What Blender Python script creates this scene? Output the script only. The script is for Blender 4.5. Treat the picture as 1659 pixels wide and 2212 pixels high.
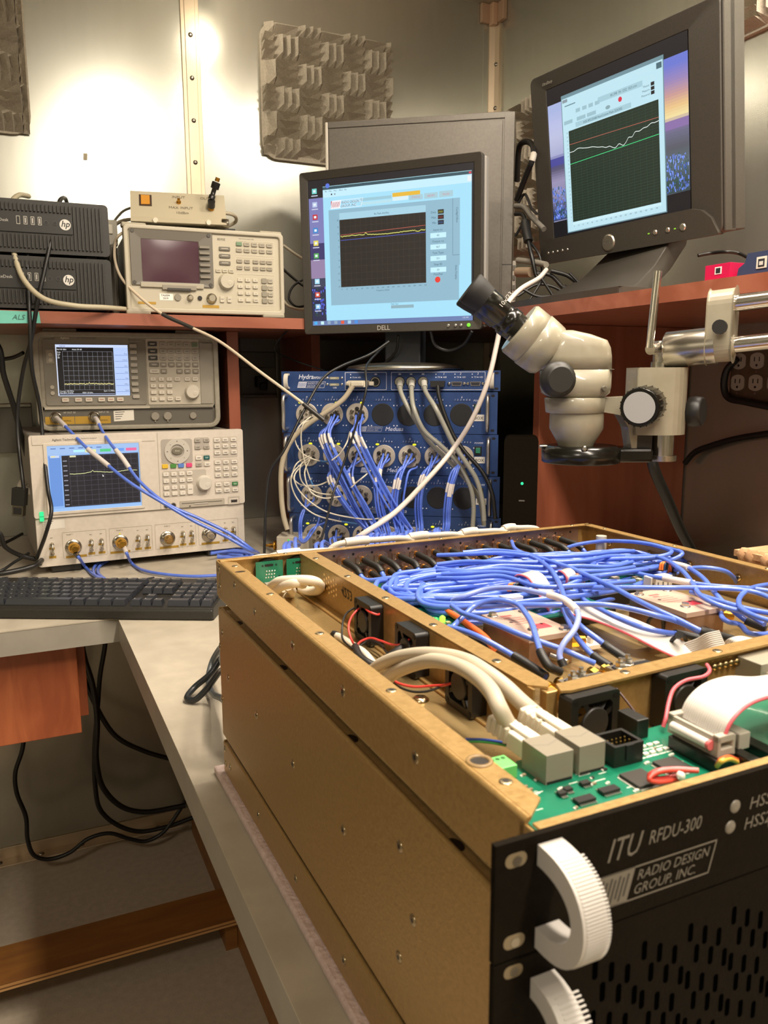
import bpy, bmesh, math, random
from mathutils import Vector, Matrix
random.seed(7)
for o in list(bpy.data.objects): bpy.data.objects.remove(o)
SC = bpy.context.scene
COL = SC.collection
PI = math.pi
# ---------------------------------------------------------------- camera
FPX, PITCH, ROLL, YAW, CAMH = 1738.0, math.radians(9.445), math.radians(-.19), math.radians(24.6), 1.305
_c, _s = math.cos(ROLL), math.sin(ROLL)
def _q(a): return Vector((_c*a[0]-_s*a[1], _s*a[0]+_c*a[1], a[2]))
_e = _q((1, 0, 0)); _f = _q((0, -math.sin(PITCH), math.cos(PITCH))); _u = _q((0, -math.cos(PITCH), -math.sin(PITCH)))
_X = math.cos(YAW)*_e + math.sin(YAW)*_f
_Y = math.cos(YAW)*_f - math.sin(YAW)*_e
CM = Matrix((_X, _Y, _u))            # rows: world axes seen from the camera
CC = Vector((0, 0, CAMH))
cam = bpy.data.cameras.new('camera'); camo = bpy.data.objects.new('camera', cam); COL.objects.link(camo)
R_ = CM @ Vector((1, 0, 0)); U_ = CM @ Vector((0, -1, 0)); B_ = CM @ Vector((0, 0, -1))
camo.matrix_world = Matrix(((R_[0], U_[0], B_[0], 0), (R_[1], U_[1], B_[1], 0), (R_[2], U_[2], B_[2], CAMH), (0, 0, 0, 1)))
cam.sensor_fit = 'HORIZONTAL'; cam.sensor_width = 36; cam.lens = FPX/1659*36; cam.clip_start = .02
cam.dof.use_dof = True; cam.dof.focus_distance = 1.2; cam.dof.aperture_fstop = 26
SC.camera = camo
def D(px, py, t):                    # a point on the sight line of a pixel, t metres deep
    return CC + t*(CM @ Vector(((px-829.5)/FPX, (py-1106)/FPX, 1)))
def on(px, py, ax, v):
    d = CM @ Vector(((px-829.5)/FPX, (py-1106)/FPX, 1)); return CC + d*((v-CC[ax])/d[ax])
def Z(px, py, z): return on(px, py, 2, z)
# ---------------------------------------------------------------- world, exposure, lights
SC.view_settings.view_transform = 'Standard'; SC.view_settings.look = 'None'
SC.view_settings.gamma = 1; SC.view_settings.use_curve_mapping = False; SC.view_settings.exposure = 0.32
W = bpy.data.worlds.new('room_air'); SC.world = W; W.use_nodes = True
W.node_tree.nodes['Background'].inputs[0].default_value = (.9, .8, .68, 1); W.node_tree.nodes['Background'].inputs[1].default_value = .12
def lamp(loc, energy, size, col=(1, .87, .70), typ='AREA', aim=None, spot=None):
    l = bpy.data.lights.new('lamp_light', typ); l.energy = energy; l.color = col
    if typ == 'AREA': l.shape = 'DISK'; l.size = size
    else: l.shadow_soft_size = size
    if spot: l.spot_size = spot; l.spot_blend = .6
    o = bpy.data.objects.new('lamp_light', l); o.location = loc; COL.objects.link(o)
    if aim: o.rotation_euler = (Vector(aim)-Vector(loc)).to_track_quat('-Z', 'Y').to_euler()
    return o
CEIL = 2.42
TRACK = [(.66, 1.62, CEIL-.13), (.50, 1.05, CEIL-.13), (.56, 2.10, CEIL-.13)]
for p, w_ in zip(TRACK, (1.7, 1.3, 1.1)): lamp((p[0], p[1], p[2]-.045), w_, .03, typ='POINT')
l_ = lamp((.47, .05, CEIL-.05), 44, .5, col=(1, .88, .74)); l_.data.shape = 'RECTANGLE'; l_.data.size = .10; l_.data.size_y = 2.0   # long ceiling tube
lamp((-.85, -.45, CEIL-.02), 15, .45, col=(1, .88, .74), aim=(-.4, 1.2, .3))
lamp((1.15, .75, CEIL-.02), 22, .35, col=(1, .88, .74), aim=(1.1, .5, 0))
# ---------------------------------------------------------------- materials
MATS = {}
def s2l(c): return c/12.92 if c <= .04045 else ((c+.055)/1.055)**2.4
def hexc(h): h = h.lstrip('#'); return tuple(s2l(int(h[i:i+2], 16)/255) for i in (0, 2, 4))+(1,)
def M(key):
    """'#rrggbb[:rough]' plastic, 'm#..' metal, 'e#..[:strength]' light giving, or a named material"""
    if key in MATS: return MATS[key]
    if '#' not in key: raise KeyError(key)
    pre, rest = key.split('#'); bits = rest.split(':'); col = hexc(bits[0])
    m = bpy.data.materials.new(key); m.use_nodes = True; b = m.node_tree.nodes['Principled BSDF']
    if pre == 'e':
        b.inputs['Base Color'].default_value = (0.01, 0.01, 0.01, 1)
        b.inputs['Emission Color'].default_value = col
        b.inputs['Emission Strength'].default_value = (float(bits[1]) if len(bits) > 1 else 1.0)*.82
        b.inputs['Roughness'].default_value = .4
    else:
        b.inputs['Base Color'].default_value = col
        b.inputs['Metallic'].default_value = 1.0 if pre == 'm' else 0.0
        b.inputs['Roughness'].default_value = float(bits[1]) if len(bits) > 1 else (.25 if pre == 'm' else .5)
    MATS[key] = m; return m
def proc(name, c1, c2, rough=.5, metal=0., scale=8., stretch=(1, 1, 1), bump=0., bscale=None, detail=6, rvar=0., coat=0., lo=.35, hi=.65, dist=0.):
    m = bpy.data.materials.new(name); m.use_nodes = True; nt = m.node_tree; b = nt.nodes['Principled BSDF']
    tc = nt.nodes.new('ShaderNodeTexCoord'); mp = nt.nodes.new('ShaderNodeMapping'); mp.inputs['Scale'].default_value = stretch
    n = nt.nodes.new('ShaderNodeTexNoise'); n.inputs['Scale'].default_value = scale; n.inputs['Detail'].default_value = detail; n.inputs['Distortion'].default_value = dist
    r = nt.nodes.new('ShaderNodeValToRGB'); r.color_ramp.elements[0].position = lo; r.color_ramp.elements[1].position = hi
    r.color_ramp.elements[0].color = hexc(c1); r.color_ramp.elements[1].color = hexc(c2)
    L = nt.links.new
    L(tc.outputs['Object'], mp.inputs[0]); L(mp.outputs[0], n.inputs['Vector']); L(n.outputs['Fac'], r.inputs[0]); L(r.outputs[0], b.inputs['Base Color'])
    b.inputs['Roughness'].default_value = rough; b.inputs['Metallic'].default_value = metal; b.inputs['Coat Weight'].default_value = coat
    if rvar:
        mr = nt.nodes.new('ShaderNodeMapRange'); mr.inputs[3].default_value = rough-rvar; mr.inputs[4].default_value = rough+rvar
        L(n.outputs['Fac'], mr.inputs[0]); L(mr.outputs[0], b.inputs['Roughness'])
    if bump:
        n2 = nt.nodes.new('ShaderNodeTexNoise'); n2.inputs['Scale'].default_value = bscale or scale*4; n2.inputs['Detail'].default_value = 4
        bp = nt.nodes.new('ShaderNodeBump'); bp.inputs['Strength'].default_value = bump; bp.inputs['Distance'].default_value = .002
        L(mp.outputs[0], n2.inputs['Vector']); L(n2.outputs['Fac'], bp.inputs['Height']); L(bp.outputs[0], b.inputs['Normal'])
    MATS[name] = m; return m
proc('galvanized', '#bebeb2', '#c8c8bc', .25, .76, 6, (9, 9, .9), 0, 30, lo=.1, hi=.9)
proc('strip_steel', '#c9b59a', '#d8c8ac', .38, .55, 5)
proc('cherry', '#84452f', '#99573f', .38, 0, 14, (1, 1, .12), coat=.15, dist=1.2)
proc('cherry_h', '#8f5039', '#a2614a', .38, 0, 10, (.25, 1.2, 1.2), coat=.15, dist=1.5)
proc('cherry_d', '#9c5030', '#b4653c', .42, 0, 26, (1, 1, .18), coat=.1, dist=1.4)
proc('oakboard', '#85562c', '#96652f', .5, 0, 18, (.3, 1.5, 1.5), dist=.8)
proc('laminate', '#b3a996', '#bfb5a1', .42, 0, 30, bump=.05, bscale=300, rvar=.06)
proc('laminate_edge', '#969083', '#9d978a', .5, 0, 30)
proc('lino', '#b8ab96', '#c6b9a4', .7, 0, 60, bump=.3, bscale=260, lo=.3, hi=.7)
proc('ceil', '#b5b2a3', '#c2bfae', .5, .6, 4)
proc('gold', '#a98852', '#b8965f', .36, .5, 260, bump=.14, bscale=420, lo=.3, hi=.7, rvar=.05)
proc('goldfloor', '#ab9160', '#c2a774', .28, .65, 12, bump=.12, bscale=300, lo=.3, hi=.7, rvar=.12)
proc('foamgrey', '#aca391', '#c2b8a5', .95, 0, 220, bump=.8, bscale=500, lo=.3, hi=.7)
proc('padpink', '#cbb3aa', '#dcc6be', .95, 0, 160, bump=.8, bscale=300)
proc('copper', '#8d6a58', '#b59a8a', .35, .8, 30, rvar=.15, bump=.1)
proc('silverplate', '#b3aa9e', '#c2b9ad', .4, .15, 30, rvar=.1)
proc('bluepanel', '#294274', '#2d487c', .42, .2, 60)
proc('blackpanel', '#15110b', '#19140d', .7, .0, 300, bump=.2, bscale=900)
proc('pcbgreen', '#0f6b4f', '#147a5a', .3, 0, 40, coat=.4)
proc('blackplastic', '#26241f', '#2c2a25', .45, 0, 300, bump=.15, bscale=900)
proc('monitor_dark', '#38342e', '#3e3a33', .42, 0, 400, bump=.12, bscale=1200)
proc('towersteel', '#67625a', '#6d685f', .42, .25, 200)
proc('beige', '#cfc8b4', '#d6cfbb', .45, 0, 100, bump=.04, bscale=600)
proc('vnawhite', '#d0c6b7', '#d6ccbd', .45, 0, 100)
proc('esagrey', '#8f8877', '#989180', .5, 0, 100, bump=.08, bscale=700)
proc('scopebeige', '#938c78', '#9b9480', .38, 0, 40, coat=.4)
proc('bluecable', '#5270cf', '#5d7cde', .3, 0, 50, coat=.3)
proc('chrome', '#cfcac0', '#dcd7cd', .16, 1, 20)
proc('brushed', '#bdb8ae', '#c9c4ba', .26, 1, 30, (1, 1, 12))
proc('cardboard', '#b58a62', '#c49a72', .9, 0, 40, bump=.4)
proc('wallplate', '#5d4a38', '#66523f', .5, .3, 60)
MATS['blackpanel'].node_tree.nodes['Principled BSDF'].inputs['Specular IOR Level'].default_value = .04
proc('blackhole', '#020202', '#030303', 1)
MATS['blackhole'].node_tree.nodes['Principled BSDF'].inputs['Specular IOR Level'].default_value = 0
# ---------------------------------------------------------------- mesh builder
def rr(x0, z0, x1, z1, r, n=5):
    out = []
    for cx, cz, a0 in ((x1-r, z0+r, -90), (x1-r, z1-r, 0), (x0+r, z1-r, 90), (x0+r, z0+r, 180)):
        for i in range(n+1):
            a = math.radians(a0+90*i/n); out.append((cx+r*math.cos(a), cz+r*math.sin(a)))
    return out
def circ(cx, cz, r, n=20, rz=None): return [(cx+r*math.cos(2*PI*i/n), cz+(rz or r)*math.sin(2*PI*i/n)) for i in range(n)]
def crom(P, k=6):
    P = [Vector(p) for p in P]
    if len(P) < 3: return P
    Q = [2*P[0]-P[1]]+P+[2*P[-1]-P[-2]]; out = []
    for i in range(1, len(Q)-2):
        a, b, c, d = Q[i-1:i+3]
        t1 = max((b-a).length, 1e-6)**.5; t2 = t1+max((c-b).length, 1e-6)**.5; t3 = t2+max((d-c).length, 1e-6)**.5
        for j in range(k):
            t = t1+(t2-t1)*j/k; A1 = a*((t1-t)/t1)+b*(t/t1); A2 = b*((t2-t)/(t2-t1))+c*((t-t1)/(t2-t1)); A3 = c*((t3-t)/(t3-t2))+d*((t-t2)/(t3-t2))
            B1 = A1*((t2-t)/t2)+A2*(t/t2); B2 = A2*((t3-t)/(t3-t1))+A3*((t-t1)/(t3-t1)); out.append(B1*((t2-t)/(t2-t1))+B2*((t-t1)/(t2-t1)))
    out.append(P[-1]); return out
TXT = {}
def textmesh(s, bold):
    if (s, bold) in TXT: return TXT[(s, bold)]
    cu = bpy.data.curves.new('t', 'FONT'); cu.body = s; cu.size = 1; cu.resolution_u = 2; cu.offset = .012 if bold else 0
    ob = bpy.data.objects.new('t', cu); COL.objects.link(ob); bpy.context.view_layer.update()
    me = bpy.data.meshes.new_from_object(ob.evaluated_get(bpy.context.evaluated_depsgraph_get()))
    v = [tuple(p.co) for p in me.vertices]; f = [tuple(p.vertices) for p in me.polygons]
    bpy.data.objects.remove(ob); bpy.data.curves.remove(cu); bpy.data.meshes.remove(me)
    w = max([p[0] for p in v] or [0]); TXT[(s, bold)] = (v, f, w); return TXT[(s, bold)]
class MB:
    def __init__(s, k=1.0, T=None): s.v = []; s.f = []; s.m = []; s.sm = []; s.mats = []; s.k = k; s.T = T
    def mi(s, m):
        if m not in s.mats: s.mats.append(m)
        return s.mats.index(m)
    def add(s, V, F, m, smooth=False):
        b = len(s.v); i = s.mi(m)
        for p in V:
            p = Vector(p)*s.k
            if s.T: p = s.T @ p
            s.v.append(tuple(p))
        for f in F: s.f.append([b+j for j in f]); s.m.append(i); s.sm.append(smooth)
    def box(s, x0, y0, z0, x1, y1, z1, m='#888888'):
        V = [(x, y, z) for z in (z0, z1) for y in (y0, y1) for x in (x0, x1)]
        s.add(V, [(0, 2, 3, 1), (4, 5, 7, 6), (0, 1, 5, 4), (2, 6, 7, 3), (0, 4, 6, 2), (1, 3, 7, 5)], m); return s
    def frus(s, x0, y0, x1, y1, z0, z1, i, m, iy=None, dy=0):
        iy = i if iy is None else iy
        V = [(x0, y0, z0), (x1, y0, z0), (x1, y1, z0), (x0, y1, z0), (x0+i, y0+iy+dy, z1), (x1-i, y0+iy+dy, z1), (x1-i, y1-iy+dy, z1), (x0+i, y1-iy+dy, z1)]
        s.add(V, [(3, 2, 1, 0), (4, 5, 6, 7), (0, 1, 5, 4), (1, 2, 6, 5), (2, 3, 7, 6), (3, 0, 4, 7)], m); return s
    def quad(s, P, m): s.add(P, [tuple(range(len(P)))], m); return s
    def pr(s, pts, a0, a1, m, ax='y', smooth=False):
        n = len(pts)
        def g(p, a): return (p[0], a, p[1]) if ax == 'y' else ((p[0], p[1], a) if ax == 'z' else (a, p[0], p[1]))
        V = [g(p, a0) for p in pts]+[g(p, a1) for p in pts]
        s.add(V, [tuple(range(n)), tuple(range(2*n-1, n-1, -1))], m)
        s.add(V, [(i, i+n, (i+1) % n+n, (i+1) % n) for i in range(n)], m, smooth); return s
    def ring(s, o, i, a0, a1, m, ax='y', a2=None):
        n = len(o)
        def g(p, a): return (p[0], a, p[1]) if ax == 'y' else ((p[0], p[1], a) if ax == 'z' else (a, p[0], p[1]))
        a2 = a0 if a2 is None else a2
        V = [g(p, a0) for p in o]+[g(p, a2) for p in i]+[g(p, a1) for p in o]+[g(p, a1) for p in i]
        F = []
        for j in range(n):
            k = (j+1) % n
            F += [(j, k, k+n, j+n), (j+2*n, j+3*n, k+3*n, k+2*n), (j, j+2*n, k+2*n, k), (j+n, k+n, k+3*n, j+3*n)]
        s.add(V, F, m); return s
    def rod(s, p0, p1, r0, r1=None, m='#888888', n=16, caps=True):
        r1 = r0 if r1 is None else r1
        return s.lathe(p0, Vector(p1)-Vector(p0), [(r0, 0), (r1, (Vector(p1)-Vector(p0)).length)], m, n, caps)
    def lathe(s, o, ax, prof, m, n=20, caps=True, sm=True):
        o = Vector(o); ax = Vector(ax).normalized(); a = ax.orthogonal().normalized(); b = ax.cross(a); V = []; F = []
        for r, h in prof:
            for i in range(n):
                t = 2*PI*i/n; V.append(o+ax*h+(a*math.cos(t)+b*math.sin(t))*r)
        for k in range(len(prof)-1):
            for i in range(n):
                j = (i+1) % n; F.append((k*n+i, k*n+j, (k+1)*n+j, (k+1)*n+i))
        s.add(V, F, m, sm)
        if caps:
            L = len(prof)-1; s.add(V[:n], [tuple(range(n-1, -1, -1))], m); s.add(V[L*n:], [tuple(range(n))], m)
        return s
    def tube(s, P, r, m, n=8, k=6, smooth=True):
        P = crom(P, k) if smooth else [Vector(p) for p in P]
        V = []; F = []; up = None
        for i, p in enumerate(P):
            t = (P[min(i+1, len(P)-1)]-P[max(i-1, 0)])
            if t.length < 1e-9: t = Vector((0, 0, 1))
            t.normalize()
            if up is None: up = t.orthogonal().normalized()
            else:
                up = up-t*up.dot(t)
                up = up.normalized() if up.length > 1e-6 else t.orthogonal().normalized()
            w = t.cross(up); rad = r[min(len(r)-1, int(i/len(P)*len(r)))] if isinstance(r, (list, tuple)) else r
            for j in range(n):
                a = 2*PI*j/n; V.append(p+(up*math.cos(a)+w*math.sin(a))*rad)
        for i in range(len(P)-1):
            for j in range(n):
                q = (j+1) % n; F.append((i*n+j, i*n+q, (i+1)*n+q, (i+1)*n+j))
        s.add(V, F, m, True); s.add(V[:n], [tuple(range(n-1, -1, -1))], m); s.add(V[-n:], [tuple(range(n))], m); return s
    def ribbon(s, P, w, m, wd, k=6, th=.0009, edge=None):
        """flat cable: centre line P, width w along vectors wd(i) ; edge = colour of one outer wire"""
        P = crom(P, k); N = len(P); V = []; F = []; E = []; nw = max(4, int(w/.00145)); C_ = 2*nw+1
        for i, p in enumerate(P):
            d = Vector(wd(i/(N-1))).normalized(); t = (P[min(i+1, N-1)]-P[max(i-1, 0)]).normalized(); nn = t.cross(d).normalized()
            V += [p+d*(w*(q/(C_-1)-.5))+nn*th*(.35 if q % 2 == 0 else 1) for q in range(C_)]+[p+d*(w*(.5-q/(C_-1)))-nn*th*(.35 if q % 2 == 0 else 1) for q in range(C_)]
            E.append(p-d*(w/2)+nn*th*.2)
        K_ = 2*C_
        for i in range(N-1):
            a = i*K_; F += [(a+q, a+(q+1) % K_, a+K_+(q+1) % K_, a+K_+q) for q in range(K_)]
        s.add(V, F, m, False); s.add(V, [tuple(range(K_)), tuple(range(N*K_-1, (N-1)*K_-1, -1))], m)
        if edge: s.tube(E, th*1.7, edge, 6, smooth=False)
        return s
    def text(s, t, h, o, m, R=(1, 0, 0), U=(0, 0, 1), align='l', shear=0., bold=False, w=None):
        V, F, wd = textmesh(t, bold); sc = h/.72; R = Vector(R); U = Vector(U); o = Vector(o)
        sx = (w/wd) if (w and wd) else sc
        dx = {'l': 0, 'c': -wd*sx/2, 'r': -wd*sx}[align]
        s.add([o+R*(p[0]*sx+p[1]*sc*shear+dx)+U*(p[1]*sc) for p in V], F, m); return s
    def mesh(s, name='mesh'):
        me = bpy.data.meshes.new(name); me.from_pydata(s.v, [], s.f)
        for m in s.mats: me.materials.append(M(m))
        me.polygons.foreach_set('material_index', s.m); me.polygons.foreach_set('use_smooth', s.sm); me.update(); return me
    def build(s, name, parent=None, bevel=0, seg=2, label=None, kind=None):
        me = s.mesh(name); o = bpy.data.objects.new(name, me); COL.objects.link(o)
        if parent: o.parent = parent
        if bevel:
            b = o.modifiers.new('bevel', 'BEVEL'); b.width = bevel; b.segments = seg; b.limit_method = 'ANGLE'; b.angle_limit = math.radians(50); b.harden_normals = False
        if label: o['label'] = label
        if kind: o['kind'] = kind
        return o
def tag(o, label, cat, group=None, kind=None):
    o['label'] = label; o['category'] = cat
    if group: o['group'] = group
    if kind: o['kind'] = kind
    return o
def thing(name, loc, label, cat, yaw=0, tilt=0, group=None):
    o = bpy.data.objects.new(name, None); o.empty_display_size = .02; COL.objects.link(o); o.location = loc
    o.rotation_euler = (-math.radians(tilt), 0, math.radians(yaw)); return tag(o, label, cat, group)
def top(name, mb, label, cat, group=None, bevel=0, base=None):
    """a thing that is one mesh, its origin moved to its own foot"""
    zs = min(p[2] for p in mb.v); cx = sum(p[0] for p in mb.v)/len(mb.v); cy = sum(p[1] for p in mb.v)/len(mb.v)
    c = Vector((cx, cy, zs)); mb.v = [tuple(Vector(p)-c) for p in mb.v]
    o = mb.build(name, None, bevel); o.location = c; return tag(o, label, cat, group)
def struct(name, mb, bevel=0): o = mb.build(name, None, bevel); o['kind'] = 'structure'; return o
def rep(name, me, parent, locs, label=None):
    out = []
    for l in locs:
        o = bpy.data.objects.new(name, me); o.parent = parent; o.location = l; COL.objects.link(o)
        if label: o['label'] = label
        out.append(o)
    return out
def mm(l, y=0): return [(a/1000, y/1000, b/1000) for a, b in l]
def cable(P, r, m, label, cat='cable', group=None, name='cable', boots=(), n=8):
    """boots: (i0, i1, radius, material) over the smoothed line as fractions"""
    mb = MB(); Q = crom(P, 8); mb.tube(Q, r, m, n, smooth=False)
    c = Vector((sum(p[0] for p in mb.v)/len(mb.v), sum(p[1] for p in mb.v)/len(mb.v), min(p[2] for p in mb.v)))
    mb.v = [tuple(Vector(p)-c) for p in mb.v]; o = mb.build(name); o.location = c; tag(o, label, cat, group)
    for a, b, rr_, mt, nm in boots:
        i0 = int(a*(len(Q)-1)); i1 = max(i0+1, int(b*(len(Q)-1))); bm_ = MB()
        bm_.tube([p-c for p in Q[i0:i1+1]], rr_, mt, n, smooth=False); bm_.build(nm, o)
    return o
DZ = .90; ZT = CAMH-.175; WY = 2.285; WX = 1.43; SZ = 1.44
# ================================================================ the room
def slab(x0, y0, z0, x1, y1, z1, m): return MB().box(x0, y0, z0, x1, y1, z1, m)
struct('floor', slab(-1.9, -1.9, -.05, WX+.05, WY+.05, 0, 'lino'))
struct('ceiling', slab(-1.9, -1.9, CEIL, WX+.05, WY+.05, CEIL+.05, 'ceil'))
struct('wall_back', slab(-1.9, WY, 0, WX+.05, WY+.05, CEIL, 'galvanized'))
struct('wall_right', slab(WX, -1.9, 0, WX+.05, WY, CEIL, 'galvanized'))
struct('wall_left', slab(-1.95, -1.9, 0, -1.9, WY+.05, CEIL, 'galvanized'))
struct('wall_front', slab(-1.9, -1.95, 0, WX+.05, -1.9, CEIL, 'galvanized'))
def screwhead(mb, p, ax, r, m='m#9a948a:.3'):
    mb.lathe(p, ax, [(r, 0), (r*.95, r*.25), (r*.6, r*.5), (r*.25, r*.55)], m, 14)
t1 = MB(); t1.box(.468, WY-.004, .05, .516, WY+.001, CEIL, 'strip_steel'); t1.box(.478, WY-.006, .05, .506, WY, CEIL, 'strip_steel')
o = struct('trim_1', t1, .001)
for i in range(22):
    s = MB(); screwhead(s, (.492, WY-.006, 1.43+.105*i-1.26+.026), (0, -1, 0), .006); s.build('screw', o)
    if 1.43+.105*i-1.26 > 2.4: break
t2 = MB(); t2.pr([(WX-.028, WY), (WX-.028, WY-.006), (WX-.014, WY-.016), (WX-.006, WY-.028), (WX, WY-.028), (WX, WY)], 0, CEIL-.02, 'strip_steel', 'z'); t2.box(WX-.046, WY-.003, 0, WX-.02, WY, CEIL-.02, 'galvanized')
o = struct('trim_2', t2)
for i in range(18):
    s = MB(); screwhead(s, (WX-.011, WY-.019, .25+.125*i), (-.7, -.7, 0), .006); s.build('screw', o)
t3 = MB(); t3.box(WX-.06, WY-.012, CEIL-.055, WX-.03, WY, CEIL, '#b5977c:.5'); t3.box(WX-.032, WY-.03, CEIL-.062, WX-.014, WY-.006, CEIL, '#c9a88a:.4'); t3.box(WX-.015, WY-.06, CEIL-.055, WX, WY-.02, CEIL, '#b5977c:.5')
struct('trim_3', t3, .003)
b1 = MB(); b1.box(-1.9, WY-.006, 0, WX, WY, .035, 'strip_steel'); b1.box(-1.9, WY-.045, 0, WX, WY, .005, 'strip_steel')
o = struct('baseboard_back', b1, .0015)
for i in range(30):
    s = MB(); screwhead(s, (-1.8+.105*i, WY-.024, .005), (0, 0, 1), .008); s.build('screw', o)
f1 = MB(); f1.box(.395, -1.9, 0.0002, .398, WY-.05, .0012, '#5c5142:.8'); struct('trim_4', f1)
# track lamp on the ceiling (out of the picture, its bulbs light the back wall)
tl = thing('track_lamp', (.6, 1.6, CEIL), 'track of three small spot bulbs on the ceiling before the back wall', 'lamp')
MB(T=Matrix.Translation((-.6, -1.6, -CEIL))).box(.55, .9, CEIL-.03, .59, 2.2, CEIL, '#d8d4cc').build('track', tl)
for p in TRACK:
    a = MB(T=Matrix.Translation((-.6, -1.6, -CEIL))); a.lathe((p[0], p[1], CEIL-.02), (0, 0, -1), [(.012, 0), (.012, .03), (.035, .05), (.04, .09)], '#d8d4cc', 20, False); a.build('lamp_shade', tl)
b = MB(); b.box(.40, -.97, CEIL-.045, .54, 1.07, CEIL, '#e0ddd4:.5'); top('ceiling_lamp', b, 'long tube ceiling lamp running over the right wing of the worktop', 'lamp', bevel=.004)
for q in ((-.85, -.45, .45), (1.15, .75, .35)):
    r = MB(); r.lathe((q[0], q[1], CEIL), (0, 0, -1), [(q[2]/2+.03, 0), (q[2]/2+.03, .012)], '#d8d4cc', 32)
    top('ceiling_lamp', r, 'round flat ceiling lamp %s' % {.55: 'above the front of the chassis', .45: 'over the left side of the room', .35: 'over the right wing'}[q[2]], 'lamp')
# ---------------------------------------------------------------- acoustic foam
def foam(x0, z0, w, h, cols, label, ax='y', wall=WY, clip=None, d=.045, r=.045):
    """wedge tile on the back wall (ax y) or the right wall (ax x)"""
    mb = MB(); nc, nr, ox, oz, c = cols
    base = rr(x0, z0, x0+w, z0+h, r, 6)
    def P(u, dd, v): return (u, wall-dd, v) if ax == 'y' else (wall-dd, u, v)
    V = [P(u, 0, v) for u, v in base]+[P(u, .012, v) for u, v in base]; n = len(base)
    mb.add(V, [tuple(range(n, 2*n)), ]+[(i, (i+1) % n, (i+1) % n+n, i+n) for i in range(n)], 'foamgrey')
    k = 0
    for i in range(-1, nc+1):
        for j in range(-1, nr+1):
            a0 = x0+ox+i*c; b0 = z0+oz+j*c; horiz = (i+j) % 2 == 0
            for q in range(3):
                if horiz: u0, u1, v0, v1 = a0, a0+c, b0+q*c/3, b0+(q+1)*c/3
                else: u0, u1, v0, v1 = a0+q*c/3, a0+(q+1)*c/3, b0, b0+c
                e = .004; u0 = max(u0, x0+e); u1 = min(u1, x0+w-e); v0 = max(v0, z0+e); v1 = min(v1, z0+h-e)
                if u1-u0 < .012 or v1-v0 < .012: continue
                cc = [(abs(uu-uc) + abs(vv-vc)) for uu, vv, uc, vc in ((u0, v0, x0, z0), (u1, v1, x0+w, z0+h), (u0, v1, x0, z0+h), (u1, v0, x0+w, z0))]
                dd = d*(.75 if min(cc) < .02 else 1); jit = lambda s_=.0018: random.uniform(-s_, s_)
                if horiz:
                    zr = v0+(v1-v0)*.93; g = .010
                    V = [P(u0, .010, v0), P(u1, .010, v0), P(u1, .010, v1), P(u0, .010, v1), P(u0+g*.25+jit(), dd+jit(), zr), P(u1-.001, dd+jit(), zr+jit()), P((u0+u1)/2, .016, v0+(v1-v0)*.4), P(u0+(u1-u0)*.2, dd*.97, zr+.001), P(u0+.001, dd*.8, v1)]
                    F = [(0, 1, 6), (0, 6, 4), (6, 1, 5), (6, 5, 4), (4, 5, 2, 3), (0, 4, 3), (1, 2, 5)]
                else:
                    ur = u0+(u1-u0)*.92; g = .012; gb = g*1.6
                    V = [P(u0, .010, v0), P(u1, .010, v0), P(u1, .010, v1), P(u0, .010, v1), P(ur, dd+jit(), v0+gb), P(ur, dd+jit(), v1-.002), P(u0+(u1-u0)*.35, .017, (v0+v1)/2), P(u0+(u1-u0)*.55, dd*.72, v1-.001)]
                    F = [(0, 1, 4), (0, 4, 6), (1, 2, 5, 4), (4, 5, 7, 6), (6, 7, 3), (0, 6, 3), (3, 7, 5, 2)]
                mb.add(V, F, 'foamgrey')
    me_o = top('acoustic_foam_panel', mb, label, 'foam panel', 'grey wedge foam panels on the steel walls')
    return me_o
foam(.676, 1.905, .388, .352, (6, 6, -.030, -.012, .0655), 'grey wedge foam panel on the back wall between the seam and the corner')
foam(-.30, 1.895, .392, .345, (7, 6, -.02, -.02, .0655), 'grey wedge foam panel at the left edge of the back wall above the black computers')
foam(1.845, 1.655, .325, .44, (6, 7, -.03, -.01, .0655), 'grey wedge foam panel on the right wall behind the gap of the two right screens', 'x', WX)
foam(1.02, 1.992, .375, .34, (6, 6, -.02, -.005, .0655), 'grey wedge foam panel at the top right, above the large monitor', 'x', WX, r=.02)
# ---------------------------------------------------------------- furniture
wt = MB(); wt.pr([(-1.3, 1.405), (.139, 1.405), (.139, -.9), (WX-.004, -.9), (WX-.004, WY-.004), (-1.3, WY-.004)], DZ-.002, DZ, 'laminate', 'z'); wt.pr([(-1.3, 1.4055), (.1395, 1.4055), (.1395, -.9), (WX-.004, -.9), (WX-.004, WY-.004), (-1.3, WY-.004)], DZ-.043, DZ-.002, 'laminate_edge', 'z')
ob = top('worktop', wt, 'grey laminate L-shaped worktop carrying all the instruments', 'worktop')
for a, b_, l in (((.06, 1.404, DZ-.010), (.085, 1.4055, DZ-.002), 1),):
    pass
def board(name, x0, y0, z0, x1, y1, z1, m, label, cat, bev=.001, extra=None):
    mb = MB(); mb.box(x0, y0, z0, x1, y1, z1, m)
    if extra: extra(mb)
    return top(name, mb, label, cat, None, bev)
board('leg_panel', .388, .2, 0, .412, 2.2, DZ-.043, 'oakboard', 'brown wooden leg panel under the right wing of the worktop', 'support panel')
fr = MB(); fr.box(-1.3, 1.64, .085, .387, 1.765, .096, 'oakboard'); fr.box(-1.3, 1.638, .083, .387, 1.641, .088, '#c79a62:.6'); fr.box(-1.3, 1.638, .088, .387, 1.640, .091, '#6d4522:.6'); fr.box(-1.3, 1.638, .091, .387, 1.641, .096, '#c08e55:.6')
fr.box(-1.3, 1.66, 0, -1.27, 1.75, .085, 'oakboard'); fr.box(.36, 1.67, 0, .387, 1.75, .085, 'oakboard')
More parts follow.
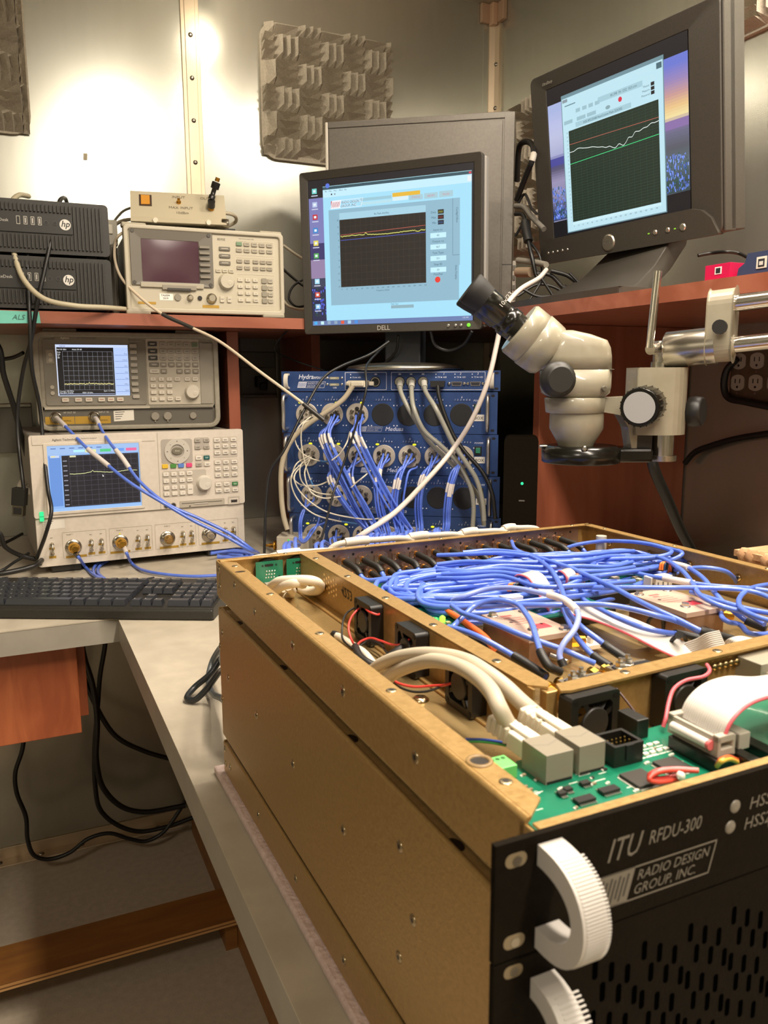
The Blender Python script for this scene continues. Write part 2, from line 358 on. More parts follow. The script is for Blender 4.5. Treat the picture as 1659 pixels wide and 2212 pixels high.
top('foot_board', fr, 'brown plywood foot board low under the left wing of the worktop', 'board')
dr = thing('drawer_box', (-.25, 1.6, .68), 'red-brown wooden drawer box hung under the left end of the worktop', 'drawer box')
T_ = Matrix.Translation((.25, -1.6, -.68))
MB(T=T_).box(-.55, 1.5, .695, .088, 2.0, DZ-.044, 'cherry_d').build('carcass', dr, .001)
MB(T=T_).box(-.55, 1.458, .681, .072, 1.4985, DZ-.050, 'cherry_d').build('drawer_front', dr, .0015)
# hutch shelves and uprights
sh = MB(); sh.pr([(-1.2, 1.79), (.83, 1.79), (.905, 1.72), (.905, -.2), (WX-.003, -.2), (WX-.003, WY-.003), (-1.2, WY-.003)], SZ-.024, SZ, 'cherry_h', 'z')
top('shelf_board', sh, 'red-brown wooden corner shelf board above the worktop carrying the computers and screens', 'shelf')
board('shelf_upright', .474, 1.93, DZ, .502, 2.27, SZ-.0245, 'cherry', 'narrow red-brown upright panel under the left shelf behind the two analysers', 'support panel')
board('shelf_upright', .712, 2.0, DZ, .735, 2.27, SZ-.0245, 'cherry', 'dark upright panel under the shelf left of the blue rack', 'support panel')
board('shelf_upright', 1.012, 1.42, DZ, WX-.004, 1.442, SZ-.0245, 'cherry', 'wide red-brown upright panel under the right shelf behind the microscope', 'support panel', .001,
      lambda m: (m.box(1.012, 1.395, SZ-.05, 1.05, 1.42, SZ-.0245, 'cherry'), m.box(1.37, 1.40, DZ, WX-.004, 1.42, DZ+.02, 'cherry')))
# ---------------------------------------------------------------- black rectangular tower in the corner
tw = thing('tower_computer', (.712, 1.871, SZ+.001), 'tall dark grey tower computer in the corner seen from its side panel', 'computer', -34.9)
b = MB(.001); b.box(4, 0, 14, 432, 170, 452, 'towersteel'); b.box(20, 20, 0, 60, 150, 14, '#202020'); b.box(380, 20, 0, 420, 150, 14, '#202020'); b.build('case', tw, .002)
b = MB(.001); b.box(6, -3, 16, 408, 0, 436, 'towersteel'); b.box(4, -2.5, 438, 424, 0, 452, 'towersteel'); b.build('side_panel', tw, .0015)
b = MB(.001); b.box(-3, -2, 10, 4, 172, 452, '#c9c2b2:.35'); b.build('front_edge', tw, .002, label='pale front edge strip')
b = MB(.001); b.box(412, -3, 10, 434, 172, 450, 'towersteel'); b.box(412, -3.5, 120, 436, -3, 122, '#2c2a26'); b.build('rear_frame', tw, .0015)
b = MB(.001); b.box(436, 5, 14, 444, 14, 130, '#b4ada0:.4')
for i in range(5): b.box(437, 3, 20+i*22, 443, 5, 32+i*22, '#6a665e')
b.build('slot_covers', tw, .001)
# ---------------------------------------------------------------- small form computers (two, stacked)
def sff(z, label, x=.0):
    t = thing('desktop_computer', (-.13, 1.80, z), label, 'computer', -2.0, 0, 'slim black desktop computers on the left shelf')
    W_ = 334; H_ = 99
    b = MB(.001); b.pr(rr(0, 0, W_, H_, 7), 16, 330, 'blackplastic'); b.build('case', t, .0008)
    b = MB(.001); b.pr(rr(-1, -1, W_+1, H_+1, 8), 4, 17, 'blackplastic')
    for i in range(44):                       # ribbed grille
        x = 8+i*7.2
        if x > W_-14: break
        if 108 < x < 262: b.box(x, 0, 78, x+3.6, 5, 92, 'blackplastic'); b.box(x, 0, 8, x+3.6, 5, 34, 'blackplastic')
        else: b.box(x, 0, 8, x+3.6, 5, 92, 'blackplastic')
    b.pr(rr(100, 38, 266, 74, 3), 1, 5, '#23221e:.4'); b.build('front_panel', t, .0005)
    b = MB(.001); b.pr(circ(252, 56, 10.5, 28), -.2, 1, '#d9d5cc:.4'); b.text('hp', 12, (252, -.5, 52), '#23221e', align='c', shear=.25, bold=True); b.build('badge', t, label='round white badge')
    b = MB(.001); b.text('EliteDesk', 6, (117, .6, 56), '#b9b5ac'); b.build('lettering', t)
    for i, px in enumerate((163, 176, 189, 202)):
        b = MB(.001); b.ring(rr(px, 52, px+7, 68, .8, 2), rr(px+1.2, 53.4, px+5.8, 66.6, .5, 2), .2, 2, 'm#9a968c:.4'); b.box(px+2.6, .6, 55, px+4.2, 2, 65, '#d0ccc4' if i else '#101010'); b.build('usb_port', t)
    for px in (217, 233):
        b = MB(.001); b.pr(circ(px, 58, 3.6, 14), .3, 2, '#0c0c0b'); b.ring(circ(px, 58, 4.6, 14), circ(px, 58, 3.4, 14), .1, 2, '#3c3a35'); b.build('audio_jack', t)
    b = MB(.001); b.box(82, 0.6, 52, 98, 3, 66, '#141312'); b.build('power_button', t, .001)
    for px in (30, 290): 
        b = MB(.001); b.box(px, 30, -5, px+20, 60, 0, '#111'.replace('#111', '#111111')); b.build('rubber_foot', t)
    return t
sff(SZ+.006, 'slim black computer with round white badge, lower one of the stack on the left shelf')
sff(SZ+.006+.107, 'slim black computer with round white badge, upper one of the stack on the left shelf')
n = MB(); n.quad([(-.03, 1.788, SZ-.001), (.062, 1.788, SZ-.002), (.064, 1.7885, SZ-.024), (-.03, 1.787, SZ-.027)], '#6fbfae:.7'); n.quad([(-.03, 1.7895, SZ-.001), (.062, 1.7895, SZ-.002), (.064, 1.7895, SZ-.024), (-.03, 1.7895, SZ-.027)], '#6fbfae:.7')
n.text('ALS', .010, (.012, 1.7872, SZ-.018), '#3f6f66', shear=.3); top('sticky_note', n, 'teal sticky note on the edge of the left shelf', 'note')
n = MB(); n.quad([tuple(on(*p, 1, WY-.001)) for p in ((180, 346), (189, 346), (189, 331), (180, 331))], '#b5a98e:.6'); n.quad([tuple(on(*p, 1, WY-.0005)) for p in ((180, 346), (189, 346), (189, 331), (180, 331))], '#b5a98e:.6'); top('tape_piece', n, 'tiny piece of tan tape on the back wall above the black computers', 'tape')
# ---------------------------------------------------------------- helpers for instruments
def keymesh(w, h, m, d=3.2, y=0):
    b = MB(.001); V = rr(-w/2, -h/2, w/2, h/2, min(w, h)*.18, 2); I = rr(-w/2+.5, -h/2+.5, w/2-.5, h/2-.5, min(w, h)*.16, 2)
    n = len(V); b.add([(p[0], y, p[1]) for p in V]+[(p[0], y-d+.5, p[1]) for p in V]+[(p[0], y-d, p[1]) for p in I],
                      [(i, (i+1) % n, n+(i+1) % n, n+i) for i in range(n)]+[(n+i, n+(i+1) % n, 2*n+(i+1) % n, 2*n+i) for i in range(n)]+[tuple(range(2*n, 3*n))], m)
    return b
def keys(parent, locs, w, h, m, marks=None, mc='#5c564c', y=0, d=3.2, label=None, name='button'):
    base = keymesh(w, h, m, d).mesh(name)
    for i, l in enumerate(locs):
        t = marks[i] if marks and i < len(marks) else None
        if t:
            b = keymesh(w, h, m, d)
            if t == '-': b.box(-w*.3, -d-.15, -.2, w*.3, -d, .9, mc)
            elif t == '=': b.box(-w*.3, -d-.15, .4, w*.3, -d, 1.2, mc); b.box(-w*.22, -d-.15, -1.3, w*.22, -d, -.5, mc)
            else: b.text(t, h*.42, (0, -d-.1, -h*.2), mc, align='c')
            me = b.mesh(name)
        else: me = base
        o = bpy.data.objects.new(name, me); o.parent = parent; o.location = (l[0]/1000, y/1000, l[1]/1000); COL.objects.link(o)
        if label: o['label'] = label
def noisetrace(x0, x1, z, amp, n, seed=1, bumpat=None, slope=0):
    r = random.Random(seed); return [(x0+(x1-x0)*i/n, z+slope*i/n+r.uniform(-amp, amp)+(bumpat[1]*math.exp(-((i/n-bumpat[0])/.012)**2) if bumpat else 0)) for i in range(n+1)]
def trace(b, pts, th, y, m):
    for (x0, z0), (x1, z1) in zip(pts[:-1], pts[1:]): b.quad([(x0, y, z0-th/2), (x1, y, z1-th/2), (x1, y, z1+th/2), (x0, y, z0+th/2)], m)
def grid(b, x0, z0, x1, z1, nx, nz, th, y, m):
    for i in range(nx+1): x = x0+(x1-x0)*i/nx; b.quad([(x-th/2, y, z0), (x+th/2, y, z0), (x+th/2, y, z1), (x-th/2, y, z1)], m)
    for i in range(nz+1): z = z0+(z1-z0)*i/nz; b.quad([(x0, y, z-th/2), (x1, y, z-th/2), (x1, y, z+th/2), (x0, y, z+th/2)], m)
def rect(b, x0, z0, x1, z1, y, m): b.quad([(x0, y, z0), (x1, y, z0), (x1, y, z1), (x0, y, z1)], m)
def knob(parent, x, z, r, d, m, dimple=True, name='knob', y=0, flutes=0):
    b = MB(.001); prof = [(r*1.12, 0), (r*1.12, d*.15), (r, d*.25), (r*.97, d*.9), (r*.9, d)]
    b.lathe((x, y, z), (0, -1, 0), prof, m, 28)
    if dimple: b.lathe((x+r*.35, y-d-.05, z-r*.2), (0, -1, 0), [(r*.36, -.02), (r*.3, .3), (r*.1, .1)], m, 16)
    b.build(name, parent, label=None)
def logo(b, x, z, h, y, lt, dk, R=(1, 0, 0), U=(0, 0, 1), bg=None):
    """slanted maker's plate: wave block and two lines of words; h = plate height, x,z its lower left"""
    R = Vector(R); U = Vector(U); o = Vector((x, y, z)) if not isinstance(x, Vector) else x
    N = R.cross(U).normalized()*(-.0001 if h < 1 else -.1)*-1
    if N.dot(Vector((0, -1, 0))) < 0 and not isinstance(x, Vector): N = -N
    P = lambda u, v, k=1: o+R*(u*h+v*h*.28)+U*(v*h)+N*k
    q = lambda a, m, k=1: b.quad([P(u, v, k) for u, v in a], m)
    q([(0, 0), (1.35, 0), (1.35, 1), (0, 1)], lt)
    for a in ([(0, 0), (4.4, 0), (4.4, .05), (0, .05)], [(0, .95), (4.4, .95), (4.4, 1), (0, 1)], [(4.35, 0), (4.4, 0), (4.4, 1), (4.35, 1)]): q(a, lt)
    for i in range(8):                        # the wave
        u = .12+i*.145; q([(u, .22 if i % 2 else .12), (u+.06, .22 if i % 2 else .12), (u+.06, .85 if i % 2 else .78), (u, .85 if i % 2 else .78)], dk, 2)
    b.text('RADIO DESIGN', h*.30, P(1.52, .56), lt, R, U, shear=.28, w=h*2.65)
    b.text('GROUP, INC.', h*.30, P(1.52, .15), lt, R, U, shear=.28, w=h*2.3)
# ================================================================ network analyser (bottom left)
v = thing('network_analyser', (.027, 1.79, .9165), 'cream four-port network analyser standing on the worktop under the grey analyser', 'analyser', 3)
CR = 'vnawhite'
b = MB(.001); b.pr(rr(3, 3, 443, 271, 6), 12, 425, '#8d877b:.5'); b.build('case', v, .001)
b = MB(.001); b.pr(rr(-2, 104, 448, 275, 5), -2, 14, CR); b.pr(rr(0, 0, 446, 103, 5), 2, 14, CR); b.box(4, -3.2, 256, 250, -2, 273, CR); b.box(255, -2.4, 104, 256, -2, 273, '#a39a8c'); b.box(0, 1, 101.5, 446, 2.2, 104, '#a89f90')
b.text('Agilent Technologies', 4.6, (42, -3.4, 263), '#4a463e', bold=True); b.text('PNA-L Network Analyzer', 3, (86, -3.4, 265), '#7a7468')
b.build('front_panel', v, .0012)
b = MB(.001); b.ring(rr(24, 110, 222, 259, 3, 3), rr(31, 116, 215, 253, 1, 3), -4.4, -2, CR); b.build('screen_bezel', v, .0008)
b = MB(.001); rect(b, 31, 116, 215, 253, -2.6, 'e#8fb8f0'); rect(b, 31, 116, 215, 122, -2.8, 'e#9cc4f5'); rect(b, 31, 234, 215, 253, -2.8, 'e#a2c2ee'); rect(b, 33, 127, 56, 232, -2.9, 'e#6f9de6:.9')
rect(b, 58, 124, 213, 232, -2.9, 'e#1c1a22'); grid(b, 72, 126, 211, 230, 10, 10, .5, -3.0, 'e#55535f')
for c_, x0 in (('e#e6ecae', 105), ('e#58d08a', 135), ('e#6aa0f0', 162), ('e#f06aa0', 188)): rect(b, x0, 237, x0+22, 243, -2.95, c_)
rect(b, 82, 238, 104, 243, -2.95, 'e#b8f2fa'); rect(b, 36, 228, 54, 233, -3, 'e#c6d6f4'); rect(b, 38, 229.5, 46, 232, -3.05, 'e#e8e0a0')
rect(b, 74, 228, 86, 231.5, -3.05, 'e#e0e0b0')
for i in range(6): rect(b, 38+i*18, 246, 48+i*18, 248, -3, 'e#5a7ab8')
for i in range(10): rect(b, 60, 128+i*10.2, 68, 130+i*10.2, -3, 'e#9a9aa8')
tr = noisetrace(72, 209, 194, .35, 60, 4, (.33, 4)); trace(b, [(x, z-1.4*math.sin(x*.09)) for x, z in tr], 1.1, -3.1, 'e#f2f6b0')
b.quad([(137, -3.2, 189), (140, -3.2, 184.5), (137.2, -3.2, 184)], 'e#ffffff')
b.build('screen', v)
b = MB(.001)
for r_, m_ in ((rr(262, 203, 331, 258, 6), '#aaa296:.5'), (rr(336, 233, 369, 259, 3), '#aaa296:.5'), (rr(336, 194, 369, 221, 3), '#c0b7a8:.5'), (rr(262, 130, 360, 188, 5), '#b8afa1:.5'), (rr(378, 212, 434, 259, 3), '#bdb4a6:.5'), (rr(378, 165, 434, 208, 3), '#bdb4a6:.5'), (rr(378, 129, 434, 158, 3), '#bdb4a6:.5')): b.pr(r_, -2.5, -1.9, m_)
b.build('key_surround', v)
b = MB(.001); b.ring(circ(297, 231, 28, 32), circ(297, 231, 15, 32), -5, -2, '#c2bbae:.5')
for a in (45, 135, 225, 315): b.box(297+21*math.cos(math.radians(a))-1, -5.3, 231+21*math.sin(math.radians(a))-1, 297+21*math.cos(math.radians(a))+1, -4.6, 231+21*math.sin(math.radians(a))+1, '#8f887b')
for x_, z_ in ((297, 253), (297, 209), (275, 231), (319, 231)): b.box(x_-1.2, -5.3, z_-1, x_+1.2, -4.9, z_+1, '#4a463e')
b.build('arrow_ring', v, .001)
b = MB(.001); b.pr(circ(297, 232, 12, 24, 7.5), -6, -2, '#77715f:.45'); b.text('Enter', 3.4, (297, -6.3, 230.6), '#e8e2d4', align='c'); b.build('enter_button', v, .001)
for x_, c_ in ((269, '#e3bb35'), (287, '#4c8a3e'), (304, '#5b82c8'), (322, '#d8487a')): keys(v, [(x_, 199)], 13, 9, c_, y=-2)
K = '#ded6c8:.45'; G = '#aaa294:.45'
keys(v, [(343, 253), (363, 253), (343, 237.5), (363, 237.5)], 13.5, 8, G, ['=']*4, y=-2)
keys(v, [(344, 214)], 13.5, 9, K, ['='], y=-2); keys(v, [(362, 214)], 13.5, 9, '#1f5c55:.4', ['='], '#b8ccc6', y=-2)
keys(v, [(344, 199)], 13.5, 8, G, ['='], y=-2); keys(v, [(363, 199)], 13.5, 8, K, ['='], y=-2)
gx = (387, 406, 425.5)
keys(v, [(x, z) for z in (252, 238, 223.5) for x in gx], 13.5, 8, K, ['=']*9, y=-2)
keys(v, [(x, z) for z in (201.5, 187, 172.5) for x in gx], 13.5, 8, K, ['=']*9, y=-2)
keys(v, [(x, z) for z in (151, 137) for x in gx[:2]], 13.5, 8, K, ['=']*4, y=-2); keys(v, [(425.5, 151)], 13.5, 8.5, '#3f7a45:.4', ['='], '#c8d8c4', y=-2); keys(v, [(425.5, 137)], 13.5, 8, K, ['='], y=-2)
keys(v, [(x, z) for z in (181, 166, 151, 137.5) for x in (270, 287.5, 305)], 12.5, 8.5, K, list('789456123')+['0', '.', '+'], y=-2)
keys(v, [(322, 181), (322, 166)], 12.5, 8.5, K, ['-', '-'], y=-2); keys(v, [(322, 144.5)], 12.5, 22, K, ['-'], y=-2)
knob(v, 354, 157, 15.5, 13, '#cfc8ba:.4', y=-2)
b = MB(.001); b.pr(rr(297, 104, 400, 119, 1.5), -2.6, -1.9, '#aea595:.5'); b.box(302, -2.9, 112.5, 394, -2.5, 114, '#5c564c'); b.box(330, -4, 110, 362, -2.6, 112, '#c9c1b3'); b.box(318, -3, 105.5, 322, -2.5, 107.5, '#3a362f'); b.build('disk_drive', v)
b = MB(.001); b.ring(rr(408, 103, 436, 122, 2), rr(411, 106, 433, 119, 2), -2.8, -1.9, '#beb5a6:.5'); b.box(415, -3, 108, 430, -2, 114, 'm#8a857a:.4'); b.box(416.5, -3.1, 109, 428.5, -2.9, 112, '#16130f'); b.build('usb_port', v)
for x_ in (268, 283.5): b = MB(.001); b.pr(circ(x_, 111, 5, 18), -2.8, -1.5, '#2c2822'); b.ring(circ(x_, 111, 6.2, 18), circ(x_, 111, 4.8, 18), -3, -1.5, '#8d8678'); b.build('probe_socket', v)
b = MB(.001); b.pr(rr(8, 98, 16, 118, 1.5), -4.5, -1.5, 'e#35e890:1.2'); b.box(7.6, -4.7, 107.4, 16.4, -4.4, 108.4, '#2b8a5a'); b.build('power_button', v, label='glowing green power button')
b = MB(.001); b.quad([(14, 1.7, 78), (56, 1.7, 80), (56, 1.7, 99), (14, 1.7, 97)], '#e4ded2:.4')
for i in range(4): b.quad([(16, 1.5, 94.6-i*4), (34-3*i, 1.5, 95.4-i*4), (34-3*i, 1.5, 96.4-i*4), (16, 1.5, 95.6-i*4)], '#2e2a26')
b.build('label_sticker', v)
b = MB(.001)
for (x0, z0, x1, z1) in ((49, 14, 138, 70), (144, 14, 235, 70), (241, 14, 332, 70), (338, 14, 431, 70)): b.ring(rr(x0, z0, x1, z1, 2, 2), rr(x0+.6, z0+.6, x1-.6, z1-.6, 1.6, 2), 1.6, 2.1, '#a59b8c')
for x_, t_ in ((64, 'PORT 1'), (166, 'PORT 2'), (268, 'PORT 3'), (360, 'PORT 4')): b.text(t_, 2.9, (x_, 1.7, 63), '#4a463e', align='c')
for x0 in (62, 152, 258, 352): b.box(x0-8, 1.5, 14, x0+34, 2.1, 19, '#a8852c:.6')
for x0 in (106, 127, 204, 224, 302, 322, 400, 419, 28): b.box(x0-7, 1.5, 17, x0+7, 2.1, 22, '#a8852c:.6'); b.text('SRC', 2.2, (x0, 1.6, 59.5), '#4a463e', align='c')
b.pr(circ(4, 6, 1.8, 12), 1, 2.2, '#181410'); b.build('port_markings', v)
def ring_port(x, z, kind):
    b = MB(.001); b.lathe((x, 2, z), (0, -1, 0), [(17, 0), (17, 1.5), (15.5, 2.5), (12, 3), (11.5, 8), (9, 8.5)], 'm#b5aea0:.25', 28)
    b.lathe((x, -6, z), (0, -1, 0), {0: [(9, 0), (8, 6), (7, 14), (5, 18)], 1: [(12, 0), (12, 5), (9, 13), (6, 15), (6, 19)], 2: [(9, 0), (10, 3), (10, 10), (6, 12), (5, 18)]}[kind], {0: 'm#b5aea0:.25', 1: 'm#d9a94a:.25', 2: 'm#cba566:.3'}[kind], 24)
    b.build('port_connector', v, label='brass test port' if kind else None)
ring_port(70, 37, 1); ring_port(166, 38, 1); ring_port(268, 37, 2); ring_port(362, 37, 0)
b = MB(.001); b.pr(circ(166, 57, 1.6, 10), 1, 2, 'e#e8d838'); b.build('indicator', v)
for x_ in (28, 106, 127, 204, 224, 302, 322, 400, 419):    # little semi-rigid jumpers
    b = MB(.001); b.tube([(x_, 2, 48), (x_, -9, 48.5), (x_, -13, 42), (x_, -13, 34), (x_, -9, 29), (x_, 2, 28.5)], 2, 'm#cfc7b6:.2', 8); b.rod((x_, 2, 48), (x_, -7, 48), 4, 3.6, 'm#c9c0ae:.25', 6); b.rod((x_, 2, 28.5), (x_, -7, 28.5), 4, 3.6, 'm#c9c0ae:.25', 6); b.box(x_-6, 1.4, 36, x_+5, 2.1, 40, '#a8852c:.6'); b.build('jumper', v)
for x_ in (25, 360): b = MB(.001); b.box(x_, 10, -15, x_+60, 40, 0, '#2c2924'); b.build('foot', v, .002)
# ================================================================ grey spectrum analyser
v = thing('spectrum_analyser', (.049, 1.943, 1.1915), 'grey spectrum analyser with lit screen lying on top of the cream analyser', 'analyser', -4.9)
E1 = 'esagrey'
b = MB(.001); b.pr(rr(6, 4, 394, 216, 14), 22, 330, '#6c675c:.5'); b.build('case', v, .001)
b = MB(.001); b.ring(rr(0, 0, 400, 217, 24), rr(12, 10, 388, 205, 14), -4, 24, E1); b.box(22, 6, 214, 92, 24, 224, E1); b.box(305, 6, 214, 376, 24, 224, E1); b.box(22, 6, -4, 90, 24, 3, E1); b.box(305, 6, -4, 376, 24, 3, E1); b.build('bumper_frame', v, .003, 3)
b = MB(.001); b.pr(rr(12, 48, 388, 206, 10), 2, 22, E1); b.pr(rr(12, 10, 388, 49, 8), 5, 22, '#5f5a50:.5'); b.box(16, -1, 47, 240, 4, 52, '#b3ab9a:.4'); b.box(240, -1, 47, 384, 4, 50, '#7d7769')
b.box(45, -3, 198, 200, 2, 208, '#857f70:.45'); b.text('Agilent', 4.4, (58, -3.3, 201), '#e0d9c8', bold=True); b.text('SPECTRUM ANALYZER', 2.8, (92, -3.3, 202), '#55503f')
b.box(357, 0, 56, 384, 3, 196, '#958e7f:.45'); b.box(363, -.5, 195, 388, 0, 196, '#4a463c'); b.build('front_panel', v, .0015)
b = MB(.001); b.pr(rr(238, 55, 356, 204, 3), 0.5, 3, '#b7ae9c:.5'); b.build('key_panel', v, .001)
b = MB(.001); b.ring(rr(20, 56, 235, 200, 5), rr(46, 76, 199, 190, 2), -.5, 3, '#7a7466:.5', a2=1.5); b.box(26, -.6, 148, 42, 0, 178, '#9a9282'); b.build('screen_bezel', v, .001)
b = MB(.001); rect(b, 46, 76, 199, 190, 1.2, 'e#0c0c10'); rect(b, 47, 183, 198, 189, .9, 'e#cfdcff'); rect(b, 167, 77, 198, 189, .9, 'e#b9cffa'); rect(b, 46, 77, 48, 189, .9, 'e#dfe8ff'); rect(b, 48, 76.5, 198, 78, .9, 'e#dfe8ff'); rect(b, 48, 80.5, 166, 81.4, .9, 'e#c0ccf0')
grid(b, 60, 90, 164, 174, 10, 8, .5, .7, 'e#8a8a94')
for i in range(7): rect(b, 169, 166-i*13.5, 197, 167-i*13.5, .7, 'e#7a94d0'); b.text(['Freq', 'Center', 'Start', 'Stop', 'Step', 'Offset', 'Signal'][i], 2.6, (196, .7, 168.5-i*13.5), 'e#33477a', align='r')
b.text('Ref 40 dBm', 3, (49, .7, 177), 'e#ffffff'); b.text('Atten 50 dB', 3, (80, .7, 177), 'e#ffffff'); b.text('Center 100 MHz', 3, (50, .7, 86), 'e#ffffff'); b.text('Res BW 10 kHz', 3, (50, .7, 82.3), 'e#ffffff'); b.text('Span 1.5 MHz', 3, (165, .7, 86), 'e#ffffff', align='r'); b.text('VBW 10 kHz', 3, (96, .7, 82.3), 'e#ffffff')
for i, t_ in enumerate(('Peak', 'Log', '10', 'dB/')): b.text(t_, 2.8, (49, .7, 171-i*4), 'e#ffffff')
b.text('Agilent', 3.2, (54, .7, 184.6), 'e#2a3a7a')
trace(b, noisetrace(60, 164, 103, 1.2, 90, 3, (.5, 4)), 1.6, .5, 'e#f4e89a'); b.build('screen', v)
keys(v, [(210, 187.5-i*14.2) for i in range(8)]+[(211, 74)], 15, 8.5, '#a9a294:.45', y=0)
keys(v, [(60, 68), (87, 68), (109, 68), (136, 68), (156, 68), (176, 68)], 14.5, 9, '#cfc6b4:.45', ['-']*6, '#a0483c', y=0)
keys(v, [(252, z) for z in (192, 176, 161)], 20, 10, '#2a2722:.4', ['=']*3, '#d8d0c0', y=0); keys(v, [(254, 146)], 21, 9, '#6e685c:.45', ['='], '#d8d0c0', y=0); keys(v, [(254, 131)], 21, 9, '#cfc6b4:.45', ['-'], y=0)
cx = (274.5, 292.5, 310, 328, 346.5)
keys(v, [(x, 191.5) for x in cx[:4]]+[(x, z) for z in (176, 161) for x in cx], 13.5, 10, '#a59d8d:.45', ['=']*14, y=0); keys(v, [(346.5, 191.5)], 13.5, 10, '#6f7f62:.45', ['='], y=0)
keys(v, [(x, z) for z, xs in ((146, cx), (131, (274.5, 310, 328, 346.5))) for x in xs], 13.5, 10, '#8a8374:.45', ['=']*9, '#d8d0c0', y=0)
keys(v, [(x, z) for z in (113, 98, 83, 68) for x in (250, 268, 286)], 12.5, 8.5, '#cfc6b4:.45', list('789456123')+['0', '.', '-'], y=0); keys(v, [(304, 113), (304, 68), (327, 113), (344.5, 113)], 12.5, 8.5, '#cfc6b4:.45', ['-']*4, y=0)
knob(v, 337, 83.5, 15.5, 12, '#c9c1b0:.4', y=0)
for z_ in (167, 155, 96, 83): b = MB(.001); b.lathe((34.5, 0, z_), (0, -1, 0), [(4.6, 0), (4.6, 1.6), (4, 2)], '#b5ad9c:.4', 18); b.build('round_button', v)
b = MB(.001); b.pr([(15, 14), (153, 14), (153, 31), (15, 31)], 4.4, 5.2, '#b08a2a:.55'); b.box(76, 4.2, 14, 77, 5, 31, '#5f5a50'); b.text('WARNING', 3.4, (46, 4.1, 20), '#5a4618'); b.text('WARNING', 3.4, (124, 4.1, 20), '#5a4618')
b.text('RF OUT 50', 3.8, (54, 4.6, 38), '#cfc8b8'); b.text('INPUT 50', 3.8, (128, 4.6, 38), '#cfc8b8'); b.build('warning_strip', v)
b = MB(.001); b.quad([(160, 4.3, 18), (204, 4.3, 20), (204, 4.3, 44), (160, 4.3, 42)], '#e0dacc:.4')
for i in range(4): b.quad([(163, 4.1, 38-i*5), (184-3*i, 4.1, 38.8-i*5), (184-3*i, 4.1, 40-i*5), (163, 4.1, 39.4-i*5)], '#2e2a26')
b.build('label_sticker', v)
for x_ in (38, 118): b = MB(.001); b.lathe((x_, 5, 29), (0, -1, 0), [(13, 0), (13, 2), (11, 3), (9.5, 4), (9.5, 12), (8, 13), (8, 15)], 'm#b9b1a2:.25', 28); b.build('connector', v)
for x_, r_ in ((251, 9.5), (279, 9.5), (337, 8)): b = MB(.001); b.lathe((x_, 5, 28), (0, -1, 0), [(r_, 0), (r_, 3), (r_*.85, 4)], '#8f887a:.5', 24); (b.box(x_-1.5, 2, 28-r_-3, x_+1.5, 5, 28-r_, '#8f887a:.5') if r_ > 9 else None); b.build('dust_cap', v)
# ================================================================ old analyser on the shelf
v = thing('spectrum_analyser', (.236, 1.806, 1.4405+.006), 'old beige spectrum analyser with dark purple tube on the left shelf', 'analyser', -2.2)
B1 = '#bdb59f:.45'
b = MB(.001); b.pr(rr(5, 3, 332, 168, 8), 20, 400, '#a39b88:.5'); b.build('case', v, .001)
b = MB(.001); b.ring(rr(-2, -2, 339, 176, 9), rr(7, 8, 330, 167, 6), -5, 22, '#b9b19c:.45'); b.build('bezel_frame', v, .003, 3)
for x0 in (-4, 288):
    b = MB(.001); b.box(x0, -6, -7, x0+50, 25, 3, '#a59d88:.5'); b.build('bumper', v, .003)
    b = MB(.001); b.box(x0, 4, 171, x0+50, 30, 181, '#a59d88:.5'); b.build('bumper', v, .003)
b = MB(.001); b.box(7, 1, 8, 330, 20, 167, B1); b.build('front_panel', v, .0008)
b = MB(.001); b.ring(rr(10, 54, 182, 168, 3), rr(33, 62, 152, 148, 2), -3, 2, '#6e695e:.5', a2=0); b.box(28, -4, 50, 160, -1, 60, '#aba38f'); b.box(72, -5, 46, 144, -1, 56, '#8f8878'); b.box(82, -6, 44, 132, -4, 50, '#3a362f')
for x_, z_ in ((16, 163), (174, 162), (16, 59), (175, 59)): b.lathe((x_, -3, z_), (0, -1, 0), [(4, 0), (3.5, 1)], '#4a463e', 14)
b.build('screen_bezel', v, .001)
b = MB(.001)
n_ = 10; V = [(33+119*i/n_, -.4-1.6*(1-(2*i/n_-1)**2)*(1-(2*j/n_-1)**2)+1, 62+86*j/n_) for j in range(n_+1) for i in range(n_+1)]
b.add(V, [(j*(n_+1)+i, j*(n_+1)+i+1, (j+1)*(n_+1)+i+1, (j+1)*(n_+1)+i) for j in range(n_) for i in range(n_)], '#4a2c38:.18', True); b.build('screen', v)
keys(v, [(164, 137-i*12.4) for i in range(6)], 22, 5.5, '#827b6d:.5', y=-3)
b = MB(.001); b.text('8595E', 5, (193, .7, 154), '#5c564a', bold=True); b.text('SPECTRUM ANALYZER', 2.4, (240, .7, 159), '#6a6456')
for x0, z0, x1, z1 in ((232, 126, 318, 156), (232, 92, 318, 121), (232, 20, 318, 86)): b.ring(rr(x0, z0, x1, z1, 1, 1), rr(x0+.6, z0+.6, x1-.6, z1-.6, 1, 1), .4, 1.2, '#dcd4c0')
b.box(21, .5, 15, 58, 1.2, 20, '#b08a2a'); b.box(156, .5, 11, 192, 1.2, 17, '#b08a2a'); b.box(66, .5, 24, 94, 1.2, 38, '#ece8de'); b.text('TA6004', 4, (69, .3, 32.5), '#222222', bold=True); b.text('2019', 4, (73, .3, 26.5), '#222222', bold=True); b.build('panel_markings', v)
keys(v, [(208, 137), (208, 122), (208, 107)], 24, 8, '#6f695c:.5', ['-']*3, '#d0c8b6', y=1); keys(v, [(193, 90.5), (207, 90.5), (221, 90.5)], 11, 7, B1, ['-']*3, y=1)
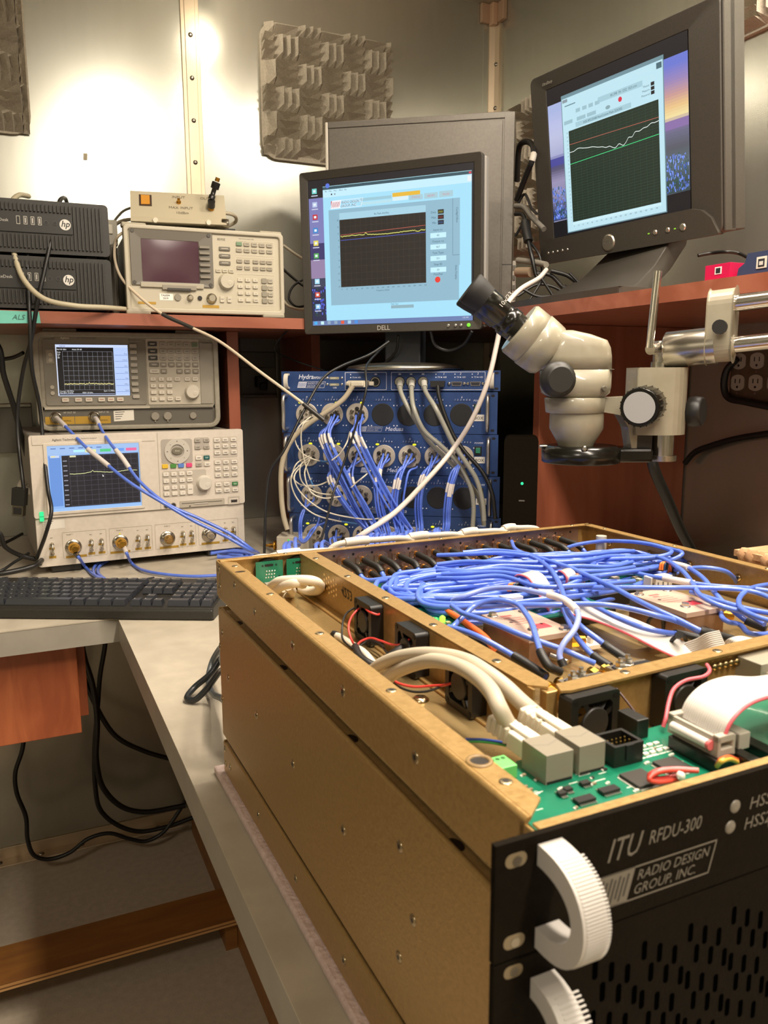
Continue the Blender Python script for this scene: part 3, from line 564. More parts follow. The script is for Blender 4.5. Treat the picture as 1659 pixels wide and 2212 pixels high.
keys(v, [(240, 149)], 13, 8, '#6f8a6a:.5', y=1); keys(v, [(x, 149) for x in (257, 274, 291, 308)]+[(x, 136) for x in (240, 257, 274, 291, 308)], 13, 8, '#a39b88:.5', ['-']*9, y=1)
keys(v, [(x, z) for z in (113, 99) for x in (240, 257, 276, 292, 307)], 12.5, 7.5, '#9d9582:.5', ['-']*10, y=1)
keys(v, [(x, z) for z in (73, 59, 44.5, 30) for x in (240, 257, 274)], 11.5, 7.5, '#c6beaa:.5', list('789456123')+['0', '.', '-'], y=1)
keys(v, [(294, z) for z in (73, 58, 44, 30)], 12, 11, '#8f8877:.5', y=1); keys(v, [(308, z) for z in (73, 58, 44, 30)], 11.5, 9.5, '#aaa28f:.5', ['-']*4, y=1); keys(v, [(199, 30), (215, 30)], 9.5, 13, '#c6beaa:.5', ['-']*2, y=1)
knob(v, 210, 68, 16, 12, '#bfb7a2:.45', y=1)
for x_, r_, m_ in ((104, 7.5, '#8b8475:.5'), (130, 6.5, 'm#a9a193:.3'), (151, 5, '#1c1916'), (176, 11, 'm#b5ad9d:.3')):
    b = MB(.001); b.lathe((x_, 1, 31), (0, -1, 0), [(r_, 0), (r_, 4), (r_*.75, 6), (r_*.6, 11)] if m_[0] == 'm' else [(r_, 0), (r_*.9, 3)], m_, 22); b.build('connector', v)
# amplifier box with sloping front, on top of it
v = thing('amplifier_box', (.258, 1.85, 1.60+.031), 'beige sloping amplifier box with orange switch on top of the old analyser', 'amplifier', -10, 0)
T_ = Matrix.Rotation(math.radians(0), 4, 'X')
b = MB(.001); b.pr([(-30, 0), (-18, 12), (22, 72), (100, 72), (100, 0)], 0, 198, '#b3a98f:.5', 'x'); b.build('body', v, .003, 3)
def slope(x, w, k=-.4):                     # local point on the sloping face, w mm up the slope
    u = Vector((0, 40, 60)).normalized(); n_ = Vector((0, -60, 40)).normalized(); return Vector((x, -18, 12))+u*w+n_*(-k)
su = tuple(Vector((0, 40, 60)).normalized())
b = MB(.001); b.quad([slope(18, 30), slope(44, 30), slope(44, 62), slope(18, 62)], '#3a2a20'); b.quad([slope(22, 34, -1.2), slope(40, 34, -2), slope(40, 58, -3.5), slope(22, 58, -3.5)], 'e#f09a28:.9'); b.build('rocker_switch', v, label='orange lit rocker switch')
b = MB(.001); b.text('INPUT', 7, slope(100, 56, -.6), '#6a6352', U=su, align='c'); b.text('OUT', 7, slope(156, 56, -.6), '#6a6352', U=su, align='c'); b.text('MAX INPUT', 7, slope(104, 26, -.6), '#6a6352', U=su, align='c'); b.text('10dBm', 7, slope(106, 12, -.6), '#6a6352', U=su, align='c'); b.build('lettering', v)
for p_, q_ in (((100, 44), 5), ((168, 30), 6)):
    b = MB(.001); b.lathe(slope(*p_, 0), (0, -54, 40), [(q_, 0), (q_, 3), (q_*.6, 4), (q_*.6, 10)], 'm#d09a3e:.25', 14); b.build('connector', v)
b = MB(.001); a0 = slope(168, 30, -8); b.lathe(a0, (.1, -54, 40), [(8, 0), (8, 14)], '#1d1a16:.3', 16); b.lathe(Vector(a0)+Vector((0, -4, 14)), (.35, -.1, 1), [(7, 0), (7, 8), (5, 9), (5, 22), (9, 23), (9, 36)], '#1d1a16:.3', 16); b.lathe(Vector(a0)+Vector((13, -8, 50)), (.35, -.2, 1), [(5, 0), (5, 8)], 'm#d09a3e:.25', 12); b.build('adapter_stack', v, label='black and brass adapter elbow')
for x_, z_ in ((50, 4), (160, 4)): b = MB(.001); b.lathe((x_, -28, z_), (0, -1, 0), [(6, 0), (5, 3)], '#d8cfb8:.4', 14); b.build('foot', v)
# things lying on the old analyser
b = MB(); b.box(.36, 1.86, 1.622, .50, 1.95, 1.630, '#24221e'); b.box(.40, 1.84, 1.6295, .48, 1.90, 1.634, '#1b1916'); top('black_pouch', b, 'flat black pouch lying on the old beige analyser', 'pouch')
b = MB(); b.lathe((.408, 1.815, 1.637), (.9, -.3, 0), [(.007, 0), (.009, .002), (.009, .02), (.006, .022), (.006, .035), (.010, .036), (.010, .05)], 'm#b0a898:.3', 18); top('coaxial_adapter', b, 'metal coaxial adapter lying on top of the old beige analyser', 'adapter')
b = MB(); b.box(.207, 1.90, 1.592, .235, 1.94, 1.645, '#9a9484:.5'); b.box(.209, 1.897, 1.615, .225, 1.90, 1.635, '#c9c2b0'); top('plug_adapter', b, 'grey box shaped plug standing between the black computers and the beige amplifier', 'plug', bevel=.003)
b = MB(); b.box(.211, 1.86, SZ+.001, .228, 1.94, SZ+.15, '#5a554a:.3'); top('glass_block', b, 'dark bottle shaped block between the black computers and the old analyser', 'block', bevel=.008)
# ================================================================ blue rack units in the corner
HA = math.radians(-34.5); HO = Vector((.553, 1.748, 1.095)); HX = Vector((math.cos(HA), math.sin(HA), 0)); HN = Vector((math.sin(HA), -math.cos(HA), 0))
def H(u, w, out=0): return HO+HX*(u/1000)+Vector((0, 0, w/1000))+HN*(out/1000)
def unit(name, u0, w0, h, label, wf=484):
    p = H(u0, w0); t = thing(name, p, label, 'rack unit', -34.5, 0, 'blue rack units stacked in the corner')
    b = MB(.001); b.box(22, 4, 1, wf-22, 330, h-1, '#223c70:.5'); b.build('case', t, .001)
    return t
hy = unit('rack_unit', -3, 182, 43.5, 'thin top blue rack unit with grey cables plugged in, under the centre screen')
b = MB(.001); b.box(0, 0, 0, 484, 4, 43.5, 'bluepanel')
b.text('Hydra', 10, (39, -.3, 27), '#d8dceb', shear=.2, bold=True); b.text('RFDU Series', 5, (74, -.3, 27), '#d8dceb', shear=.2, bold=True, w=34)
logo(b, 36, 7, 14, -.3, '#c9cbd6', '#3a5aa0', R=(1, 0, 0), U=(0, 0, 1))
for x0, x1 in ((145, 238), (248, 452)): b.ring(rr(x0, 2.5, x1, 41, 1, 1), rr(x0+1, 3.5, x1-1, 40, .8, 1), -.3, .2, '#c9cbd6')
for x_ in (158, 346, 387, 424):
    for dx, dz in ((0, 36), (0, 29.5), (12, 29.5)): b.pr(circ(x_+dx, dz, 1.2, 8), -.4, 0, '#e6e8f2')
    b.text('TX', 3.4, (x_+3, -.3, 28), '#d8dceb', shear=.2); b.text('HSS', 3.4, (x_+15, -.3, 28), '#d8dceb', shear=.2)
for x_, t_ in ((361, '1'), (397, '2'), (434, '3')): b.text(t_, 5, (x_, -.3, 34.5), '#d8dceb', shear=.2)
for x_ in (214, 267, 292, 318): b.pr(circ(x_, 36.5, 3.4, 10, 1.5), -.4, 0, '#c9cbd6')
b.text('USB', 3.4, (118, -.3, 6), '#d8dceb')
for x_, z_ in ((12, 38), (12, 5), (476, 38), (476, 5)): b.pr(rr(x_-4, z_-2.6, x_+4, z_+2.6, 2.5, 4), -.3, 0, '#0b0b10')
b.build('front_panel', hy, .0006)
for z_ in (28, 14):
    b = MB(.001); b.ring(rr(110, z_-2.4, 132, z_+3.2, 2, 3), rr(112, z_-.9, 130, z_+1.7, .8, 2), -.8, .2, '#93917f:.4'); b.box(113, -.5, z_, 129, 0, z_+1, '#e8e0c8'); b.build('usb_port', hy)
    for x_ in (105, 138): b = MB(.001); screwhead(b, (x_, 0, z_+1), (0, -1, 0), 3, 'm#d8d4cc:.25'); b.build('screw', hy)
for x_ in (213, 267, 292, 318):
    b = MB(.001); b.lathe((x_, 0, 20), (0, -1, 0), [(11.5, 0), (11.5, 1.5), (9.5, 1.6)], '#1a1a20:.35', 24); b.lathe((x_, -1.7, 20), (0, -1, 0), [(8.5, 0), (8, .8)], 'm#b8b4aa:.3' if x_ != 213 else '#07070a', 20); b.ring(circ(x_, 20, 10, 24), circ(x_, 20, 8.2, 24), -2.2, -1.4, 'm#b8b4aa:.3'); b.build('round_socket', hy)
for x_ in (391, 431):
    b = MB(.001); b.pr([(x_-12, 20), (x_+12, 20), (x_+9.5, 11), (x_-9.5, 11)], -1.6, 0, 'm#b8b4aa:.3'); b.pr([(x_-10, 18.6), (x_+10, 18.6), (x_+8, 12.3), (x_-8, 12.3)], -1.9, -1.5, '#26262e')
    for s_ in (-1, 1): b.lathe((x_+s_*16, 0, 16), (0, -1, 0), [(3.6, 0), (3.6, 3), (2, 4)], 'm#d8d4cc:.25', 10)
    b.build('serial_port', hy)
b = MB(.001); b.pr([(-22, 23), (22, 23), (19, 9), (-19, 9)], -22, -1, '#d5ccb6:.5'); b.box(-29, -10, 12, -22, -2, 21, '#d5ccb6'); b.box(22, -10, 12, 33, -2, 21, '#d5ccb6'); b.box(-14, -30, 11, 14, -20, 21, '#d5ccb6:.5'); 
o = b.build('plug', None, .002); o.parent = hy; o.location = (.178, 0, 0); o['label'] = 'cream D-shaped plug'
b = MB(.001); b.pr([(-16, 22), (16, 22), (14, 9), (-14, 9)], -18, -1, '#1c1b19:.45'); o = b.build('plug', None, .002); o.parent = hy; o.location = (.351, 0, 0); o['label'] = 'black D-shaped plug'
def strap(t, x, z0, z1, w, m, out=24, name='handle'):
    b = MB(.001); n = 12; hh = z1-z0; O = []; I = []
    for i in range(n+1):
        a = PI*i/n; O.append((-out*max(0,math.sin(a))**.6, z0+hh/2-hh/2*math.cos(a))); I.append((-(out-4)*max(0, math.sin(a))**.6, z0+hh/2-(hh/2-4)*math.cos(a)))
    b.pr(O+I[::-1], x, x+w, m, 'x'); b.build(name, t, .0006)
strap(hy, 10, 5, 39, 9, '#cfc8ba:.4', 20); strap(hy, 462, 5, 39, 9, '#cfc8ba:.4', 20)
def rodhandle(t, x, z0, z1):
    b = MB(.001); b.tube([(x, 2, z0+4), (x, -20, z0+4), (x, -27, z0+9), (x, -27, (z0+z1)/2), (x, -27, z1-9), (x, -20, z1-4), (x, 2, z1-4)], 4, 'm#cfccc6:.35', 10, 5); b.build('handle', t)
plates = {0: (1, 1, 1, 0, 0, 0, 0), 1: (1, 1, 1, 1, 1, 1, 1), 2: (1, 1, 1, 1, 0, 0, 0), 3: (1, 1, 1, 1, 1, 1, 0)}
lit = {0: ((0, 1), (1, 5), (2, 5)), 1: ((0, 4), (1, 5), (2, 4), (3, 1), (4, 5)), 2: ((1, 1),), 3: ((0, 1), (1, 6), (5, 1))}
PX = (58, 116, 173, 230, 287, 345, 403)
ml = ['blue rack unit directly under the thin top one, with three filled plates at its left', 'second tall blue rack unit from above with all seven plates wired', 'third tall blue rack unit from above, mostly behind blue cables', 'lowest tall blue rack unit behind the gold chassis rim']
for k in range(4):
    u0 = (-4, -1, 4, 8)[k]; w0 = 181-91.2*(k+1)
    t = unit('rack_unit', u0, w0, 90, ml[k], 480)
    b = MB(.001); b.box(0, 0, 0, 480, 4, 90, 'bluepanel')
    for i, x_ in enumerate(PX):
        b.text(str(i), 4.5, (x_, -.3, 77), '#d8dceb', align='c', shear=.2); b.box(x_-18, -.3, 70.6, x_+20, 0, 71.2, '#1c1f30')
        for q in range(6): b.text(str(q+1), 3.6, (x_-15+q*6.4, -.3, 72), '#cdd2e6', align='c', shear=.2)
        for dx, dz in ((-25, 20), (25, 20), (-25, -24), (25, -24)): b.pr(circ(x_+dx, 41+dz, 1.4, 8), -.5, 0, '#d6d9e6')
    b.text('Medusa', 9.5, (235, -.3, 5.5), '#cdd2e6', shear=.25); logo(b, 176, 3.6, 11.5, -.3, '#a9acb8', '#3a5aa0')
    b.text('POWER', 4, (438, -.3, 70), '#cdd2e6', align='c', shear=.25)
    for x_, z_ in ((12, 82), (12, 8), (470, 82), (470, 8)): b.pr(rr(x_-4, z_-2.6, x_+4, z_+2.6, 2.5, 4), -.3, 0, '#0b0b10')
    b.build('front_panel', t, .0006)
    for i, x_ in enumerate(PX):
        b = MB(.001)
        if plates[k][i]:
            b.lathe((x_, 0, 41), (0, -1, 0), [(25, 0), (25, 2), (24, 2.6)], 'silverplate', 32)
            for q in range(6):
                a = q*PI/3+.5; b.lathe((x_+13*math.cos(a), -2, 41+13*math.sin(a)), (0, -1, 0), [(4.6, 0), (4.4, 5), (3, 6), (2.4, 9)], 'm#b9b3a6:.25' if (i+k+q) % 3 else '#1c1a18:.4', 10)
            b.lathe((x_, -2, 41), (0, -1, 0), [(3, 0), (2.6, 2)], 'm#b9b3a6:.25', 10); b.build('connector_plate', t)
        else: b.lathe((x_, .2, 41), (0, -1, 0), [(25, 0), (24.5, .5), (22, .3)], '#191a1c:.7', 32); b.build('blank_hole', t)
    for g, q in lit[k]:
        b = MB(.001); x_ = PX[g]-15+(q-1)*6.4; b.pr(circ(x_, 67, 4.2, 12, 2.3), -1, 0, 'e#f4ee2a:1.1'); b.build('indicator', t)
    b = MB(.001); b.box(429, -2, 45, 445, 0, 65, '#101216'); b.box(432, -4.5, 50, 442, -1.5, 62, '#2f7a60:.35'); b.build('power_switch', t, .0006, label='dark green rocker switch')
    b = MB(.001); b.box(429, -.6, 28, 452, 0, 42, '#d9d5cc:.5'); b.text('BOX', 6.6, (440.5, -.9, 31.5), '#4a4844', align='c', bold=True); b.build('sticker', t)
    rodhandle(t, 12, 5, 86); rodhandle(t, 460, 5, 86)
    if k == 3:
        for x_ in (60, 400): b = MB(.001); b.box(x_, 20, -8, x_+30, 50, 0, '#15140f'); b.build('foot', t)
# ================================================================ centre screen
def stdkeys(mb): pass
mo = thing('computer_monitor', (.619, 1.785, 1.406), 'black computer monitor on a silver foot above the blue rack, light blue test window', 'monitor', -48.8, -2)
b = MB(.001); b.ring(rr(0, -2, 420, 345, 6, 3), rr(19, 17, 401, 327, 1, 3), 0, 18, 'monitor_dark', a2=5)
b.build('bezel', mo, .002, 3)
b = MB(.001); b.box(3, 17, 1, 417, 34, 342, 'monitor_dark'); b.pr([(60, 34), (360, 34), (330, 70), (90, 70)], 50, 290, 'monitor_dark', 'z'); b.build('back_shell', mo, .004)
b = MB(.001); b.box(417, 16, 4, 424, 36, 340, '#8d8a84:.4'); b.build('side_strip', mo, .003)
S = lambda x0, z0, x1, z1, m, y=4.4: rect(b, x0, z0, x1, z1, y, m)
b = MB(.001)
S(19, 17, 401, 327, 'e#1a1820', 5)
S(20, 195, 56, 290, 'e#8f8fd0:.75', 4.8); S(20, 160, 56, 195, 'e#3c3568', 4.8); S(20, 120, 56, 160, 'e#a58fb8:.8', 4.8); S(20, 100, 56, 120, 'e#3a3f58', 4.8); S(20, 27, 56, 100, 'e#262a4c', 4.8)
for i in range(60):
    x_ = random.uniform(21, 54); z_ = random.uniform(30, 96); S(x_, z_, x_+2.4, z_+random.uniform(2, 6), random.choice(['e#4a58d8', 'e#5f6ae8', 'e#2d4a3a']), 4.7)
S(20, 17, 400, 27, 'e#6a7fb0', 4.6)
S(56, 27, 397, 312, 'e#a6e0f8'); S(56, 289, 397, 312, 'e#c4ecfb', 4.3); S(56, 305, 397, 312, 'e#35525e', 4.2); S(56, 311, 397, 312, 'e#a8dce8', 4.1)
S(69, 60, 370, 262, 'e#8fb8cc', 4.2); S(356, 262, 372, 130, 'e#8fb8cc', 4.1); S(356, 150, 357, 262, 'e#6a8c9c', 4); S(356, 150, 371, 151, 'e#6a8c9c', 4)
S(95, 240, 297, 254, 'e#a6d2e4', 4.1); S(95, 98, 297, 240, 'e#211c1a', 4.1)
b.k = .001
grid(b, 96, 99, 296, 239, 16, 10, .4, 4.0, 'e#443f3c')
trace(b, [(97, 208), (296, 214)], .8, 3.9, 'e#d86a5a'); trace(b, [(97, 197), (296, 200)], .8, 3.9, 'e#5a6ae0')
r_ = random.Random(2); pts = [(97+199*i/110, 204.5+1.2*math.sin(i*.08)+(3 if abs(i-34) < 2 else 0)+r_.uniform(-.7, .7)*(1.6 if i > 95 else 1)-(2 if 97 < i < 104 else 0)) for i in range(111)]
trace(b, pts, 1.3, 3.8, 'e#eef07a')
b.text('Rx Path Att/No', 4, (196, 3.9, 244), 'e#3a5566', align='c')
for i in range(11): b.text(str(20-4*i), 3.2, (93, 3.9, 238-i*14), 'e#3a5566', align='r')
for i in range(17): b.text(str(i*20), 2.8, (97+i*12.4, 3.9, 92), 'e#3a5566', align='c')
b.text('Frequency (GHz)', 3.2, (196, 3.9, 86), 'e#3a5566', align='c')
b.text('Config/Offset', 4, (364, 3.9, 244), 'e#3a5566', R=(0, 0, -1), U=(1, 0, 0)); b.text('Data Display', 4, (362, 3.9, 130), 'e#3a5566', R=(0, 0, -1), U=(1, 0, 0))
logo(b, 74, 264, 17, 4, 'e#f4f6fa', 'e#c23040'); S(75.5, 265, 96, 280, 'e#d8364a', 3.95)
for i in range(7): S(77+i*2.6, 266.5+(i % 2)*2, 78.4+i*2.6, 277+(i % 2)*2, 'e#f4f6fa', 3.9)
b.text('RADIO DESIGN', 5, (101, 3.8, 273), 'e#5a5f70', shear=.2, w=42); b.text('GROUP, INC.', 5, (99.5, 3.8, 266), 'e#5a5f70', shear=.2, w=38)
for x0, z0, x1, z1, c_ in ((146, 266, 220, 272, 'e#b8e0ec'), (146, 274, 220, 280, 'e#9cc8d8'), (222, 268, 258, 276, 'e#d8eef4'), (222, 276, 285, 284, 'e#e8b83a'), (260, 266, 291, 276, 'e#a8ccd8'), (294, 266, 324, 277, 'e#a8ccd8'), (327, 266, 357, 278, 'e#a8ccd8')): S(x0, z0, x1, z1, c_, 4.0)
for x_, t_ in ((275, 'STATUS'), (309, 'ABORT'), (342, 'PAUSE')): b.text(t_, 3.8, (x_, 3.8, 269.5), 'e#d07a86', align='c')
for i, (t_, z_) in enumerate((('Input no', 201), ('Output no', 178), ('Test Type', 155), ('Step ID', 132))):
    b.text(t_, 4.4, (324, 3.8, z_), 'e#3f5f70', align='c'); S(307, z_-14, 342, z_-4, 'e#c6f0fc', 4.0); b.text(('40', '467', 'S21', '30')[i], 4, (324, 3.8, z_-11), 'e#4a6474', align='c')
b.text('Pass/Fail', 4.4, (324, 3.8, 112), 'e#3f5f70', align='c'); b.pr(circ(323, 103, 6, 20), 3.6, 4.1, 'e#e8382c')
for i, (t_, c_) in enumerate((('Data', 'e#d8e04a'), ('Max', 'e#c83a3a'), ('Min', 'e#4a8ae0'))):
    b.text(t_, 4.4, (320, 3.8, 236-i*10.5), 'e#3f5f70', align='r'); S(324, 234-i*10.5, 337, 242.5-i*10.5, 'e#1c1a20', 4.0); trace(b, [(325+i2*2, 236-i*10.5+(4 if i2 % 2 else 0)) for i2 in range(6)], .9, 3.8, c_)
b.text('Data Type', 3, (215, 3.8, 56), 'e#3f5f70'); S(215, 48, 268, 54.5, 'e#8fb0bc', 4.1)
for z_, c_ in ((304, 'e#6fd0c8'), (276, 'e#b8c8e8'), (250, 'e#c8303a'), (222, 'e#3a8ad0'), (195, 'e#e8d85a'), (168, 'e#58b058'), (113, 'e#a8e0f8'), (84, 'e#d8503a'), (58, 'e#90c8f0')):
    S(29, z_-5, 41, z_+6, c_, 4.3); S(32, z_-2, 38, z_+3, 'e#e8f0f8', 4.2); S(27, z_-10, 43, z_-8, 'e#d0d4e8', 4.3)
b.pr(circ(68, 313, 5, 14), 4, 4.3, 'e#5a78e0')
for i, c_ in enumerate(('e#4ab0f0', 'e#c8f0f0', 'e#90a8c0', 'e#90a8c0', 'e#e85a3a', 'e#a8d0e8', 'e#4a90e0')): S(24+i*17, 19, 32+i*17, 26, c_, 4.4)
for x_ in (60, 70, 82, 95, 108): b.text('Menu'[:2+(x_ % 3)], 3, (x_+1, 4, 300), 'e#30505e')
S(76, 293, 79, 296, 'e#1a1a20', 4.1); S(84, 293, 87, 296, 'e#7a8a96', 4.1); S(391, 306, 396, 310, 'e#d8485a', 4.0); S(388, 292, 396, 302, 'e#e8f0f4', 4.1)
b.text('1:52 PM', 3, (384, 4.2, 22), 'e#e8eef8', align='c')
b.build('screen', mo)
b = MB(.001); b.text('DELL', 10, (198, -.6, 3), '#b5b1a8:.3', align='c', bold=True); b.build('lettering', mo)
for x_ in (348, 364, 376): b = MB(.001); b.lathe((x_, 0, 8), (0, -1, 0), [(3.2, 0), (3.2, 1.5), (2, 2.2)], 'm#d8d4ca:.3', 14); b.build('button', mo)
b = MB(.001); b.lathe((393, 0, 8), (0, -1, 0), [(4, 0), (4, 1.5), (2.5, 2.4)], 'e#86f03a', 16); b.build('power_button', mo, label='glowing green power button')
# foot of the centre screen, in the same tilted frame
T_ = Matrix.Rotation(math.radians(-48.8), 4, 'Z'); inv = lambda p: (mo.matrix_basis.inverted() @ Vector(p))
bpy.context.view_layer.update(); IM = mo.matrix_world.inverted()
bc = Vector((.822, 1.678, 1.3215))
b = MB(T=IM); b.lathe(bc, (0, 0, 1), [(.125, 0), (.135, .003), (.128, .010), (.09, .016), (.05, .018)], 'm#a8a498:.35', 48); b.build('stand_base', mo)
b = MB(T=IM @ Matrix.Translation(bc) @ Matrix.Rotation(math.radians(-42), 4, 'Z')); b.box(-.042, -.02, .012, .042, .03, .22, '#2a2d33:.45'); b.build('stand_neck', mo, .004)
# ================================================================ large screen on the right shelf
rm = thing('computer_monitor', (1.097, 1.546, 1.553), 'large dark grey computer monitor on the right shelf, rising white curve on screen', 'monitor', -82.7, -6.9)
DK = 'monitor_dark'
b = MB(.001); O = rr(-4, 2, 458, 380, 12, 4); I = rr(38, 52, 389, 348, 1, 4); b.ring(O, I, 0, 22, DK, a2=6); b.build('bezel', rm, .003, 3)
b = MB(.001); b.pr([(10, 18), (445, 18), (430, 60), (60, 60)], 8, 372, DK, 'z'); b.box(458, 3, 4, 462, 34, 378, DK); b.box(-8, 20, 6, 462, 60, 378, DK); b.build('back_shell', rm, .006)
b = MB(.001); b.pr([(2, 0), (456, 0), (440, 30), (420, 46), (398, 52), (30, 50), (14, 36)], -7, 6, DK); b.build('chin', rm, .006, 3)
b = MB(.001); b.lathe((203, -6, 20), (0, -1, 0), [(17, 0), (17, 2), (14, 3.5)], 'm#bdb8ac:.35', 32); b.text('DELL', 8, (203, -9.7, 16.5), '#5c5850', align='c', bold=True); b.build('badge', rm, label='round silver badge')
for x_ in (30, 44, 58, 73, 88): b = MB(.001); b.lathe((x_, -6, 22), (0, -1, 0), [(3.2, 0), (3.2, 1.6), (1.8, 2.4)], 'm#d8d4ca:.3', 14); b.build('button', rm)
for x_, r_ in ((319, 5), (348, 5), (381, 7)): b = MB(.001); b.lathe((x_, -6, 23), (0, -1, 0), [(r_, 0), (r_, 2), (r_*.7, 3)], 'm#d8d4ca:.3', 18); b.build('button', rm)
for x_ in (304, 364): b = MB(.001); b.box(x_-2, -7.6, 22, x_+2, -6.5, 24, 'e#9ae03a'); b.box(x_+4, -7.3, 22.7, x_+9, -6.8, 23.3, '#6a665e'); b.build('indicator', rm)
b = MB(.001); b.text('UltraSharp', 6, (33, -.5, 357), '#9a958a', w=30, shear=.1); b.build('lettering', rm)
b = MB(.001); S = lambda x0, z0, x1, z1, m, y=4.4: rect(b, x0, z0, x1, z1, y, m)
S(38, 52, 389, 348, 'e#100e16', 6)
b.quad([(40, 5.6, 84), (389, 5.6, 86), (389, 5.6, 316), (40, 5.6, 314)], 'e#8f8fb0')
for x0, x1 in ((40, 84), (337, 389)):
    R2 = x0 > 200; bands = ((316, 290, 'e#6a78d0', 'e#a8b4e0'), (290, 262, 'e#9a84b8', 'e#b8bee4'), (262, 245, 'e#c89a94', 'e#bcc0e0'), (245, 225, 'e#e8c088', 'e#b4b8d8'), (225, 212, 'e#f0dca0', 'e#a8acd0'), (212, 200, 'e#8a70a8', 'e#4a4a98'), (200, 180, 'e#6a6a84', 'e#55506e'), (180, 150, 'e#585a64', 'e#9a92b4'), (150, 120, 'e#5a6a74', 'e#8a86aa'), (120, 86, 'e#35484a', 'e#33406a'))
    kc = [((z1_+z0_)/2, hexc((ca if R2 else cb)[1:])) for z1_, z0_, ca, cb in bands]
    for i in range(46):
        zz = 316-i*5; j_ = next((q for q in range(len(kc)-1) if kc[q+1][0] <= zz-2.5), len(kc)-2); f_ = min(1, max(0, (kc[j_][0]-zz+2.5)/(kc[j_][0]-kc[j_+1][0])))
        if abs(zz-205) < 8: f_ = round(f_)
        c_ = [kc[j_][1][q]*(1-f_)+kc[j_+1][1][q]*f_ for q in range(3)]; hx = 'e#'+''.join('%02x' % max(0, min(255, round(255*(12.92*v if v <= .0031308 else 1.055*v**(1/2.4)-.055)))) for v in c_)
        S(x0, zz-5, x1, zz, hx, 5.4)
    for i in range(230):
        x_ = random.uniform(x0+1, x1-3); z_ = 88+62*random.random()**1.4; S(x_, z_, x_+random.uniform(1, 2.4), z_+random.uniform(2, 7), random.choice(['e#6a8af0', 'e#8aa4f8', 'e#4a68d8', 'e#2f5a48', 'e#3a4a50']), 5.2)
S(80, 56, 338, 325, 'e#6f8f9a', 5.0); S(82, 58, 336, 318, 'e#bfe4f0', 4.8); S(97, 70, 326, 75, 'e#cdeef6', 4.7)
S(98, 76, 325, 254, 'e#1c2c22', 4.6); grid(b, 98, 76, 325, 254, 15, 34, .35, 4.4, 'e#3f5a48')
trace(b, [(98, 228), (325, 224)], 1, 4.2, 'e#b86a5a'); trace(b, [(98, 190), (325, 195)], 1.1, 4.2, 'e#4ae08a')
r_ = random.Random(5)
pts = [(98, 216), (110, 216), (122, 219), (138, 216), (150, 214), (162, 213), (176, 209), (188, 207), (196, 204), (206, 204), (212, 201), (220, 198), (230, 203), (240, 201), (247, 205), (254, 212), (262, 211), (270, 218), (280, 217), (290, 220), (298, 220), (308, 224), (316, 223), (325, 224)]
pts = [(a, z_+(-3 if a < 240 else -6)) for a, z_ in pts]; P3 = crom([(a, 0, z_) for a, z_ in pts], 4); trace(b, [(p[0], p[2]) for p in P3], 1.2, 4.1, 'e#e8f4ee')
b.text('85.398  IN  DS2  023.cmr', 4.5, (245, 4.3, 289), 'e#4a6470', align='c'); S(180, 286, 290, 296, 'e#a6ccd8', 4.5); S(118, 257, 262, 266, 'e#a6ccd8', 4.5); b.text('HSS RF2/2048 NonComm Path 2SX302', 4.5, (190, 4.3, 259), 'e#33505e', align='c')
for x_ in (120, 138, 155, 172): S(x_, 284, x_+12, 291, 'e#9cc0cc', 4.5)
for x_ in (86, 122, 150): S(x_, 268, x_+24, 275, 'e#9cc0cc', 4.5)
b.pr(circ(236, 278, 4.5, 16), 4.1, 4.5, 'e#d8304a'); b.pr(circ(205, 272, 6, 16, 3.5), 4.2, 4.5, 'e#8aa8b0')
for i in range(3): b.text('Measured'[:6+i], 3.6, (306, 4.3, 282-i*7.5), 'e#4a6470', align='r'); S(309, 281-i*7.5, 317, 287-i*7.5, 'e#1c1a20', 4.3)
for i in range(18): b.text(str(i*20), 2.6, (101+i*12.6, 4.3, 66), 'e#4a6470', align='c')
for i in range(24): b.text(str(30-i), 2.6, (95, 4.3, 250-i*7.5), 'e#4a6470', align='r')
S(84, 310, 98, 316, 'e#8a9aa4', 4.6); S(322, 305, 334, 315, 'e#4a6a74', 4.6); S(90, 302, 120, 304, 'e#6a8a96', 4.5)
b.build('screen', rm)
bpy.context.view_layer.update(); IM = rm.matrix_world.inverted()
b = MB(T=IM); c = Vector((1.13, 1.30, SZ+.0005)); b.pr([(c.x-.19, c.y-.20), (c.x-.205, c.y), (c.x-.19, c.y+.20), (c.x+.10, c.y+.18), (c.x+.10, c.y-.18)], SZ, SZ+.016, DK, 'z'); b.build('stand_base', rm, .006, 3)
b = MB(T=IM)
prof = [(-.15, .012, .17), (-.10, .03, .14), (-.03, .07, .105), (.02, .12, .09), (.03, .26, .085)]
V = []; F = []
for dx, dz, hw in prof: V += [(c.x+dx, c.y-hw, SZ+dz), (c.x+dx, c.y+hw, SZ+dz), (c.x+dx+.05, c.y+hw*.9, SZ+dz-.004), (c.x+dx+.05, c.y-hw*.9, SZ+dz-.004)]
for i in range(len(prof)-1):
    for j in range(4): F.append((i*4+j, i*4+(j+1) % 4, (i+1)*4+(j+1) % 4, (i+1)*4+j))
F += [(0, 1, 2, 3), tuple(range(19, 15, -1))]; b.add(V, F, DK, True); b.build('stand_neck', rm, .003)
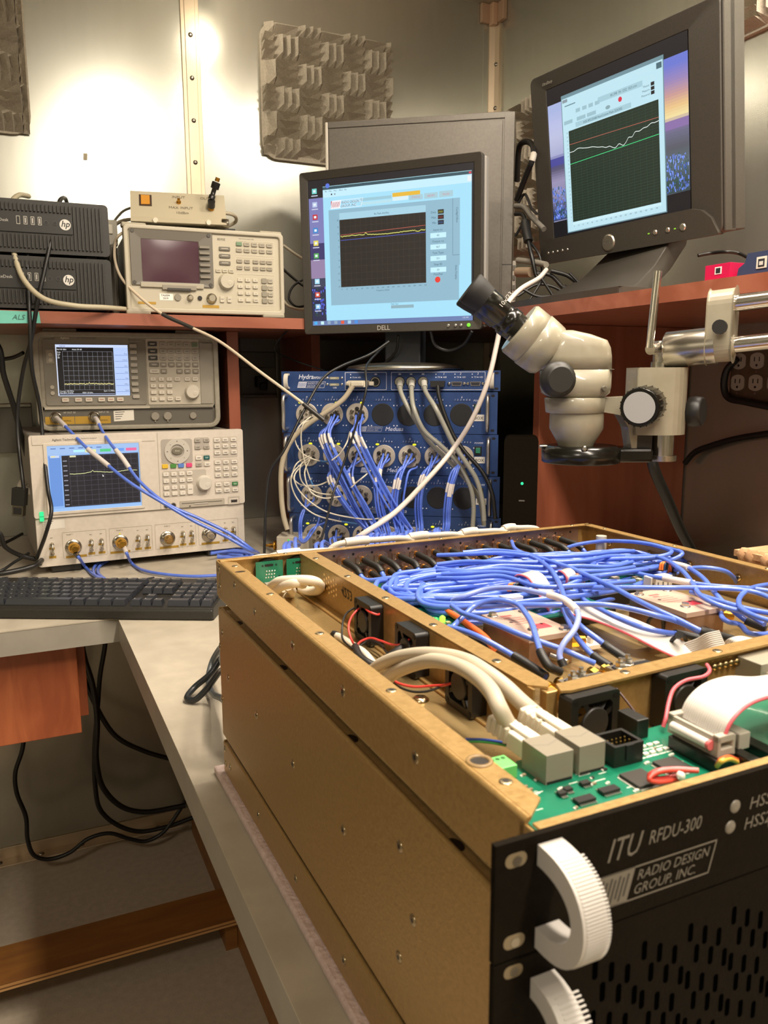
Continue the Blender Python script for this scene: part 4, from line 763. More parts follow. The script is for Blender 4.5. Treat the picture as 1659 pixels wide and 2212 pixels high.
# usb boxes on the right shelf
b = MB(.001, Matrix.Translation((.912, .845, SZ+.001))); b.box(0, 0, 0, 60, 44, 20, '#c8174c:.3'); b.box(-.6, 14, 6, 0, 26, 16, '#e8e4dc'); b.box(-.9, 16, 7.5, -.5, 24, 14.5, '#26242a')
top('usb_box', b, 'small magenta red box with a square port on the right shelf', 'box', bevel=.0015)
t = thing('usb_box', (.915, .725, SZ+.001), 'dark blue translucent box with a square port at the right end of the shelf', 'box')
b = MB(.001); b.pr([(0, 0), (110, 0), (108, 10), (98, 16), (94, 28), (16, 28), (12, 16), (2, 10)], 0, 90, '#39415f:.25', 'x'); b.build('body', t, .002)
b = MB(.001); b.box(-1, 62, 6, 0, 78, 21, '#d8d2c4:.3'); b.box(-1.4, 65, 8, -.8, 75, 18, '#2a2a30'); b.box(-1.8, 67, 10, -1, 73, 15, '#c9c5bc'); b.build('port', t)
# outlets: right wall and back wall
t = thing('outlet_strip', (WX, 1.2, 1.26), 'brown metal outlet strip with white sockets on the right wall', 'outlets')
b = MB(.001); b.box(-16, -60, -8, -.5, 92, 118, 'wallplate'); b.build('plate', t, .004)
for yy in (68, 22, -24):
    for zz in (33, 78):
        b = MB(.001); n_ = [(yy+17*max(-1, min(1, 1.25*math.cos(a*PI/12)))*1., zz+17*math.sin(a*PI/12)) for a in range(24)]
        b.pr(n_, -18, -15, '#a89c92:.4', 'x')
        for dy_ in (-6, 6): b.box(-18.6, yy+dy_-1, zz-1, -17.5, yy+dy_+1, zz+8, '#15120f')
        b.pr(circ(yy, zz-9, 2.6, 10), -18.6, -17.5, '#15120f', 'x'); b.build('socket', t)
    for zz in (11, 56, 101): b = MB(.001); b.pr(circ(yy, zz, 3, 10), -17, -15, 'm#a89c92:.3', 'x'); b.build('screw', t)
t = thing('wall_outlet', (.61, WY, 1.25), 'grey steel wall outlet with a black plug under the left shelf', 'outlet')
b = MB(.001); b.box(-20, -30, 0, 85, -.5, 170, '#6d6a5e:.4'); b.box(-24, -34, 84, 82, -28, 130, '#59564b:.35'); b.box(-20, -40, 0, 84, -30, 12, 'm#8d8a7e:.3'); b.build('box', t, .003)
b = MB(.001); b.box(18, -62, 30, 50, -34, 62, '#141310:.5'); b.box(26, -72, 22, 46, -58, 44, '#141310:.5'); b.build('plug', t, .004)
t = MB(); t.box(-.05, WY-.03, 1.12, .045, WY-.001, 1.235, '#6f6c60:.35'); t.box(-.05, WY-.034, 1.235, .045, WY-.001, 1.245, 'm#a8a498:.3'); top('wall_outlet', t, 'steel outlet box low on the back wall at the left edge', 'outlet', bevel=.002)
# brown open cardboard box right, white metal box, black computer behind the rack
t = MB(); p = Vector((.737, .612, DZ)); t.box(p.x, p.y-.25, DZ+.001, p.x+.30, p.y+.03, DZ+.205, 'cardboard'); t.box(p.x-.004, p.y-.26, DZ+.205, p.x+.31, p.y+.035, DZ+.212, 'cardboard')
for i in range(26): t.lathe((p.x+.0+random.uniform(-.004, .012), p.y-.25+.011*i, DZ+.209), (0, 0, 1), [(.006, -.008), (.009, 0), (.004, .006)], 'cardboard', 7)
top('cardboard_box', t, 'brown cardboard box with torn edge behind the gold chassis at the right', 'box')
t = thing('filter_box', (.555, 1.71, DZ+.001), 'small off-white metal box with brass connector beside the blue rack', 'box', -30)
b = MB(.001); b.box(-32, -24, 0, 42, 34, 56, '#b9b1a0:.45'); b.build('body', t, .003)
b = MB(.001); b.lathe((-32, 0, 30), (-1, 0, 0), [(6, 0), (6, 6), (11, 7), (11, 11), (5, 12), (5, 22), (3, 23), (3, 30)], 'm#d09a3e:.25', 14); b.build('connector', t)
b = MB(.001); b.pr(circ(-4, 48, 2, 8), -25, -24, 'e#40e060'); b.pr(circ(26, 50, 3, 8), -25, -24, 'e#4a6aff'); b.box(12, -26, 3, 30, -24, 18, '#23211e'); b.build('indicator', t)
p_ = D(1132, 1047, 1.65); t = thing('computer_case', (p_.x, p_.y, DZ+.001), 'black computer case with tiny green light between the rack and the wooden panel', 'computer', -34)
b = MB(.001); b.pr(rr(-42, 0, 27, 285, 10), 0, 70, 'blackpanel'); b.build('case', t, .004)
b = MB(.001); b.pr(circ(-4, 190, 3, 12), -1, 0, 'e#30e8a0:1.3'); b.build('indicator', t)
b = MB(.001); b.box(-10, -.6, 153, 2, 0, 155.5, '#6a6660'); b.build('front_mark', t)
# ================================================================ keyboard
kp = Vector((.287, 1.318, DZ+.001)); kx = Vector((math.cos(math.radians(-27)), math.sin(math.radians(-27)), 0)); o_ = kp-kx*.452
kb = thing('keyboard', o_, 'black computer keyboard on the worktop in front of the cream analyser', 'keyboard', -27)
b = MB(.001); b.pr([(0, 0), (0, 12), (0, 20), (162, 30), (166, 26), (166, 0)], 2, 450, 'blackplastic', 'x'); b.box(2, -4, 0, 450, 3, 18, 'blackplastic'); b.build('body', kb, .004, 3)
def key(x0, x1, r, dy=0, m='#1f1f1f:.28'):
    """r: row 0 = space bar row ... 5 = function row"""
    y0 = 8+r*20.5+(6 if r == 5 else 0); z = 21+r*1.6; W_ = x1-x0
    if (W_, r) not in KM:
        q = MB(.001); q.frus(.8, .8, W_-.8, 18.6, 0, 9.5, 2.2, '#2c2e33:.3', 2.4, 1.2); 
        q.box(3.8, 12.6, 9.5, 6.2, 15, 9.6, '#a8a8a4'); KM[(W_, r)] = q.mesh('key')
    o = bpy.data.objects.new('key', KM[(W_, r)]); o.parent = kb; o.location = (x0/1000, y0/1000, z/1000); COL.objects.link(o)
KM = {}
for r, row in enumerate((((12, 36), (36, 60), (60, 84), (84, 200), (200, 224), (224, 248), (248, 272), (272, 296)),
        ((12, 56),)+tuple((56+19*i, 75+19*i) for i in range(10))+((246, 296),), ((12, 47),)+tuple((47+19*i, 66+19*i) for i in range(11))+((256, 296),),
        ((12, 40),)+tuple((40+19*i, 59+19*i) for i in range(12))+((268, 296),), tuple((12+19*i, 31+19*i) for i in range(13))+((259, 296),), ((12, 31),)+tuple((50+19*i+(i//4)*9.5, 69+19*i+(i//4)*9.5) for i in range(12)))):
    for x0, x1 in row:
        key(x0, x1, r)
for r, n_ in ((0, 3), (3, 3), (4, 3), (5, 3)):
    for i in range(n_): key(303+19*i, 322+19*i, r)
key(322, 341, 1)
for r in range(5):
    for i in range(4):
        if r == 0 and i == 1: continue
        key(367+19.5*i, 386.5+19.5*i+(19.5 if (r == 0 and i == 0) else 0), r)
for r in (5,):
    for i in (1, 2, 3): key(367+19.5*i, 386.5+19.5*i, r)
# ================================================================ microscope on its boom (frame at the lens axis)
C0 = D(1240, 1000, 1.10)
ms = thing('stereo_microscope', C0, 'beige stereo microscope with black eyepieces hanging from a chrome double boom', 'microscope', math.degrees(math.atan2(R_.y, R_.x)))
k = 1.10/FPX*1000
bpy.context.view_layer.update(); MI = ms.matrix_world.inverted()
def m2(px, py, y=0.):                       # mm in the microscope's own upright frame
    return Vector(((px-1240)*k, y, (1000-py)*k))
SB = 'scopebeige'; BK = '#14130f:.22'
def turned(name, px, ys, rs, m, n=32, lab=None, y=0):
    b = MB(.001); b.lathe(m2(px, ys[0], y), (0, 0, 1), [(r*k, (ys[0]-q)*k) for q, r in zip(ys, rs)], m, n); return b.build(name, ms, 0, label=lab)
turned('ring_light', 1254, (998, 996, 970, 965, 962, 962), (80, 83, 84, 76, 74, 55), BK, 40, 'black ring light')
turned('lens_barrel', 1242, (962, 955, 925, 905, 885), (37, 40, 57, 57, 56), SB)
turned('mount_ring', 1238, (892, 890, 862, 860), (60, 62, 65, 63), SB)
b = MB(.001); b.pr([(-66*k+0, 862*0), ], 0, 0, SB) if False else None
b.pr([(m2(1270, 862)[0], m2(0, 862)[2]), (m2(1345, 858)[0], m2(0, 858)[2]), (m2(1365, 870)[0], m2(0, 868)[2]), (m2(1365, 985)[0], m2(0, 987)[2]), (m2(1358, 985)[0], m2(0, 987)[2]), (m2(1345, 925)[0], m2(0, 922)[2]), (m2(1330, 900)[0], m2(0, 897)[2]), (m2(1280, 888)[0], m2(0, 888)[2])], -18, 18, SB); b.build('arm', ms, .003)
def loft(name, secs, m, parent=ms, n=28, lab=None, ex=3.2):
    b = MB(.001); V = []; F = []
    for (cx, cz, rx, ry, y) in secs:
        for i in range(n):
            a = 2*PI*i/n; ca, sa = math.cos(a), math.sin(a); V.append((cx+rx*math.copysign(abs(ca)**(2/ex), ca), y+ry*math.copysign(abs(sa)**(2/ex), sa), cz))
    for q in range(len(secs)-1):
        for i in range(n): j = (i+1) % n; F.append((q*n+i, q*n+j, (q+1)*n+j, (q+1)*n+i))
    F += [tuple(range(n-1, -1, -1)), tuple(range((len(secs)-1)*n, len(secs)*n))]
    b.add(V, F, m, True); return b.build(name, parent, label=lab)
def sec(xl, xr, py, ry=34): return ((m2(xl, 0)[0]+m2(xr, 0)[0])/2, m2(0, py)[2], (xr-xl)/2*k, ry, 0)
loft('lower_housing', [sec(1185, 1292, 862, 30), sec(1168, 1306, 850, 36), sec(1165, 1308, 838, 38), sec(1163, 1308, 802, 38)], SB)
loft('upper_housing', [sec(1163, 1308, 801, 38), sec(1161, 1307, 775, 38), sec(1163, 1304, 757, 37), sec(1172, 1296, 742, 36), sec(1180, 1262, 730, 33), sec(1190, 1226, 722, 26)], SB)
b = MB(.001); b.box(m2(1166, 0)[0], -30, m2(0, 802.2)[2], m2(1305, 0)[0], 30, m2(0, 800.8)[2], '#6f6a5c'); b.build('seam', ms)
b = MB(.001); ax = Vector((-.79, 0, .61)); ce = m2(1172, 760); b.lathe(ce-ax*8, ax, [(33, 0), (37, 6), (38, 18), (38.5, 30), (36, 31), (37.5, 32), (37.5, 52), (35, 55)], SB, 36); b.build('eyepiece_collar', ms)
for yy in (-8, 42):
    b = MB(.001); q = ce+ax*44+Vector((0, yy, 0)); b.lathe(q, ax, [(16, 0), (16, 10), (17.5, 11), (17.5, 22), (15.5, 23), (15.5, 30), (17, 31), (17, 44), (18, 45), (18, 60)], BK, 28)
    e_ = b.build('eyepiece', ms); b = MB(.001); b.lathe(q+ax*60, ax, [(18.5, 0), (21, 14), (22, 26), (20, 28), (17, 20)], '#1c1b19:.7', 28); b.build('eyecup', e_)
b = MB(.001); b.text('10x/23', 6, ce+ax*92+Vector((9, -26.2, -4)), '#d8d4ca', R=tuple(Vector((.61, 0, .79))), U=tuple(ax)); b.build('lettering', ms)
b = MB(.001); kz = m2(1186, 822); b.lathe((kz.x-2, -36, kz.z), (.12, -1, 0), [(22, 0), (23, 4), (23, 12), (21, 13), (19, 19), (16, 21)], '#23221f:.5', 28)
b.build('zoom_knob', ms)
b = MB(.001); b.lathe((m2(1282, 0)[0], -36, m2(0, 841)[2]), (.3, -1, 0), [(4, 0), (3, 3)], '#5c574a', 10); b.build('lock_screw', ms)
b = MB(.001); b.lathe((m2(1242, 0)[0], -46, m2(0, 963)[2]), (0, -1, .1), [(4, 0), (4, 5), (2, 6)], 'm#b5b0a6:.25', 12); b.lathe((m2(1180, 0)[0], 0, m2(0, 964)[2]), (-1, 0, 0), [(3, 0), (3, 10)], 'm#b5b0a6:.25', 10); b.build('thumb_screw', ms)
b = MB(.001); b.box(m2(1310, 0)[0], -22, m2(0, 996)[2], m2(1400, 0)[0], 24, m2(0, 966)[2], BK); b.build('lamp_cable_box', ms, .004)
# focus block
b = MB(.001); X0 = m2(1357, 0)[0]; X1 = m2(1400, 0)[0]; X2 = m2(1474, 0)[0]; z0 = m2(0, 938)[2]; z1 = m2(0, 798)[2]
poly = [(X0, -24), (X1-4, -30)]+[(X2-32+32*math.cos(a), 4+34*math.sin(a)) for a in [(-1.4+2.8*i/12) for i in range(13)]]+[(X0, 30)]
b.pr(poly, z0, z1, SB, 'z'); b.build('focus_block', ms, .002)
b = MB(.001); b.box(m2(1362, 0)[0], -14, m2(0, 986)[2], m2(1400, 0)[0], 16, m2(0, 936)[2], '#23201b:.4'); b.build('rack_slide', ms, .001)
b = MB(.001); kz = m2(1385, 873); ax = Vector((-.52, -.85, -.06)); kk = Vector((kz.x, -22, kz.z)); b.lathe(kk, ax, [(20, 0), (20, 8), (24, 10), (25, 26), (25, 50), (24, 52)], BK, 40)
for i in range(20):
    a_ = ax.normalized().orthogonal().normalized(); b_ = ax.normalized().cross(a_); t_ = 2*PI*i/20; b.rod(kk+ax.normalized()*12+(a_*math.cos(t_)+b_*math.sin(t_))*24.8, kk+ax.normalized()*50+(a_*math.cos(t_)+b_*math.sin(t_))*24.8, 1.1, 1.1, BK, 6)
f_ = b.build('focus_knob', ms); b = MB(.001); b.lathe(kk+ax.normalized()*52.1, ax, [(20, 0), (20, .6)], '#a8a8a6:.35', 32); b.build('knob_face', f_)
b = MB(.001); kz = m2(1472, 890); b.lathe((kz.x, 4, kz.z), (.8, -.6, 0), [(12, 0), (12, 6), (20, 8), (21, 16), (20, 24), (18, 26)], '#1c1b19:.45', 10); b.build('clamp_knob', ms)
def vr(name, px, y0, y1, r, m, y=4, n=24): b = MB(.001); b.rod(m2(px, y0, y), m2(px, y1, y), r*k, r*k, m, n); return b.build(name, ms)
vr('post', 1429, 938, 985, 25, 'chrome'); vr('post_collar', 1431, 984, 996, 30, 'brushed'); vr('post', 1415, 800, 786, 18, 'chrome'); vr('post', 1419, 787, 758, 18, 'brushed')
b = MB(.001); b.rod(m2(1385, 758, -12), m2(1394, 603, -12), 8.2*k, 8.2*k, 'chrome', 20); b.build('height_rod', ms, .0005)
b = MB(.001); b.rod(m2(1385, 760, -14), m2(1420, 757, 4), 12*k, 12*k, 'brushed', 20); b.build('cross_pin', ms, .0005)
b = MB(.001); b.box(m2(1404, 0)[0], -8, m2(0, 764)[2], m2(1441, 0)[0], 14, m2(0, 742)[2], 'brushed'); b.build('swivel', ms, .003)
def lw(px, py, y):                          # exact point on a sight line at depth y of the microscope frame
    o = MI @ CC; d = (MI.to_3x3() @ (D(px, py, 1)-CC)); t = (y/1000-o.y)/d.y; return (o+d*t)*1000
a0 = lw(1437, 757, 2); a1 = lw(1548, 746, -32); b = MB(.001); dv = a1-a0; L_ = dv.length
b.lathe(a0, dv, [(20, 0), (24, 3), (24, L_)], 'brushed', 32); b.build('boom_sleeve', ms)
yc = lw(1552, 705, -34); b = MB(.001)
pts = rr(-21, -46, 21, 46, 20, 6); dvn = dv.normalized(); side = Vector((0, 0, 1)).cross(dvn).normalized()
V = [yc+dvn*s_+side*p_[0]+Vector((0, 0, p_[1])) for s_ in (-12, 20) for p_ in pts]; n_ = len(pts)
b.add(V, [tuple(range(n_)), tuple(range(2*n_-1, n_-1, -1))]+[(i, (i+1) % n_, (i+1) % n_+n_, i+n_) for i in range(n_)], SB); b.build('boom_yoke', ms, .003, 3)
for py_ in (661, 747):
    a0 = lw(1545, py_+(0 if py_ < 700 else 2), -36); b = MB(.001); b.rod(a0, a0+dvn*420+Vector((0, 0, 2)), 10.5, 10.5, 'chrome', 28); b.build('boom_rod', ms)
    b = MB(.001); b.lathe(a0+dvn*16, dvn, [(14, 0), (14, 6), (12, 8)], SB, 24); b.build('rod_bush', ms)
b = MB(.001); q = yc+side*-21; b.lathe(q+Vector((0, -2, -3))+dvn*6, side*-1, [(7, 0), (7, 4), (9, 5), (9, 12)], '#1c1b19:.5', 14); b.build('yoke_screw', ms)
# ================================================================ gold chassis
CP = Vector((.171, .773, ZT-.041)); CY = math.radians(.55); CT = Matrix.Translation(CP) @ Matrix.Rotation(CY, 4, 'Z')
def CL(x, y, z): return CT @ Vector((x/1000, y/1000, z/1000))
G = 'gold'
def gscrew(par, x, y, z, ax, r=3.2, m='m#b9a98a:.25', name='screw', rec=True):
    b = MB(.001); b.lathe((x, y, z), ax, [(r, -.2), (r, .25), (r*.8, .5), (r*.35, .55)] if rec else [(r, 0), (r, 1), (r*.7, 2.4), (r*.3, 2.6)], m, 12)
    a = Vector(ax); b.lathe(Vector((x, y, z))+a*.56, ax, [(r*.42, 0), (r*.3, .06)], '#1d1812', 6); return b.build(name, par)
tray = thing('open_chassis', CP, 'open gold tray chassis full of blue cables on top of the stack, black front', 'chassis', .55)
b = MB(.001)
b.box(0, -18, 5, 1.5, -2, 40, G); b.box(0, -524, 5, 1.5, -14, 38, G)
V = [(0, 37.5), (.25, 39.2), (.9, 40.3), (1.9, 40.9), (3.2, 41), (3.2, 39.6), (1.5, 38)]
b.pr(V, -524, -14, G, smooth=True)
b.pr([(3, -524), (15, -514), (15, -24), (11, -20), (3, -14)], 39.5, 41, G, 'z')      # side flange
b.box(0, -532, 5, 1.5, -520, 38, G)
b.box(10, -524, -5, 12, -4, 8, G); b.box(455.5, -524, 2, 457, -2, 41, G); b.box(446, -524, 39.5, 457, -6, 41, G)
b.box(1, -4, 2, 457, -2.5, 41, G); b.box(2, -11, 39.5, 457, -2.5, 41, G); b.box(2, -532, 38, 455, -526, 39.5, G); b.box(2, -531, 2, 455, -529.5, 39, G)
b.box(1.5, -530, 2, 456, -3, 3.5, 'goldfloor'); b.box(76, -412, 3.5, 84, -4, 5.5, G)
b.quad([(12.3, -72, 41.05), (16, -72, 41.05), (16, -55, 41.05), (12.3, -55, 41.05)], G)
b.pr([(8+5*math.cos(i*PI/8), -63+3*math.sin(i*PI/8)) for i in range(16)], 41, 41.1, '#2c1c0c', 'z')
b.build('tray_body', tray, .0006)
b = MB(.001); b.box(84, -412, 2, 85.5, -4, 40, G); b.pr([(84, -406), (93, -414), (98, -408), (100, -12), (84, -12)], 39.5, 41, G, 'z')
b.text('4223', 9, (83.8, -122, 33), '#2a1a0c', R=(0, -1, 0), U=(0, 0, -1), shear=.1, bold=True)
for i in range(6):
    for j in range(3 if i % 2 else 4): b.pr(circ(-80-i*6, 34-j*5-(2.5 if i % 2 else 0), 1.3, 8), 83.6, 84.1, '#f4d090:.2', 'x')
b.build('divider', tray, .0006)
b = MB(.001); b.pr([(98, -419), (456, -403), (456, -401.5), (98, -417.5)], 2, 40, G, 'z'); b.pr([(96, -422), (100, -412), (456, -392), (456, -406), (102, -424)], 39.5, 41, G, 'z'); b.box(90, -417, 2, 98, -410, 39, G); b.build('cross_divider', tray, .0006)
for y in (-39, -150, -265, -380, -496): gscrew(tray, 9.5, y, 41, (0, 0, 1))
for y in (-41, -122, -202, -282, -365): gscrew(tray, 90, y, 41, (0, 0, 1))
for x in (149, 229, 309): gscrew(tray, x, -417+(x-98)*.045, 41, (0, 0, 1))
for x in (70, 160, 250, 340, 430): gscrew(tray, x, -6.5, 41, (0, 0, 1), 2.2)
for y in (-40, -150, -265): gscrew(tray, 451, y, 41, (0, 0, 1), 2.2)
for y, z in ((-72, 31), (-136, 23), (-234, 24), (-330, 24), (-428, 24), (-13, 33), (-15, 16)): gscrew(tray, 0, y, z, (-1, 0, 0), 3.8)
b = MB(.001); b.lathe((9, -475, 41), (0, 0, 1), [(6.5, 0), (6.3, .8), (4.6, .9), (4.4, -1)], '#8a7048:.4', 20, False); b.lathe((9, -475, 41.1), (0, 0, 1), [(4.5, 0), (.1, .02)], '#1c140a', 16); b.build('threaded_hole', tray)
for y in (-45, -110, -168, -230): gscrew(tray, 455.5, y, 24, (-1, 0, 0), 4, rec=False)
gscrew(tray, 60, -225, 3.5, (0, 0, 1), 5, 'm#c9b58c:.25', 'screw', False); gscrew(tray, 60, -320, 3.5, (0, 0, 1), 6, 'm#c9b58c:.25', 'screw', False)
b = MB(.001); b.lathe((430, -60, 3.5), (0, 0, 1), [(6, 0), (6, 34)], '#b9b0a0:.4', 16); b.build('standoff', tray, label='grey round spacer post')
# front panel with its lettering
b = MB(.001); b.box(-21, -535, -10.5, 462, -532, 40, 'blackpanel')
RX, UZ = (1, 0, 0), (0, 0, 1); LT = '#6f685c:.8'
b.text('ITU', 10.5, (33, -535.2, 18), LT, shear=.3, w=17); b.text('RFDU-300', 6.4, (55.5, -535.2, 20.5), LT, shear=.2, w=30)
logo(b, 24, -3, 15.5, -535.2, LT, '#1a160f')
b.text('HSS1', 6, (115, -535.2, 22), LT, shear=.2, w=17); b.text('HSS2', 6, (112.5, -535.2, 12.5), LT, shear=.2, w=17)

b.build('front_panel', tray, .0006)
for x, z in ((106.5, 25.5), (104.3, 16), (132, 11)): b = MB(.001); b.lathe((x, -535, z), (0, -1, 0), [(3.2, -.5), (3.2, .1), (2.4, .6), (1.2, .9)], '#736c60:.4', 16); b.build('indicator', tray)
def slot(par, x, z, m='#7d6e52'):
    b = MB(.001); b.pr(rr(x-5, z-3, x+5, z+3, 2.9, 5), -535.1, -534.6, m+':.5'); b.pr(circ(x+.5, z-.6, 2.2, 10), -535.3, -535, 'm#8a8478:.3'); b.build('mounting_slot', par)
slot(tray, -11.5, 32); slot(tray, -11.5, -3)
def bighandle(par, z0, z1, x=0, w=12):
    """white ribbed D handle standing off the panel"""
    b = MB(.001); n = 26; h = z1-z0; O = []; I = []
    for i in range(n+1):
        a = PI*i/n; O.append((-535-29*max(0,math.sin(a))**.72, z0+h/2-h/2*math.cos(a)))
        I.append((-535-21.5*max(0,math.sin(a))**.8+0, z0+h/2-(h/2-9)*math.cos(a)))
    b.pr(O+I[::-1], x, x+w, '#bcb7b0:.5', 'x')
    for i in range(3, n-2):
        for f in (0, .5):
            a = PI*(i+f)/n; p = (-535-29.0*max(0,math.sin(a))**.72, z0+h/2-h/2*math.cos(a))
            d = Vector((0, -math.sin(a), -math.cos(a))); t = Vector((0, d.z, -d.y)); q = Vector((0, p[0], p[1]))
            A = q-t*.45; B = q+t*.45; D_ = d*.28; b.add([A, B, B+D_, A+D_]+[v+Vector((w, 0, 0)) for v in (A, B, B+D_, A+D_)], [(0, 1, 2, 3), (7, 6, 5, 4), (3, 2, 6, 7), (0, 3, 7, 4), (1, 5, 6, 2)], '#bcb7b0:.5')
    return b.build('handle', par, .0008, label='white ribbed handle')
bighandle(tray, -9, 36, -1.5, 11.5)
# fans
def fan(par, o, yaw, s=34, d=11):
    f = bpy.data.objects.new('fan_frame', None); b = MB(.001)
    b.ring(rr(-s/2, -s/2, s/2, s/2, 3, 4), circ(0, 0, s*.46, 20)[15:]+circ(0, 0, s*.46, 20)[:15]+[], 0, d, '#17161400'.replace('00', '')[:7]+':.4') if False else None
    O = rr(-s/2, -s/2, s/2, s/2, 3, 5); n = len(O); I = [(s*.46*math.cos(math.atan2(p[1], p[0])), s*.46*math.sin(math.atan2(p[1], p[0]))) for p in O]
    b.ring(O, I, 0, d, '#181715:.4')
    for sx in (-1, 1):
        for sz in (-1, 1): b.pr(circ(sx*s*.41, sz*s*.41, 1.8, 10), -.3, 0, '#000000')
    for a in (.5, 2.1, 3.7, 5.3): b.box(0, 0, 0, 0, 0, 0, '#181715:.4') if False else b.quad([(math.cos(a-.08)*s*.47, .5, math.sin(a-.08)*s*.47), (math.cos(a+.08)*s*.47, .5, math.sin(a+.08)*s*.47), (math.cos(a+.25)*s*.2, .5, math.sin(a+.25)*s*.2), (math.cos(a-.25)*s*.2, .5, math.sin(a-.25)*s*.2)], '#181715:.4')
    fo = b.build('fan', par); fo.location = (o[0]/1000, o[1]/1000, o[2]/1000); fo.rotation_euler = (0, 0, math.radians(yaw))
    b = MB(.001); b.lathe((0, 1, 0), (0, -1, 0), [(s*.27, 0), (s*.27, 1.2), (s*.25, 1.6)], '#252320:.45', 24)
    b.build('hub', fo)
    b = MB(.001)
    for i in range(7):
        a = 2*PI*i/7; V = []
        for r_, tw in ((s*.25, .9), (s*.44, .35)):
            for h_ in (2.5, 8): V.append((math.cos(a+(h_-5)*.06*tw*2)*r_, h_, math.sin(a+(h_-5)*.06*tw*2)*r_))
        b.quad([V[0], V[1], V[3], V[2]], '#1f1d1a:.4')
    b.build('blades', fo)
for y in (-194, -271, -347): fan(tray, (73, y, 21), -90+180 if False else -90, 34, 11)
for x in (114.5, 187): fan(tray, (x, -431+(x-98)*.045, 21), 2.5, 36, 11)
# sockets at the back left: two green boards with solder pins, black barrel behind
for x0 in (37, 69):
    b = MB(.001); b.box(x0, -13, 13, x0+28, -11.5, 36, 'pcbgreen'); b.pr(rr(x0+9, 31, x0+18, 33.4, 1, 3), -13.3, -13, '#101010')
    for px_, pz_ in ((7, 32), (21, 32), (4, 17), (24, 20)): b.pr(circ(x0+px_, pz_, 1.1, 8), -13.2, -13, '#08281e')
    for i in range(4):
        for j in range(3): b.lathe((x0+10+i*2.8+j*.5, -13, 19.5+j*3.2), (0, -1, 0), [(.9, 0), (.3, .8)], 'm#d8d4c8:.25', 6)
    b.box(x0+8, -24, 10, x0+28, -13, 15, '#9a9284:.35'); b.build('socket_board', tray)
    b = MB(.001); b.lathe((x0+14, -4, 24), (0, -1, 0), [(14, 0), (14, 6.5)], '#17150f:.4', 24); b.build('socket_barrel', tray)
# row of flanged coaxial connectors on the back wall
cm = MB(.001)
oc = [(8.5*math.cos(PI/8+i*PI/4), 7.5*math.sin(PI/8+i*PI/4)) for i in range(8)]
cm.pr(oc, -1.8, 0, 'copper'); cm.lathe((0, -1.8, 0), (0, -1, 0), [(3.5, 0), (3.5, 3), (2.6, 3.5), (2.6, 5)], 'm#c79a52:.3', 12)
for a in (.8, 2.4, 4, 5.5): cm.lathe((6.3*math.cos(a), -1.8, 5.6*math.sin(a)), (0, -1, 0), [(1.2, 0), (.8, .8)], 'm#e0c9a8:.25', 8)
b = MB(.001); b.box(104, -6.2, 4, 440, -4, 38.5, 'copper')
for i in range(30): b.pr(circ(112+i*10.9, 33 if i % 2 else 14, 1.5, 8), -6.4, -6.1, '#1a100a')
b.build('connector_plate', tray)
CX = [134+i*21.3 for i in range(14)]
me = cm.mesh('coaxial_socket')
rep('coaxial_socket', me, tray, [(x/1000, -.0062, .0265) for x in CX]+[((x+9)/1000, -.0062, .011) for x in CX])
# copper filter blocks with bolts
def filterblock(x0, y0, x1, y1, z1):
    b = MB(.001); b.box(x0, y0, 3.5, x1, y1, z1-4, 'copper'); b.box(x0-1, y0-1, z1-4, x1+1, y1+1, z1, '#b89f8e:.4')
    w = x1-x0; b.quad([(x0+w*.48, y0+14, z1+.1), (x0+w*.80, y0+14, z1+.1), (x0+w*.80, y0+25, z1+.1), (x0+w*.48, y0+25, z1+.1)], '#d8404a:.5')
    for i in range(4): b.box(x0+w*.22, y0+30+i*5, z1, x0+w*.62, y0+31+i*5, z1+.1, '#a86a62')
    b.box(x0+w*.24, y0+51, z1, x0+w*.5, y0+54, z1+.1, '#b05a55'); b.box(x0+w*.24, y0+47, z1, x0+w*.4, y0+49, z1+.1, '#b05a55')
    for q in ((x0+9, y1-26), (x0+28, y0+24)): b.pr([(q[0]+1.6*math.cos(t), q[1]+1.6*math.sin(t)) for t in [i*PI/5 for i in range(10)]], z1, z1+.1, '#3a2620', 'z')
    o = b.build('filter_block', tray, .0006)
    for q in ((x0+5, y1-6), (x1-5, y1-6), (x0+13, y0+14), (x1-4, y0+5)):
        b = MB(.001); b.lathe((q[0], q[1], z1), (0, 0, 1), [(4.2, 0), (4.2, .7), (3.4, .8)], 'm#c9c6bc:.25', 14); b.lathe((q[0], q[1], z1+.8), (0, 0, 1), [(3.3, 0), (3.3, 2.4)], 'm#c9c6bc:.25', 6, sm=False); b.build('bolt', o)
    b = MB(.001); b.lathe((x1, y0+12, z1-12), (1, -.35, 0), [(4, 0), (4, 6), (5.2, 6.2), (5.2, 12), (4, 12.5), (3.4, 18)], 'm#d99b3a:.25', 8, sm=False); b.build('coaxial_port', o, label='brass threaded port')
    b = MB(.001); b.rod((x0+w*.5, y0, 12), (x0+w*.5+6, y0-12, 10), 3, 2.5, 'm#a8a49a:.3', 10); b.build('feedthrough', o)
filterblock(157, -306, 196, -243, 29); filterblock(307, -309, 349, -244, 29)
